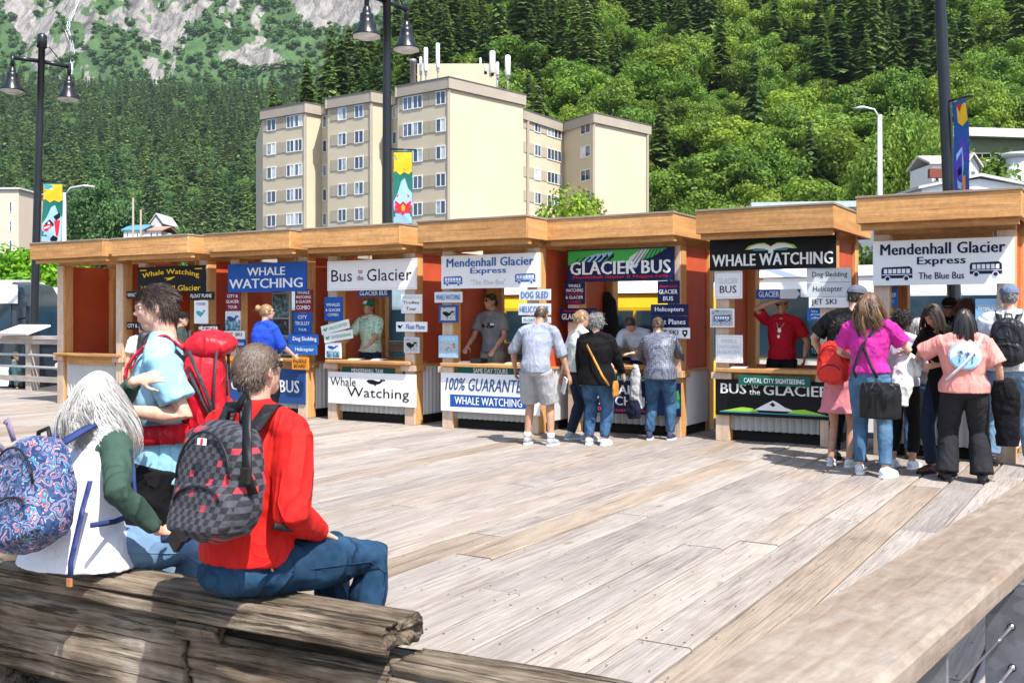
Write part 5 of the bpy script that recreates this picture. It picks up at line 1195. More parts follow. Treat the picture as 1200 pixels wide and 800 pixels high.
# ------------------------------------------------------------------ lamp posts with banners
M_BLK = simple('black enamel', (.012, .013, .016), .3, .2, bstr=.04); M_LENS = simple('milky lamp lens', (.62, .55, .48), .15)
def banner_art(e, k, x0, W, zt, H):
    cols = {'yellow': (.85, .50, .02), 'green': (.008, .13, .10), 'blue': (.28, .45, .75), 'purple': (.10, .05, .45), 'blue2': (.02, .10, .35)}
    for c in cols: MATS.setdefault('banner '+c, cloth('banner '+c, cols[c], rough=.6, bstr=.15))
    def bend(x, z): return .05*math.sin(z*4.0+x*3)*.5
    def sheet(m, xa, xb, za, zb, off, nx=4, nz=10, poly=None):
        vs = []; 
        for i in range(nz+1):
            for j in range(nx+1):
                x = xa+(xb-xa)*j/nx; z = za+(zb-za)*i/nz; vs.append((x, bend(x-x0, z)-off, z))
        m.add(vs, [(i*(nx+1)+j, i*(nx+1)+j+1, (i+1)*(nx+1)+j+1, (i+1)*(nx+1)+j) for i in range(nz) for j in range(nx)], True)
    bn = part('banner', MATS['banner green' if k < 2 else 'banner blue2'], e, lambda m: sheet(m, x0, x0+W, zt-H, zt, 0, 4, 16))
    def shape(col, pts, off=.004):
        m = MB(); vs = [(x0+u*W, bend(u*W, zt-v*H)-off, zt-v*H) for u, v in pts]; m.add(vs, [tuple(range(len(vs)))], False); m.obj('print', col if not isinstance(col, str) else (MATS.get('banner '+col) or ink(col)), bn, fix=False)
    yl = [(.02, .02), (.98, .02), (.98, .27), (.80, .31), (.55, .28), (.35, .32), (.15, .27), (.02, .28)]
    if k == 2: yl = [(.3, .06), (.98, .04), (.98, .22), (.6, .27), (.3, .22)]
    shape('yellow', yl, .006)
    shape('blue' if k != 2 else 'purple', [(.02, .97), (.02, .68), (.22, .58), (.42, .40), (.60, .36), (.78, .50), (.98, .56), (.98, .97)], .006)
    if k == 0:
        shape('teal', [(.05, .02), (.45, .03), (.55, .10), (.5, .18), (.25, .21), (.05, .16)], .010); shape('red', [(.06, .12), (.35, .13), (.32, .16), (.06, .15)], .013); shape('white', [(.38, .08), (.52, .09), (.44, .12)], .013)
        shape('black', [(.55, .55), (.85, .48), (.90, .56), (.70, .62)], .010); shape('red', [(.10, .70), (.45, .62), (.55, .70), (.30, .80), (.12, .78)], .010)
        shape('black', [(.18, .67), (.40, .60), (.62, .68), (.56, .71), (.40, .64), (.22, .70)], .013); shape('red', [(.60, .62), (.90, .60), (.86, .86), (.74, .88)], .010); shape('white', [(.14, .74), (.42, .70), (.40, .73), (.16, .76)], .014); shape('black', [(.45, .92), (.60, .86), (.85, .90), (.78, .96), (.5, .96)], .010)
        shape('white', [(.3, .655), (.38, .64), (.42, .67), (.34, .68)], .015)
    elif k == 1:
        shape('pink', [(.05, .05), (.3, .10), (.5, .16), (.62, .26), (.35, .20), (.08, .14)], .010); shape('teal', [(.08, .08), (.22, .10), (.3, .15), (.12, .13)], .013)
        for q in (-1, 1):
            for j in range(3): shape('red', [(.52+q*.12, .72+j*.035), (.52+q*.40, .66+j*.06), (.52+q*.44, .70+j*.06), (.52+q*.14, .76+j*.035)], .010)
            shape('red', [(.52+q*.08, .70), (.52+q*.34, .60), (.52+q*.20, .57), (.52+q*.28, .62)], .010)
        shape('red', [(.34, .72), (.52, .67), (.72, .72), (.74, .80), (.52, .86), (.32, .80)], .012); shape('orange', [(.42, .74), (.52, .71), (.64, .75), (.60, .81), (.46, .80)], .015)
    else:
        shape('lblue', [(.2, .55), (.55, .48), (.7, .66), (.5, .92), (.25, .9)], .010); shape('black', [(.30, .72), (.5, .68), (.52, .76), (.34, .78)], .013); shape('orange', [(.6, .8), (.8, .78), (.75, .98), (.55, .98)], .012); shape('red', [(.3, .03), (.7, .05), (.5, .12)], .012)
def lamp_post(px, Y, tilt, k, label, bw, dd, al, ro=0.0):
    X = (px-600)/1200*Y; e = empty('street_lamp', (X, Y, GZ)); tag(e, label, 'street lamp', 'black twin street lamps'); e.rotation_euler = (0, tilt, ro)
    T = 8.9
    part('pole', M_BLK, e, lambda m: m.lathe([(.16, 0), (.16, .5), (.115, .6), (.095, 3), (.08, 7), (.075, T-.35), (.11, T-.33), (.11, T-.05), (.06, T)], n=18))
    d = Vector(dd).normalized(); hsz = .98
    for q in (-1, 1):
        p = d*q
        part('arm', M_BLK, e, lambda m: (m.tube([p*.0+Vector((0, 0, 8.25)), p*al+Vector((0, 0, 8.23))], .05, n=10), m.tube([Vector((0, 0, T-.35))+p*.05, p*.16+Vector((0, 0, 8.62)), p*.38+Vector((0, 0, 8.38)), p*al*.8+Vector((0, 0, 8.31))], .014, n=6), m.tube([p*al+Vector((0, 0, 8.30)), p*al+Vector((0, 0, 8.02))], .045, n=10)))
        hd = part('lamp_shade', M_BLK, e, lambda m: m.lathe([(.05, 0), (.075, -.05), (.085, -.14), (.13, -.16), (.125, -.22), (.14, -.33), (.17, -.35), (.19, -.45), (.275, -.55), (.275, -.565)], n=24), loc=(p.x*al, p.y*al, 8.02)); hd.scale = (hsz, hsz, hsz)
        part('lens', M_LENS, hd, lambda m: m.lathe([(.262, -.566), (.25, -.59), (.16, -.625), (.02, -.635)], n=24))
    part('banner_arm', M_BLK, e, lambda m: m.tube([(0, 0, 5.45), (bw+.20, 0, 5.43)], .018, n=6))
    part('banner_arm', M_BLK, e, lambda m: m.tube([(0, 0, 3.98), (bw+.16, 0, 3.98)], .014, n=6))
    banner_art(e, k, .12, bw, 5.41, 1.42)
    return e
lamp_post(37, 24.0, R(1.6), 0, 'black twin street lamp at the left with a yellow green and blue bird banner', .47, (.78, .63, 0), .62)
lamp_post(453.5, 19.45, 0.0, 1, 'black twin street lamp before the apartment block with a red crab banner', .36, (.56, .83, 0), .57)
lamp_post(1128, 14.9, R(-3.4), 2, 'black street lamp pole at the right with a purple and blue banner', .27, (.7, .7, 0), .8, R(-66))
def cobra(px, ytop, Y, side, label, hx, base=GZ):
    p = at(px, ytop, Y); e = empty('street_light', (p.x, Y, base)); tag(e, label, 'street light'); h = p.z-base; L_ = (hx-px)/1200*Y
    part('pole', M_PIPE, e, lambda m: m.tube([(0, 0, 0), (0, 0, h)], [.17, .10], n=10))
    part('arm', M_PIPE, e, lambda m: m.tube([(0, 0, h-.2), (L_*.25, 0, h+.25), (L_*.7, 0, h+.35), (L_*.8, 0, h+.33)], .05, n=7))
    part('lamp_head', M_LGREY, e, lambda m: m.tube([(L_*.7, 0, h+.36), (L_*.85, 0, h+.33), (L_*1.15, 0, h+.30)], [.08, .16, .10], n=8, rad2=[.05, .08, .04], ref=(0, 1, 0)))
cobra(1031, 135, 46, -1, 'grey curved arm street light in front of the round tree at the right', 1005)
cobra(75, 226, 52, 1, 'grey curved arm street light beside the bird banner at the left', 106)
M_POLE = simple('pole timber', (.30, .25, .20), .9)
for (px, y0, Y, lab) in ((156, 232, 150, 'brown utility pole above the blue roofed house'), (165, 246, 160, 'short pole right of the brown utility pole'), (648, 54, 285, 'pale utility pole high among the conifers behind the apartment block'), (700, 90, 240, 'bare pale pole in the trees right of the apartment roof'), (1082, 96, 190, 'pale utility pole rising from the trees left of the right lamp post')):
    zt = at(px, y0, Y).z; g0 = float(hill((px-600)/1200*Y, Y)); e = empty('utility_pole', ((px-600)/1200*Y, Y, g0-2)); tag(e, lab, 'utility pole'); h = zt-g0+2
    s_ = max(1, Y/190)
    part('pole', M_POLE if Y < 200 else M_LGREY, e, lambda m: m.tube([(0, 0, 0), (0, 0, h)], [.22*s_, .14*s_], n=7))
    if px < 200: continue
    boxpart('crossarm', M_LGREY, e, -.6*s_, .6*s_, -.06, .06, h-1.2*s_, h-1.05*s_); boxpart('crossarm', M_LGREY, e, -.5*s_, .5*s_, -.06, .06, h-2.6*s_, h-2.45*s_)
# separate trees in the town
def tree(px, Y, h, w, seed, mat, label, base=GZ, clumps=30, leaves=150, leaf=.035, name='leafy_tree'):
    leaves, leaf = int(leaves*2.2), leaf*.62
    e = empty(name, ((px-600)/1200*Y, Y, base)); tag(e, label, 'tree')
    a = broad_arrays(seed, clumps, leaves, leaf=leaf); mi = a[3]
    for nm, sel in (('crown', mi == 0), ('trunk', mi == 1)):
        f = a[1][sel]; me = nmesh(nm, a[0]*np.array([h*w, h*w, h]), f, a[2], [mat if nm == 'crown' else M_BARK]); o = bpy.data.objects.new(nm, me); link(o, e)
    return e
tree(1063, 118, 27, .62, 77, M_BRD, 'round light green tree right of the grey street light', clumps=44, leaves=280, leaf=.024)
tree(121, 175, 22, .75, 78, M_BRF, 'round dark green tree above the first two kiosks', base=3, clumps=36, leaves=220, leaf=.03)
tree(665, 88, 13.2, .95, 79, M_LIME, 'small lime yellow tree in front of the apartment block', clumps=26, leaves=120)
for i, (px, Y, h) in enumerate([(-6, 44, 5.4), (22, 43, 5.0), (48, 45, 4.9), (74, 44, 4.9), (98, 46, 4.8), (-40, 46, 6)]):
    tree(px, Y, h, 1.35, 80+i, MATS.get('x') or M_HEDGE if False else (M_LIME2 if 'M_LIME2' in globals() else globals().setdefault('M_LIME2', foliage('fresh green leaves', (.045, .14, .006), (.14, .34, .012), (.30, .52, .03), .35))), ['bright green bush at the left edge behind the white coach', 'bright green bush left of the left lamp post', 'bright green bush right behind the left lamp post', 'bright green bush seen through the corner of the empty kiosk', 'bright green bush hidden mostly by the empty kiosk', 'bright green bush cut off by the left edge'][i], clumps=26, leaves=130, leaf=.045, name='leafy_bush')
for i, (px, Y, h, m_) in enumerate([(190, 185, 15, M_BRF), (205, 180, 13, M_BRD), (225, 172, 12, M_BRF), (245, 176, 13, M_BRD), (262, 168, 12, M_BRD), (283, 165, 12, M_BRF), (90, 240, 16, M_BRF), (60, 235, 15, M_BRD), (35, 230, 17, M_BRF), (172, 205, 16, M_BRF), (145, 215, 15, M_BRD)]):
    tree(px, Y, h, .95, 90+i, m_, ['bushy tree right of the red roofed house', 'second bushy tree right of the red roofed house', 'low green tree above the third kiosk roof', 'round green tree above the second and third kiosks', 'green tree just left of the apartment block', 'green tree touching the left corner of the apartment block', 'dark tree left of the round dark green tree', 'green tree behind the grey curved street light', 'dark tree beside the peach tower', 'dark tree behind the pale gabled house', 'green tree behind the blue roofed house'][i], base=3, clumps=24, leaves=120, leaf=.05)
for i, (px, Y, h) in enumerate([(1010, 70, 8), (1045, 66, 7), (1160, 103, 13.5), (1185, 103, 13), (1120, 110, 15), (985, 80, 9)]):
    tree(px, Y, h, 1.1, 120+i, M_BRD, ['leafy tree above the banner kiosk roof', 'leafy tree below the round light green tree', 'scrubby tree above the pale retaining wall', 'scrubby tree near the concrete column', 'leafy tree behind the cream roofed house', 'leafy tree left of the grey curved arm street light'][i], base=(GZ if Y < 90 else 4), clumps=24, leaves=110, leaf=.05)
# waterfall in the gully
wf = MB(); pts_ = [(91, -6), (90, 6), (86, 16), (81, 26), (80, 36), (84, 48), (86, 60), (85, 74), (86, 88)]
def hit(px, py):
    for Y in np.arange(1160, 2400, 3.0):
        if float(hill((px-600)/1200*Y, Y)) >= CAM_H+(372-py)/1200*Y: return at(px, py, Y-5)
    return at(px, py, 1800)
hp = [hit(*p) for p in pts_]
for a, b in zip(hp[:-1], hp[1:]):
    for k in range(3):
        o_ = Vector(((k-1)*2.0+rnd.uniform(-1, 1), -2, 0)); wf.tube([a+o_, (a+b)/2+o_+Vector((rnd.uniform(-1.5, 1.5), 0, 0)), b+o_], [rnd.uniform(.12, .5)]*3, n=5, cap=False)
o = wf.obj('waterfall', simple('white water', (.62, .65, .68), .6)); tag(o, 'thin white waterfall down the bare gully', kind='structure')
# ------------------------------------------------------------------ people
def skinmat(name, col):
    if name in MATS: return MATS[name]
    m = newmat(name); v = coords(m); n_ = noi(m, v, 18, 4)
    r = ramp(m, [(.3, (col[0]*.86, col[1]*.72, col[2]*.68)), (.6, col), (.8, tuple(min(1, c*1.08) for c in col))]); L(m, n_, r.inputs[0]); setc(m, r.outputs[0])
    b = bsdf(m); b.inputs['Roughness'].default_value = .5; b.inputs['Specular IOR Level'].default_value = .35
    b.inputs['Subsurface Weight'].default_value = .08; b.inputs['Subsurface Radius'].default_value = (.02, .008, .004)
    bump(m, noi(m, v, 90, 3), .12, .002); MATS[name] = m; return m
SK_FAIR = skinmat('fair skin', (.62, .38, .28)); SK_TAN = skinmat('tanned skin', (.46, .26, .17)); SK_BRN = skinmat('brown skin', (.32, .17, .105))
def hairmat(name, dark, lite, rough=.45):
    if name in MATS: return MATS[name]
    m = newmat(name); a = N(m, 'ShaderNodeAttribute', attribute_name='tint')
    r = ramp(m, [(.0, dark), (1.0, lite)]); L(m, a.outputs['Fac'], r.inputs[0]); setc(m, r.outputs[0])
    b = bsdf(m); b.inputs['Roughness'].default_value = rough; b.inputs['Specular IOR Level'].default_value = .45; MATS[name] = m; return m
H_BLACK = hairmat('black hair', (.006, .005, .005), (.028, .022, .02)); H_DARK = hairmat('dark brown hair', (.012, .007, .005), (.065, .038, .024))
H_BROWN = hairmat('brown hair', (.05, .025, .012), (.24, .13, .06)); H_BLOND = hairmat('blond hair', (.18, .10, .04), (.50, .33, .16))
H_GREY = hairmat('grey hair', (.10, .10, .10), (.42, .41, .40)); H_SILVER = hairmat('silver hair', (.26, .24, .21), (.72, .70, .665)); H_CURL = hairmat('reddish curly hair', (.04, .018, .01), (.20, .09, .05))
H_SHORT = hairmat('short brown grey hair', (.014, .009, .006), (.18, .12, .08))
def ik(a, b, l1, l2, hint):
    d = b-a; L_ = d.length; L_ = min(L_, (l1+l2)*.999)
    d = d.normalized(); x = (l1*l1-l2*l2+L_*L_)/(2*L_); h = math.sqrt(max(0, l1*l1-x*x)); hv = hint-d*hint.dot(d)
    hv = hv.normalized() if hv.length > 1e-6 else d.orthogonal().normalized()
    return a+d*x+hv*h, a+d*L_
def remesh(o, vox, smooth=3, disp=0.0, dscale=.12):
    r = o.modifiers.new('remesh', 'REMESH'); r.mode = 'VOXEL'; r.voxel_size = vox; r.use_smooth_shade = True
    s = o.modifiers.new('smooth', 'SMOOTH'); s.factor = .5; s.iterations = smooth
    if disp:
        key = 'folds%.3f' % dscale; t = bpy.data.textures.get(key)
        if not t: t = bpy.data.textures.new(key, 'CLOUDS'); t.noise_scale = dscale; t.noise_depth = 3
        d = o.modifiers.new('folds', 'DISPLACE'); d.texture = t; d.strength = disp; d.mid_level = .5; d.texture_coords = 'GLOBAL'
def hand(m, wr, d, pn, side, curl=.5, s=1.0, spread=.0, fist=None):
    """palm, four unequal bent fingers and a thumb off the side; d along the hand, pn the palm's facing"""
    d = d.normalized(); pn = (pn-d*pn.dot(d)).normalized(); x = d.cross(pn).normalized()*side   # x towards the thumb
    m.tube([wr-d*.02, wr+d*.03, wr+d*.085*s], [.026*s, .036*s, .040*s], n=10, rad2=[.020*s, .016*s, .013*s], ref=x, round_end=.5)
    ln = [.072, .080, .074, .058]
    for k in range(4):
        cu = curl if not isinstance(curl, (list, tuple)) else curl[k]
        off = (.030-.0195*k)*s; p = wr+d*.082*s+x*off; dd = (d+x*(.12-.08*k)*(1+spread)).normalized(); pts = [p]; a = cu*.5
        for j, f in enumerate((.45, .32, .23)):
            v = dd*math.cos(a)+pn*math.sin(a); p = p+v*ln[k]*f*s; pts.append(p); a += cu*.85
        m.tube(pts, [.0095*s, .009*s, .0082*s, .0068*s], n=7, round_end=.8)
    p = wr+d*.028*s+x*.028*s; v1 = (d*.55+x*.75+pn*.25).normalized(); v2 = (d*.85+x*.35+pn*.35*(1+curl if not isinstance(curl, (list, tuple)) else 1)).normalized()
    m.tube([p, p+v1*.036*s, p+v1*.036*s+v2*.030*s, p+v1*.036*s+v2*.055*s], [.013*s, .011*s, .0095*s, .0075*s], n=7, round_end=.8)
def add_tint(me, vals):
    a = me.attributes.new('tint', 'FLOAT', 'POINT'); a.data.foreach_set('value', np.asarray(vals, np.float32))
def hair_mesh(parent, mat, Mh, style, seed=1, n=500, length=.2, width=.006, wave=.0, s=1.0, curl=0.0, seg=8, back_only=False, body_push=None, cap_h=1.0, part_=0.0):
    """strands rooted on the scalp; Mh maps head space (x right, y face, z up, origin head centre) to the person"""
    g_ = np.random.default_rng(seed); rn = random.Random(seed)
    m = MB(); tint = []
    rx, ry, rz = .0785*s, .0995*s, .1025*s
    # scalp cap
    def lim(y): # lowest scalp z for a given y (front high, back low)
        if style in ('short', 'swept'): return .045 if y > .5 else (.004 if y > -.25 else -.06)
        return .045 if y > .5 else (-.035 if y > -.2 else -.075)
    nu, nv = 20, 10; base = []
    m0 = MB(); m0.ell((0, -.008, .012), (rx, ry, rz), nu=24, nv=14)
    keep = []
    for f in m0.f:
        c = sum((Vector(m0.v[i]) for i in f), Vector())/len(f); yy = c.y/ry
        if c.z > lim(yy)*s*.8 and not (yy > .55 and c.z < .055*s): keep.append(f)
    used = sorted({i for f in keep for i in f}); mp = {i: j for j, i in enumerate(used)}
    m.add([Mh @ Vector(m0.v[i]) for i in used], [tuple(mp[i] for i in f) for f in keep], True); tint += [.15]*len(used)
    rot = Mh.to_3x3(); down = Vector((0, 0, -1)); Mi = Mh.inverted()
    per = 1 if style in ('curly',) else (9 if style == 'long' else 6)
    for k in range(max(1, n//per)):
        while True:
            v = Vector(g_.normal(size=3)); v.normalize()
            if v.z*rz > lim(v.y)*s and not (v.y > .62 and v.z < .52): break
        # one lock: a shared path, its strands lying beside it
        ph = rn.uniform(0, 6.28); ph2 = rn.uniform(0, 6.28); lk = rn.uniform(.62, 1.12); tbl = rn.random(); amp = wave*rn.uniform(.5, 1.2); fq = rn.uniform(7, 11)
        jit = Vector((rn.uniform(-.3, .3), rn.uniform(-.2, .2), rn.uniform(-.3, .3))); fan = Vector(g_.normal(size=3))
        for q_ in range(per):
            spreadr = .08 if style == 'long' else .13
            v2 = (v+Vector(g_.normal(size=3))*spreadr*(1 if per > 1 else 0)).normalized()
            p = Vector((v2.x*rx, v2.y*ry-.008, v2.z*rz+.012)); nrm = Vector((v2.x/rx, v2.y/ry, v2.z/rz)).normalized()
            L_ = length*lk*rn.uniform(.9, 1.06)
            if style == 'long' and v.y > .35: L_ *= .8
            st = L_/seg; x_ = v.x; y_ = v.y; z_ = v.z
            if style == 'short': d = (nrm*.12+Vector((0, -.6 if y_ < .4 else .4, -.55))+jit*.45).normalized()
            elif style == 'long':
                flow = Vector((x_*1.1+(.3*math.copysign(1, x_+part_)), -.5 if y_ > -.3 else -.25, -.25 if z_ > .3 else -1)); d = (flow-nrm*flow.dot(nrm)*.9+jit*.25).normalized()
            elif style == 'curly': d = (nrm+Vector(g_.normal(size=3))*.5).normalized()
            elif style == 'swept': d = (Vector((0, (-.8 if z_ > .35 else -.1) if y_ < .45 else -.35, -.12 if z_ > .35 else (-.95 if y_ < .3 else .7)))+jit*1.3+nrm*(.45 if z_ > .5 else .10)).normalized()
            elif style == 'bun': d = (Vector((0, -.11, .05))-p).normalized()
            pw = Mh @ (p+nrm*rn.uniform(0, .004)); dw = (rot @ d).normalized(); nw = (rot @ nrm); pts = [pw.copy()]; tang = nw.cross(dw).normalized() if nw.cross(dw).length > .01 else Vector((1, 0, 0))
            hd_out = Vector((nw.x, nw.y, 0)); hd_out = hd_out.normalized() if hd_out.length > .05 else Vector((0, -1, 0))
            for j in range(seg):
                t = (j+1)/seg
                if style == 'long':
                    dw = (dw*.74+down*.36+hd_out*(.10 if t < .45 else -.05)*(1 if wave > .3 else .3)).normalized()
                    w = (tang*math.sin(ph+t*fq)+hd_out*math.cos(ph+t*fq)*.7)*amp*st*.55*min(1, t*2.5)
                elif style in ('short', 'swept'): dw = (dw*.85+down*.10).normalized(); w = tang*math.sin(ph+t*7)*wave*st*.5
                elif style == 'curly':
                    ax = Vector((math.sin(ph), math.cos(ph), math.sin(ph2))).normalized(); dw = (Matrix.Rotation(.75*curl, 3, ax) @ dw).normalized(); w = Vector()
                else: dw = (dw*.8+((Mh @ Vector((0, -.11, .05)))-pw).normalized()*.2).normalized(); w = Vector()
                pw = pw+dw*st+w
                hv = Mi @ pw; e = Vector((hv.x/(rx*1.02), (hv.y+.008)/(ry*1.02), (hv.z-.012)/(rz*1.02)))
                if e.length < 1 and style != 'bun':
                    e.normalize(); pw = Mh @ Vector((e.x*rx*1.03, e.y*ry*1.03-.008, e.z*rz*1.03+.012))
                if body_push: pw = body_push(pw, rn)
                pts.append(pw.copy())
            side = nw.cross(dw); side = side.normalized() if side.length > .01 else Vector((1, 0, 0)); side = (side+fan*.15).normalized()
            tb = min(1, max(0, tbl+rn.uniform(-.2, .2))); vs = []; fs = []
            for j, pp in enumerate(pts):
                ww = width*(1-.75*(j/seg)**2); off = nw*(ww*.35); vs += [pp-side*ww*.5, pp+off, pp+side*ww*.5]; tint += [tb*.85+.15*(j/seg)]*3
            for j in range(seg):
                a = j*3; fs += [(a, a+1, a+4, a+3), (a+1, a+2, a+5, a+4)]
            m.add(vs, fs, True)
    if style == 'bun':
        m1 = MB(); m1.ell((0, -.125, .06), (.045, .04, .045), nu=12, nv=8); m.add([Mh @ Vector(p) for p in m1.v], m1.f, True); tint += [g_.uniform(.2, .9) for _ in m1.v]
    me = m.mesh('hair', mat); add_tint(me, tint); o = bpy.data.objects.new('hair', me); link(o, parent); return o
DEF = dict(H=1.7, build=1.0, wide=1.0, lean=0.0, side=0.0, turn=0.0, nod=0.0, look=0.0, tilt=0.0, hipz=None, vox=.010, female=False, belly=0.0)
def person(label, pos, yaw, skin=SK_FAIR, arms=None, legs=None, shirt=None, bottom=None, shoes=None, hair=None, cap=None, glasses=None, group=None, extra=None, mustache=None, **kw):
    P = dict(DEF); P.update(kw); s = P['H']/1.75; W = P['build']*s; wd = P['wide']
    root = None
    hipz = P['hipz'] if P['hipz'] is not None else .93*s
    pel = Vector((P.get('px', 0), P.get('py', 0), hipz))
    Rl = Matrix.Rotation(-P['lean'], 3, 'X') @ Matrix.Rotation(P['side'], 3, 'Y'); Rt = Rl @ Matrix.Rotation(P['turn'], 3, 'Z')
    # spine: lean grows upward
    R1 = Matrix.Rotation(-P['lean']*.6, 3, 'X') @ Matrix.Rotation(P['side'], 3, 'Y')
    waist = pel+R1 @ Vector((0, -.01, .14*s)); chest = waist+Rl @ Vector((0, .0, .20*s)); shl = chest+Rl @ Vector((0, -.01, .15*s)); nk = shl+Rl @ Vector((0, -.01, .065*s))
    X = (Rt @ Vector((1, 0, 0))); Fw = Rt @ Vector((0, 1, 0)); Xp = Vector((1, 0, 0))
    shw = (.172 if P['female'] else .195)*s*(.6+.4*P['build'])
    Rh = Matrix.Rotation(P['look'], 3, 'Z') @ Matrix.Rotation(-P['nod'], 3, 'X') @ Matrix.Rotation(P['tilt'], 3, 'Y')
    hb = nk+(Rl @ Vector((0, .012, .045*s))); hc = hb+Rh @ Vector((0, .015*s, .085*s)); hs = s*P.get('head', 1.0)
    Mh = Matrix.Translation(hc) @ Rh.to_4x4() @ Matrix.Diagonal((hs, hs, hs, 1))
    J = dict(so=P.get('so', .168), pel=pel, waist=waist, chest=chest, shl=shl, nk=nk, hc=hc, X=X, Fw=Fw, Mh=Mh, s=s)
    # arms
    A = []
    arms = arms or [{}, {}]
    for sd, a in zip((1, -1), arms):   # 1: own right... here +x
        S = shl+X*shw*sd+Rt @ Vector((0, 0, -.02*s))
        tw = a.get('wrist'); tw = Vector(tw)*s if tw is not None else Vector((sd*(.26*W/s+.02), .06, 0))*s+Vector((pel.x, pel.y, hipz-.10*s))
        if a.get('abs'): tw = Vector(a['wrist'])
        hint = Vector(a.get('hint', (sd*.35, -1, -.1)))
        E, Wr = ik(S, tw, .29*s, .255*s, hint); A.append((S, E, Wr, a, sd))
    Lg = []
    legs = legs or [{}, {}]
    for sd, a in zip((1, -1), legs):
        Hh = pel+Vector((sd*.092*W, 0, -.02*s)); ta = a.get('ankle'); ta = Vector(ta)*s if ta is not None else Vector((sd*.11*s+pel.x, .0+pel.y*.0, .085*s))
        if a.get('abs'): ta = Vector(a['ankle'])
        K, An = ik(Hh, ta, .435*s, .42*s, Vector(a.get('hint', (sd*.05, 1, 0)))); Lg.append((Hh, K, An, a, sd))
    J['arms'] = A; J['legs'] = Lg
    # ---- body: one continuous mesh
    m = MB(); t = W*wd
    m.tube([pel+Vector((0, 0, -.03)), waist, chest, shl+Rl @ Vector((0, 0, -.03))], [.125*t, .112*t, .135*t, .115*t], n=12, rad2=[.095*t, .085*t, .095*t, .07*t], ref=X, round_end=.6)
    m.tube([A[1][0], shl, A[0][0]], [.042*s, .058*s, .042*s], n=10, round_end=.7)
    m.tube([shl+Rl @ Vector((0, 0, .0)), nk, hc+Rh @ Vector((0, -.02*s, -.05*s))], [.075*s, .052*s*(.9 if P['female'] else 1.05), .052*s], n=12)
    def hp(x, y, z): return Mh @ Vector((x, y, z))
    def he(c, r_, rx_=0):
        m1 = MB(); m1.ell((0, 0, 0), r_, nu=16, nv=11); Rr = Matrix.Rotation(rx_, 3, 'X'); m.add([Mh @ (Vector(c)+Rr @ Vector(p)) for p in m1.v], m1.f, True)
    he((0, -.012, .025), (.074, .094, .088)); he((0, .02, -.02), (.062, .068, .085)); he((0, .045, -.078), (.038, .036, .032)); he((0, .055, -.045), (.040, .030, .03))
    he((0, .078, .028), (.048, .018, .014)); he((.026, .066, -.012), (.02, .02, .018)); he((-.026, .066, -.012), (.02, .02, .018))
    he((0, .088, .008), (.008, .013, .026), -.35); he((0, .101, -.014), (.013, .013, .010)); he((.010, .092, -.018), (.008, .008, .007)); he((-.010, .092, -.018), (.008, .008, .007))
    he((0, .088, -.043), (.022, .009, .0055)); he((0, .086, -.053), (.018, .009, .006))
    for q in (-1, 1): he((q*.076, -.008, .0), (.008, .018, .031), .15); he((q*.072, -.002, -.018), (.009, .010, .012))
    for (S, E, Wr, a, sd) in A:
        ab = W*(.9 if P['female'] else 1)
        m.tube([S, S.lerp(E, .4), E, E.lerp(Wr, .3), Wr], [.050*ab, .046*ab, .037*ab, .040*ab, .026*s], n=10, round_end=.5)
        hd = Vector(a['hand']) if 'hand' in a else (Wr-E).normalized()
        pn = Vector(a['palm']) if 'palm' in a else (-X*sd*1.0+Vector((0, .2, 0)))
        hand(m, Wr+hd.normalized()*.012*s, hd, pn, sd*(a.get('flip', 1)), a.get('curl', .45), s*(.9 if P['female'] else 1)*a.get('hs', 1), a.get('spread', 0))
    for (Hh, K, An, a, sd) in Lg:
        m.tube([Hh, Hh.lerp(K, .3), K, K.lerp(An, .3), An+Vector((0, 0, -.02))], [.085*W, .082*W, .052*W, .055*W, .036*s], n=10, round_end=.4)
        fd = Vector(a.get('foot', (sd*.12, 1, 0))).normalized(); hz = An.z-.05*s
        m.tube([An+Vector((0, 0, -.02*s))-fd*.03*s, An+fd*.08*s+Vector((0, 0, -.045*s)), An+fd*.15*s+Vector((0, 0, -.06*s))], [.036*s, .038*s, .034*s], n=8, rad2=[.034*s, .022*s, .014*s], ref=fd.cross(Vector((0, 0, 1))), round_end=.5)
    root = m.obj('person', skin, None, pos, (0, 0, yaw), fix=False); remesh(root, P['vox'], 2); tag(root, label, 'person', group)
    J['root'] = root
    # eyes
    for q in (-1, 1):
        e = MB(); e.ell((0, 0, 0), (.0125, .0125, .0115), nu=12, nv=8); o = MB(); o.add([Mh @ (Vector(v)+Vector((q*.029, .0665, .012))) for v in e.v], e.f, True); ey = o.obj('eye', simple('eye white', (.62, .60, .57), .15, bstr=0), root, fix=False)
        e = MB(); e.ell((0, 0, 0), (.0062, .004, .0062), nu=10, nv=6); o = MB(); o.add([Mh @ (Vector(v)+Vector((q*.029, .0772, .012))) for v in e.v], e.f, True); o.obj('iris', simple('dark iris', (.03, .02, .015), .1, bstr=0), ey, fix=False)
        if hair and not cap:
            b = MB(); b.tube([Mh @ Vector((q*.013, .093, .034)), Mh @ Vector((q*.03, .090, .041)), Mh @ Vector((q*.048, .078, .036))], [.0035, .0045, .002], n=6); bo = b.obj('eyebrow', hair[0], root, fix=False); add_tint(bo.data, [.4]*len(b.v))
    # ---- clothes
    tv = P['vox']
    def garment(name, mat, mm, vox=None, sm=4, disp=.012, ds=.11): o = mm.obj(name, mat, root, fix=False); remesh(o, vox or max(.009, tv), sm, disp, ds); return o
    f = 1.0 if not P['female'] else .95
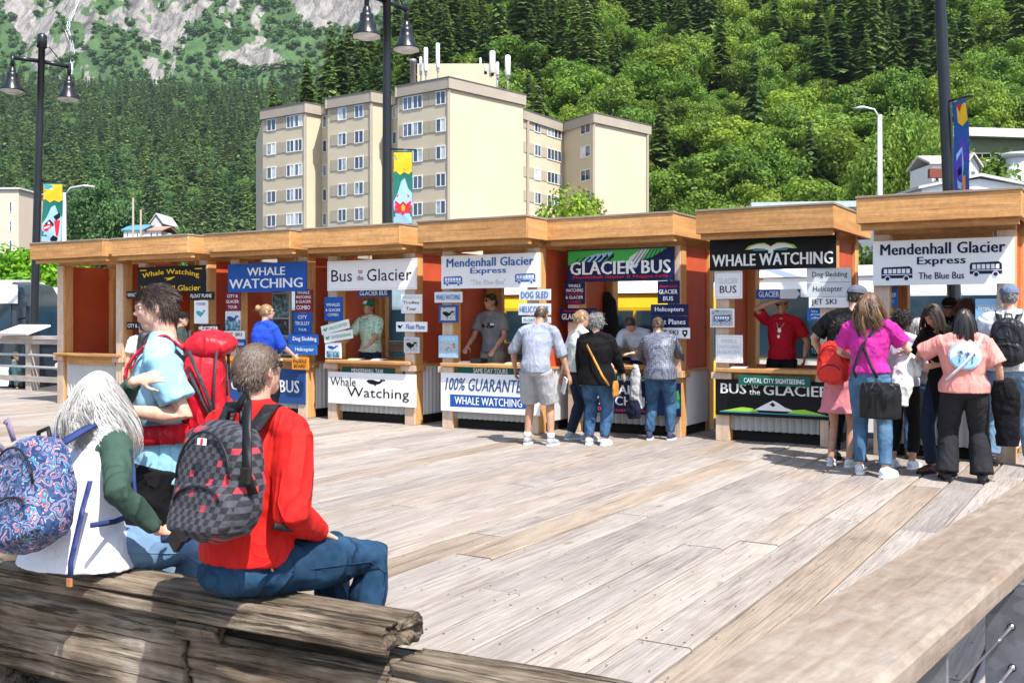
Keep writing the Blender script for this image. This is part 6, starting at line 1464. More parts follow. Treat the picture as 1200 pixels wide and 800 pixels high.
    if shirt:
        mm = MB(); ex = shirt.get('loose', .014)*s; hem = shirt.get('hem', -.02)*s
        hw = (.165 if not P['female'] else .172)*t; bel = P['belly']*s
        low = pel+Vector((0, 0, hem)); 
        cen = [low, pel+Vector((0, bel*.3, .05*s)), waist+Fw*bel*.6, chest+Fw*bel*.3, shl+Rl @ Vector((0, 0, -.045*s)), shl+Rl @ Vector((0, 0, .012*s))]
        r1 = [hw+ex+shirt.get('flare', .0), hw+ex, (.148*t if not P['female'] else .132*t)+ex+bel*.3, (.172*t)+ex, (.170*t)*.99+ex, .085*s]
        r2 = [.125*t+ex+shirt.get('flare', .0), .122*t+ex+bel*.4, .108*t+ex+bel, .122*t+ex+bel*.4, .09*t+ex, .07*s]
        if hem > .0: cen = cen[0:1]+cen[2:]; r1 = r1[0:1]+r1[2:]; r2 = r2[0:1]+r2[2:]
        mm.tube(cen, r1, n=20, rad2=r2, ref=X)
        if P['female']:
            for q in (-1, 1): mm.ell(chest+Fw*(.085*t+ex)+X*q*.075*s+Vector((0, 0, -.0)), (.062*t, .055*t, .062*t), nu=12, nv=8)
        mm.tube([A[1][0], A[1][0].lerp(shl, .5)+Rl @ Vector((0, 0, .022*s)), shl+Rl @ Vector((0, 0, .045*s)), A[0][0].lerp(shl, .5)+Rl @ Vector((0, 0, .022*s)), A[0][0]], [.054*s+ex*.6, .056*s+ex*.4, .062*s, .056*s+ex*.4, .054*s+ex*.6], n=12, round_end=.7)
        mm.tube([shl+Rl @ Vector((0, -.004, .02*s)), nk+Rl @ Vector((0, -.006, shirt.get('collar', -.01)*s))], [.078*s, .062*s], n=14)
        sl = shirt.get('sleeve', 'short')
        if sl:
            for (S, E, Wr, a, sd) in A:
                if sl == 'short': pts = [S, S.lerp(E, .35), S.lerp(E, shirt.get('slen', .72))]; rr = [.058*W+ex*.7, .060*W+ex*.8, .062*W+ex]
                elif sl == 'elbow': pts = [S, S.lerp(E, .5), E, E.lerp(Wr, .12)]; rr = [.056*W+ex*.7, .056*W+ex*.7, .052*W+ex, .052*W+ex*.8]
                else:
                    k = shirt.get('cuff', .94)
                    pts = [S, S.lerp(E, .45), E+(E-(S+Wr)/2).normalized()*.006, E.lerp(Wr, .35), E.lerp(Wr, k)]; rr = [.056*W+ex*.7, .053*W+ex*.8, .047*W+ex*.8, .046*W+ex*.6, .033*s+ex*.5]
                mm.tube(pts, rr, n=14)
        nm = shirt.get('name', 'shirt'); garment(nm, shirt['mat'], mm, disp=shirt.get('disp', .014), ds=shirt.get('ds', .10))
    if bottom:
        mm = MB(); ex = bottom.get('loose', .012)*s; kind = bottom.get('kind', 'trousers')
        wz = bottom.get('rise', .10)*s
        top = pel.lerp(waist, .75); hwp = (.158 if not P['female'] else .170)*t
        sit = any((K.z > Hh.z-.2*s) for (Hh, K, An, a, sd) in Lg)
        mm.tube([top, pel+Vector((0, -.006, .02*s)), pel+Vector((0, -.01 if not sit else 0, -.07*s if not sit else -.03*s))], [.135*t+ex, hwp+ex*.7, hwp*.93+ex*.5], n=18, rad2=[.108*t+ex, .122*t+ex*.6, .115*t], ref=Xp, round_end=.3)
        if sit: mm.ell(pel+Vector((0, -.015, -.045*s)), (hwp+ex*.8, .145*t+ex, .085*s), nu=20, nv=12)
        if kind == 'skirt':
            mm.tube([pel, pel+Vector((0, 0, -.25*s)), pel+Vector((0, 0, -bottom.get('len', .45)*s))], [hwp+ex, hwp+ex+.03, hwp+ex+.07], n=20, rad2=[.12*t, .14*t+ex, .17*t+ex], ref=Xp)
        else:
            for (Hh, K, An, a, sd) in Lg:
                h2 = Hh+Vector((0, 0, -.0))
                if kind == 'shorts': k = bottom.get('len', .82); pts = [h2, Hh.lerp(K, .4), Hh.lerp(K, k)]; rr = [.094*W+ex, .094*W+ex*1.2, .088*W+ex*1.7]
                else:
                    cu = bottom.get('cuff', .95); leg = bottom.get('leg', 0.0)
                    pts = [h2, Hh.lerp(K, .3), Hh.lerp(K, .7), K, K.lerp(An, .3), K.lerp(An, .65), K.lerp(An, cu)]; rr = [.096*W+ex*.6, .092*W+ex*.7, .074*W+ex, .062*W+ex, .062*W+ex*.9+leg*.3, .052*W+ex*.9+leg*.6, .045*s+ex*1.1+leg]
                mm.tube(pts, rr, n=16)
        garment(bottom.get('name', kind), bottom['mat'], mm, disp=bottom.get('disp', .013), ds=bottom.get('ds', .09))
        if bottom.get('belt'):
            b = MB(); b.tube([top+Vector((0, 0, -.035*s)), top+Vector((0, 0, .0))], [.150*t+ex*1.3, .147*t+ex*1.3], n=20, rad2=[.122*t+ex*1.3]*2, ref=Xp); b.obj('belt', bottom['belt'], root, fix=False)
    if bottom and bottom.get('kind', 'trousers') == 'trousers' and P['vox'] < .0072:
        for (Hh, K, An, a, sd) in Lg:      # outer seam, a raised welt down the side of the leg
            pts = []
            for A_, B_, r0, r1 in ((Hh, K, .098*W, .068*W), (K, An, .068*W, .052*W)):
                dv = (B_-A_).normalized(); sx = (Xp*sd-dv*dv.dot(Xp*sd)).normalized()
                for t in (.12, .35, .6, .88): pts.append(A_.lerp(B_, t)+sx*(r0+(r1-r0)*t+bottom.get('loose', .012)*s*.8))
            b = MB(); b.tube(pts, .0028, n=5); b.obj('seam', bottom['mat'], root, fix=False)
    if shoes:
        for (Hh, K, An, a, sd) in Lg:
            fd = Vector(a.get('foot', (sd*.12, 1, 0))).normalized(); mm = MB(); sx = fd.cross(Vector((0, 0, 1))); b0 = Vector((An.x, An.y, An.z-.085*s)); up = Vector((0, 0, 1))
            mm.tube([b0-fd*.055*s+up*.045*s, b0+fd*.0*s+up*.055*s, b0+fd*.08*s+up*.045*s, b0+fd*.155*s+up*.032*s], [.036*s, .041*s, .047*s, .040*s], n=14, rad2=[.042*s, .050*s, .038*s, .026*s], ref=sx, round_end=.6)
            mm.tube([b0+up*.05*s-fd*.01*s, An+up*(.03 if shoes.get('high') else -.0)*s-fd*.005*s], [.046*s, .044*s], n=12)
            sh = garment('shoe', shoes['mat'], mm, vox=.007, sm=2, disp=.0)
            so = MB(); ol = [(-.085, 0.0), (-.078, .030), (-.04, .040), (.04, .044), (.10, .052), (.16, .046), (.195, .022), (.20, 0), (.19, -.022), (.155, -.042), (.10, -.046), (.04, -.036), (-.04, -.036), (-.078, -.028)]
            vs = [b0+fd*x*s*.93+sx*y*s*1.05+up*z for z in (.0, .022*s) for x, y in ol]; n_ = len(ol)
            so.add(vs, [tuple(range(n_)), tuple(range(2*n_-1, n_-1, -1))]+[(i, (i+1) % n_, n_+(i+1) % n_, n_+i) for i in range(n_)], False); so.obj('sole', shoes.get('sole', M_WHITE), sh)
            if shoes.get('sock'):
                sk = MB(); sk.tube([An+up*-.0*s, An.lerp(K, .16)], [.045*s, .046*s], n=14); sk.obj('sock', shoes['sock'], root, fix=False)
    if hair:
        hm, st = hair[0], hair[1]; kk = dict(hair[2]) if len(hair) > 2 else {}
        Mh2 = Mh; hair_mesh(root, hm, Mh2, st, seed=int(abs(pos[0]*13+pos[1]*7))+3, **kk)
    if cap:
        mm = MB(); mm.ell((0, 0, 0), (.091, .110, .088), nu=24, nv=14)
        o2 = MB(); kp = [fc for fc in mm.f if sum(mm.v[i][2] for i in fc)/len(fc) > -.002]; us = sorted({i for fc in kp for i in fc}); mp = {i: j for j, i in enumerate(us)}
        o2.add([Mh @ (Vector(mm.v[i])+Vector((0, -.006, .040))) for i in us], [tuple(mp[i] for i in fc) for fc in kp], True)
        fl = cap.get('back', 1)
        bz = [(-.07, .075), (-.05, .115), (-.02, .155), (.0, .162), (.02, .155), (.05, .115), (.07, .075)]
        vs = [Mh @ Vector((x, y*fl, .042-.9*(y-.075)*.28+(-8*x*x*.6)+dz)) for dz in (0, .006) for x, y in bz]; k = len(bz)
        o2.add(vs, [tuple(range(k)), tuple(range(2*k-1, k-1, -1))]+[(i, i+1, k+i+1, k+i) for i in range(k-1)]+[(k-1, 0, k, 2*k-1)], True)
        c_ = o2.obj('cap', cap['mat'], root, fix=False)
        bt = MB(); bt.ell(Mh @ Vector((0, -.006, .128)), (.008, .008, .005), nu=8, nv=5); bt.obj('cap_button', cap['mat'], c_)
        if cap.get('panel'):
            pn = MB(); vs = []
            for i in range(5):
                for j in range(5):
                    x = -.035+.0175*i; z = .015+.012*j; yy = .111*math.sqrt(max(.01, 1-(x/.092)**2-(z/.090)**2)); vs.append(Mh @ Vector((x, yy-.004, z+.040)))
            pn.add(vs, [(i*5+j, (i+1)*5+j, (i+1)*5+j+1, i*5+j+1) for i in range(4) for j in range(4)], True); pn.obj('cap_patch', cap['panel'], c_)
    if glasses:
        g_ = MB()
        for q in (-1, 1):
            vs = [Mh @ Vector((q*(.031+.023*math.cos(a)), .093-.006*abs(.031+.023*math.cos(a))/.05*1.6, .012+.0175*math.sin(a))) for a in [i*math.pi/6 for i in range(12)]]; g_.add(vs, [tuple(range(12))], False)
            g_.tube([Mh @ Vector((q*.053, .086, .018)), Mh @ Vector((q*.078, .045, .016)), Mh @ Vector((q*.080, -.005, .010))], .0028, n=5)
        g_.tube([Mh @ Vector((-.010, .096, .016)), Mh @ Vector((.010, .096, .016))], .003, n=5)
        g_.obj('sunglasses', glasses, root, fix=False)
    if extra: extra(J, root)
    return J
def world_of(J, v): r = J['root']; return Matrix.Translation(r.location) @ Matrix.Rotation(r.rotation_euler.z, 4, 'Z') @ Vector(v)
def ribbon(m, pts, nrm, w, th=.004):
    """flat strap: pts with outward normals"""
    vs = []; k = len(pts)
    for i, p in enumerate(pts):
        p = Vector(p); a = Vector(pts[max(0, i-1)]); b = Vector(pts[min(k-1, i+1)]); t = (b-a).normalized(); n_ = Vector(nrm[i] if isinstance(nrm, list) else nrm); sd = t.cross(n_).normalized(); n2 = sd.cross(t).normalized()
        ww = w[i] if isinstance(w, list) else w; vs += [p-sd*ww/2, p+sd*ww/2, p+sd*ww/2+n2*th, p-sd*ww/2+n2*th]
    fs = []
    for i in range(k-1):
        for j in range(4): fs.append((i*4+j, i*4+(j+1) % 4, (i+1)*4+(j+1) % 4, (i+1)*4+j))
    fs += [(3, 2, 1, 0), tuple((k-1)*4+j for j in range(4))]; m.add(vs, fs, True)
SG = simple('sunglass lens', (.01, .01, .012), .08, bstr=0)
SH_W = {'mat': cloth('white trainer', (.70, .70, .70), rough=.6, bstr=.1)}; SH_G = {'mat': cloth('grey trainer', (.38, .40, .43), rough=.6, bstr=.1), 'sock': cloth('white sock', (.75, .75, .74))}; SH_B = {'mat': cloth('black shoe', (.02, .02, .022), rough=.5, bstr=.1), 'sole': M_DARK}
JEANS = cloth('blue denim', (.06, .135, .24), (.022, .055, .12), rough=.9, bstr=.8); JEANSL = cloth('light denim', (.19, .30, .42), (.10, .18, .29), rough=.9); NAVYP = cloth('navy trousers', (.018, .03, .06)); BLKP = cloth('black trousers', (.008, .008, .009)); DGREY = cloth('faded black denim', (.022, .022, .026))
# facing: yaw 0 looks along +Y (away from the camera); yaw R(180) looks at the camera
def stand(px, py): p = on_z(px, py); return (p.x, p.y, 0)
YB = -RZ if False else RZ      # facing the kiosks straight on
def kpos(n_, x, y, z=0.0): b = BOOTHS[n_][0].location; p = b+U*x+V*y; return (p.x, p.y, z)
def kx(n_, px, y): return kloc(n_, px, 400, y)[0]
# vendor in leafy shirt (kiosk 4)
M_LEAFY = newmat('leafy shirt print')
def _lf(m):
    v = coords(m, scale=(1, 1, 1.6)); n_ = noi(m, v, 13, 3, .5, 2.2); r = ramp(m, [(.38, (.10, .42, .22)), (.44, (.35, .62, .40)), (.50, (.62, .72, .60)), (.60, (.66, .74, .62)), (.66, (.22, .50, .30))]); L(m, n_, r.inputs[0]); setc(m, r.outputs[0]); bump(m, noi(m, coords(m), 9, 3), .4, .02)
_lf(M_LEAFY)
WHC = cloth('white cotton', (.70, .70, .69)); 
person('vendor in a green leafy shirt, green cap and mirrored sunglasses behind a counter', kpos(4, kx(4, 437, .55), .50, .12), RZ+R(180), SK_TAN, H=1.78, lean=.12, vox=.011,
       arms=[dict(wrist=(.30, .36, 1.00), palm=(0, 0, -1), hand=(.2, 1, -.2), curl=.2), dict(wrist=(-.22, .38, 1.00), palm=(0, 0, -1), hand=(0, 1, -.2), curl=.2)],
       shirt=dict(mat=M_LEAFY, sleeve='short', slen=.85, loose=.022), bottom=dict(mat=NAVYP), shoes=SH_B, cap=dict(mat=cloth('green cap cloth', (.02, .22, .13)), panel=ink('white')), glasses=simple('green mirror lens', (.25, .45, .05), .08, .6, bstr=0), hair=(H_DARK, 'short', dict(n=120, length=.025)))
GREYT = cloth('heather grey tee', (.22, .225, .235), (.16, .165, .17))
def _tee_print(J, root):
    m = MB(); c = J['chest']; f = J['Fw']; x = J['X']; rn = random.Random(4)
    for k in range(26):
        a = rn.uniform(-.10, .10); z = rn.uniform(-.02, .05)*(1-abs(a)*6); w = rn.uniform(.012, .03); h = rn.uniform(.01, .045)
        p = [c+x*(a+dx*w)+f*(.150-.5*(a+dx*w)**2*3)+Vector((0, 0, z+dz*h)) for dx, dz in ((-.5, 0), (.5, 0), (.2, 1), (-.2, .9))]; m.add(p, [(0, 1, 2, 3)])
    o = m.obj('shirt_print', ink('black'), root, fix=False)
    m = MB(); m.box(c+x*-.09+f*.152+Vector((0, 0, .045)), (.06, .004, .025)); m.obj('name_badge', ink('white'), root)
person('vendor in a grey tee and black sunglasses looking sideways behind a counter', kpos(5, kx(5, 577, .6), .62, .12), RZ+R(180), SK_TAN, H=1.86, lean=.10, look=R(-28), vox=.011,
       arms=[dict(wrist=(.20, .34, 1.00), palm=(0, 0, -1), curl=.35), dict(wrist=(-.24, .32, .98), palm=(0, 0, -1), curl=.35)], shirt=dict(mat=GREYT, loose=.016), bottom=dict(mat=cloth('beige trousers', (.30, .26, .20))), shoes=SH_B, glasses=SG, hair=(H_DARK, 'short', dict(n=380, length=.04)), extra=_tee_print)
# man in grey shirt and shorts leaning on the counter
person('man seen from behind in a grey sweatshirt, pale grey shorts and grey trainers', stand(631, 521), RZ+R(8), SK_TAN, H=1.80, lean=.30, nod=.55, vox=.010, build=1.02, px=0, py=-.10,
       arms=[dict(wrist=(.36, .10, .84), hint=(.6, -.5, 0), curl=.6), dict(wrist=(-.38, .16, .92), hint=(-.8, -.3, 0), curl=.5)],
       legs=[dict(ankle=(.17, -.02, .085)), dict(ankle=(-.15, .0, .085), foot=(-.15, 1, 0))],
       shirt=dict(mat=cloth('grey blue sweatshirt', (.31, .335, .40), (.24, .265, .325)), sleeve='elbow', loose=.022, name='sweatshirt', hem=-.04), bottom=dict(mat=cloth('pale grey shorts cloth', (.36, .36, .365), (.29, .29, .30)), kind='shorts', loose=.02, len=.93), shoes=SH_G, hair=(H_SHORT, 'short', dict(n=420, length=.028)))
e = empty('folded_paper', kpos(5, 0, 0)); e.location = Vector(stand(657, 521))+Vector((.05, .1, .80)); tag(e, 'folded white paper in the right hand of the man in grey shorts', 'paper')
boxpart('sheet', ink('white'), e, -.01, .01, -.06, .06, -.16, .04).rotation_euler = (.2, .15, .3)
# couple and the woman in black
person('man with thin blond hair in a white tee and navy trousers facing right', stand(677, 516), RZ+R(-40), SK_FAIR, H=1.72, lean=.12, look=R(-12), vox=.011,
       arms=[dict(wrist=(.30, .30, .98)), dict(wrist=(-.27, -.12, .86), hint=(-.3, -1, 0))], legs=[dict(ankle=(.12, .08, .085)), dict(ankle=(-.14, -.05, .085))],
       shirt=dict(mat=cloth('white green tint tee', (.68, .72, .66)), loose=.02), bottom=dict(mat=NAVYP, loose=.02), shoes=SH_G, glasses=simple('wire glasses', (.2, .2, .2), .1, .5, bstr=0), hair=(H_BLOND, 'short', dict(n=420, length=.03)))
BLKK = cloth('black knit', (.006, .006, .007))
J = person('woman seen from behind with short curly grey hair in a black cardigan and jeans', stand(699, 521), RZ+R(6), SK_FAIR, H=1.66, female=True, build=1.14, wide=1.12, vox=.011, nod=.1,
       arms=[dict(wrist=(.28, .26, .92)), dict(wrist=(-.30, .16, .84))], shirt=dict(mat=BLKK, sleeve='long', hem=-.13, loose=.03, flare=.015, name='cardigan'), bottom=dict(mat=JEANS, loose=.016), shoes=SH_W, hair=(H_GREY, 'curly', dict(n=900, length=.07, curl=1.0, width=.007, seg=6)))
def strap_bag(J, name, label, cat, mat, pts, w, bagc, bagd, bmat, face, vox=.008, disp=.006):
    """bag on a strap, a thing of its own beside its wearer; pts in the wearer's space"""
    r = J['root']; e = empty(name, r.location, r.rotation_euler.z); tag(e, label, cat)
    if pts: part('strap', mat, e, lambda m: ribbon(m, pts, [Vector(p)-Vector((0, 0, p[2]))-Vector((0, 0, 0)) for p in pts], w))
    m = MB(); m.tube([Vector(bagc)+Vector((0, 0, bagd[2])), Vector(bagc)+Vector((0, 0, bagd[2]*.4)), Vector(bagc)-Vector((0, 0, bagd[2]))], [bagd[0]*.9, bagd[0], bagd[0]], n=16, rad2=[bagd[1]*.6, bagd[1], bagd[1]], ref=face, round_end=.25)
    o = m.obj('pouch', bmat, e, fix=False); remesh(o, vox, 3, disp, .08); return e
s_ = J['s']
strap_bag(J, 'shoulder_bag', 'orange strap with a small orange purse worn by the woman in black', 'bag', cloth('orange strap leather', (.62, .26, .04), rough=.5), [(-.13, -.03, 1.42*s_), (-.06, -.17, 1.32*s_), (.06, -.215, 1.12*s_), (.16, -.205, .92*s_), (.22, -.15, .80*s_)], .026, (.27, -.05, .72), (.08, .035, .09), cloth('orange purse leather', (.55, .22, .04), rough=.5), (0, 1, 0))
# woman in the patterned blouse
M_PAT = newmat('dark floral blouse print')
def _pt(m):
    v = coords(m); vo = N(m, 'ShaderNodeTexVoronoi'); vo.inputs['Scale'].default_value = 40; vo.inputs['Randomness'].default_value = .25; L(m, v, vo.inputs['Vector'])
    r = ramp(m, [(0, (.02, .025, .05)), (.10, (.5, .5, .52)), (.22, (.03, .04, .08)), (.36, (.04, .05, .09)), (.46, (.38, .39, .42)), (.55, (.06, .07, .11))]); L(m, mth(m, 'MULTIPLY', vo.outputs['Distance'], 1.2), r.inputs[0]); setc(m, r.outputs[0]); bump(m, noi(m, v, 9, 3), .5, .02)
_pt(M_PAT)
J = person('woman seen from behind in a dark patterned blouse and blue jeans', stand(775, 515), RZ+R(12), SK_FAIR, H=1.66, female=True, build=1.08, wide=1.08, lean=.32, nod=.45, look=R(14), side=-.10, vox=.011, py=-.08,
       arms=[dict(wrist=(.22, .50, 1.03)), dict(wrist=(-.26, .40, 1.02), hint=(-1, -.4, -.5))], legs=[dict(ankle=(.12, .02, .085)), dict(ankle=(-.16, -.04, .085))],
       shirt=dict(mat=M_PAT, sleeve='long', hem=-.09, loose=.024, name='blouse', flare=.01), bottom=dict(mat=JEANS, loose=.018), shoes=dict(mat=cloth('navy trainer', (.03, .04, .12), rough=.6, bstr=.1)), hair=(H_SHORT, 'short', dict(n=700, length=.05)))
e = empty('carried_jacket', J['root'].location+Vector((-.33, .05, .0)), RZ); tag(e, 'grey and navy jacket hanging from the arm of the woman in the patterned blouse', 'jacket')
m = MB(); m.tube([(0, 0, .98), (0, 0, .85), (0, 0, .62), (.01, 0, .40)], [.03, .07, .085, .10], n=12, rad2=[.03, .04, .05, .05], ref=(1, 0, 0)); o = m.obj('grey_cloth', cloth('light grey jacket', (.45, .45, .46)), e); remesh(o, .01, 3, .03, .07)
m = MB(); m.tube([(-.02, -.03, .52), (-.02, -.03, .38), (-.01, -.02, .28)], [.08, .12, .09], n=12, rad2=[.05, .06, .05], ref=(1, 0, 0)); o = m.obj('navy_cloth', cloth('navy jacket', (.012, .016, .035)), e); remesh(o, .01, 3, .03, .07)
person('vendor in a pale blue tee leaning low over the counter of the sixth kiosk', kpos(6, kx(6, 744, .35), .62, .12), RZ+R(180), SK_FAIR, H=1.68, lean=.75, nod=.9, vox=.012,
       arms=[dict(wrist=(.20, .62, 1.02), palm=(0, 0, -1)), dict(wrist=(-.10, .60, 1.03), palm=(0, 0, -1))], shirt=dict(mat=cloth('pale blue tee', (.52, .60, .68)), loose=.02), bottom=dict(mat=NAVYP), shoes=SH_B, hair=(H_SHORT, 'short', dict(n=250, length=.03)))
# vendor in red holding up a sign
def _red(J, root):
    m = MB(); c = J['chest']; f = J['Fw']; x = J['X']
    for (a, z, r_) in ((.0, .02, .024), (.012, -.06, .018)):
        m.add([c+x*(a+r_*math.cos(t))+f*.146+Vector((0, 0, z+r_*1.3*math.sin(t))) for t in [i*math.pi/6 for i in range(12)]], [tuple(range(12))])
    m.obj('shirt_print', ink('white'), root, fix=False)
    m = MB(); m.tube([c+x*.05+f*.09+Vector((0, 0, .12)), c+x*.02+f*.15+Vector((0, 0, .05)), c+x*-.02+f*.15+Vector((0, 0, .05)), c+x*-.05+f*.09+Vector((0, 0, .12))], .003, n=5); m.obj('necklace', ink('pale'), root, fix=False)
J = person('vendor in a red tee and sunglasses holding one arm above his head', kpos(7, kx(7, 917, .6), .58, .12), RZ+R(182), SK_TAN, H=1.78, vox=.011, build=1.02,
       arms=[dict(wrist=(.05, .20, 1.66), hint=(1, .1, -.25), hand=(-1, .1, .1), palm=(0, .2, -1), curl=.4), dict(wrist=(-.32, .12, .95))], shirt=dict(mat=cloth('crimson tee', (.42, .008, .022)), loose=.018), bottom=dict(mat=BLKP), shoes=SH_B, cap=dict(mat=cloth('white and black cap', (.45, .45, .46))), glasses=SG, hair=(H_DARK, 'short', dict(n=120, length=.02)), extra=_red)
s7 = sign(7, 886, 339, 938, 350, 'blue', 'blue arrow shaped glacier board held above the head of the red shirt vendor', [('GLACIER', .30, .5, .46, .62, 'white', dict(bold=.02))], y=.32, extra=lambda s, W, H, fy: (flat(s, 'pale', [(W*.05, -H*.5), (W*.42, -H*.5), (W*.5, 0), (W*.42, H*.5), (W*.05, H*.5)], fy)))
# ---- crowd at the right end kiosk
J = person('heavyset man in a black tee and grey cap leaning to the counter', stand(990, 540), RZ+R(-6), SK_FAIR, H=2.0, build=1.05, wide=1.1, lean=.26, nod=.15, look=R(-30), side=.10, vox=.011,
       arms=[dict(wrist=(.3, .30, .98)), dict(wrist=(-.32, .26, 1.0), hint=(-.9, -.5, -.3))], shirt=dict(mat=cloth('black tee', (.008, .008, .009)), loose=.024, slen=.8), bottom=dict(mat=BLKP), shoes=SH_B, cap=dict(mat=cloth('slate grey cap', (.12, .13, .17))), hair=(H_DARK, 'short', dict(n=200, length=.02)))
PINKS = cloth('pink skirt cloth', (.58, .20, .23)); 
J = person('girl with dark curly hair and a pink skirt wearing a red backpack', stand(984, 546), RZ+R(-5), SK_TAN, H=1.60, female=True, build=.95, vox=.011, lean=.08, nod=.2,
       arms=[dict(wrist=(.2, .3, .98)), dict(wrist=(-.2, .28, .95))], shirt=dict(mat=cloth('grey top', (.12, .12, .13)), sleeve='elbow', loose=.015), bottom=dict(mat=PINKS, kind='skirt', len=.30, name='skirt', loose=.03), shoes=SH_W, hair=(H_BLACK, 'curly', dict(n=800, length=.09, curl=1.1, width=.007, seg=6)))
GIRL = J
m_legs = MB()
J2 = person('woman with long wavy brown hair, magenta blouse and blue jeans', stand(1019, 557), RZ+R(4), SK_FAIR, H=1.88, female=True, build=1.0, wide=1.02, vox=.009, nod=.05, look=R(8),
       arms=[dict(wrist=(.26, .30, 1.14), hint=(.7, -.8, -.3)), dict(wrist=(-.2, .32, 1.1), hint=(-.6, -.6, -.4))], legs=[dict(ankle=(.15, -.06, .085), foot=(.45, 1, 0)), dict(ankle=(-.10, .08, .085))],
       shirt=dict(mat=cloth('magenta blouse', (.56, .035, .30), (.40, .02, .21)), loose=.022, hem=.05, slen=.70, name='blouse', disp=.02, ds=.07), bottom=dict(mat=cloth('bright denim', (.085, .17, .27), (.045, .10, .18)), loose=.010, cuff=.93), shoes=SH_W,
       hair=(H_BROWN, 'long', dict(n=2200, length=.42, wave=1.2, width=.005, seg=13)))
s_ = J2['s']
e = strap_bag(J2, 'tote_bag', 'black tote bag on a long strap worn by the woman in magenta', 'bag', cloth('black strap', (.012, .012, .014), rough=.5), [(-.12, -.02, 1.47*s_), (-.10, -.13, 1.38*s_), (-.03, -.165, 1.2*s_), (.05, -.18, 1.02*s_), (.10, -.19, .93*s_)], .03, (.13, -.20, .78), (.20, .07, .17), cloth('black tote nylon', (.007, .007, .008), rough=.5), (1, 0, 0))
part('handle', MATS['black strap'], e, lambda m: (ribbon(m, [(.03, -.275, .70), (.04, -.285, .88), (.10, -.28, .99), (.16, -.285, .88), (.17, -.275, .70)], Vector((0, -1, 0)), .022)))
part('strap', MATS['black strap'], e, lambda m: ribbon(m, [(.10, -.05, 1.46*s_), (.05, -.15, 1.36*s_), (-.06, -.165, 1.2*s_), (-.13, -.17, 1.0*s_), (-.10, -.18, .93*s_)], Vector((0, -1, 0)), .03))
e = empty('white_jacket', J2['root'].location, RZ); tag(e, 'crumpled white jacket over the arm of the woman in magenta', 'jacket')
m = MB(); m.tube([(.30, .20, 1.20), (.31, .12, 1.08), (.30, .06, .90), (.28, .04, .72)], [.09, .11, .11, .08], n=12, rad2=[.08, .07, .06, .05], ref=(1, 0, 0)); m.tube([(.28, .28, 1.22), (.40, .22, 1.12), (.42, .16, 1.0)], [.06, .08, .04], n=10); o = m.obj('cloth', cloth('white jacket cloth', (.66, .66, .62)), e); remesh(o, .01, 3, .035, .08)
J = person('person with black curly hair in a pale lilac shirt beside the magenta blouse', stand(1057, 548), RZ+R(-10), SK_TAN, H=1.68, female=True, vox=.012, arms=[dict(wrist=(.2, .3, 1.0)), dict(wrist=(-.2, .3, 1.0))], shirt=dict(mat=cloth('lilac shirt', (.50, .46, .56)), sleeve='elbow', loose=.02), bottom=dict(mat=BLKP, cuff=.78), shoes=SH_W, hair=(H_BLACK, 'curly', dict(n=900, length=.08, curl=1.1, width=.007, seg=6)))
J = person('white haired person facing the counter in a dark top', stand(1076, 538), RZ+R(0), SK_FAIR, H=1.62, female=True, vox=.012, shirt=dict(mat=cloth('charcoal top', (.05, .05, .055)), sleeve='long', loose=.02), bottom=dict(mat=JEANS), shoes=dict(mat=cloth('brown boot', (.10, .04, .025), rough=.5), sole=M_DARK, high=1), hair=(H_SILVER, 'long', dict(n=700, length=.16, wave=.3, width=.008, seg=8)))
J = person('young woman with straight dark hair in black bending over her phone', stand(1103, 556), RZ+R(150), SK_TAN, H=1.80, female=True, build=.93, lean=.22, nod=.7, vox=.011, py=-.05, arms=[dict(wrist=(.10, .26, 1.14), hint=(.8, -.5, -.4)), dict(wrist=(-.16, .24, 1.10), hint=(-.8, -.5, -.4))],
       shirt=dict(mat=cloth('black long top', (.007, .007, .008)), sleeve='long', hem=-.3, loose=.015), bottom=dict(mat=NAVYP), shoes=dict(mat=MATS['brown boot'], sole=M_DARK), hair=(H_DARK, 'long', dict(n=1000, length=.32, wave=.15, width=.007, seg=9)))
e = empty('phone', J['root'].location+Vector((.0, -.25, 1.16)), 0); tag(e, 'dark phone in the hands of the young woman in black', 'phone'); o = boxpart('case', MATS['black plastic'], e, -.035, .035, -.07, .07, -.004, .004); 
J = person('person with big reddish brown curls at the right end kiosk counter', stand(1132, 533), RZ+R(10), SK_FAIR, H=1.82, vox=.012, nod=.2, shirt=dict(mat=cloth('dark green jacket', (.03, .05, .035)), sleeve='long', loose=.03), bottom=dict(mat=JEANS), shoes=SH_B, hair=(H_CURL, 'curly', dict(n=1100, length=.10, curl=1.0, width=.008, seg=6)))
person('vendor in a black cap and dark shirt inside the right end kiosk', kpos(8, kx(8, 1113, .7), .7, .12), RZ+R(180), SK_TAN, H=1.74, vox=.012, nod=.2, arms=[dict(wrist=(.2, .35, 1.0)), dict(wrist=(-.2, .35, 1.0))], shirt=dict(mat=cloth('black tee', (.008, .008, .009)), loose=.018), bottom=dict(mat=BLKP), shoes=SH_B, cap=dict(mat=cloth('black cap', (.012, .012, .013))), hair=(H_BLACK, 'short', dict(n=120, length=.02)))
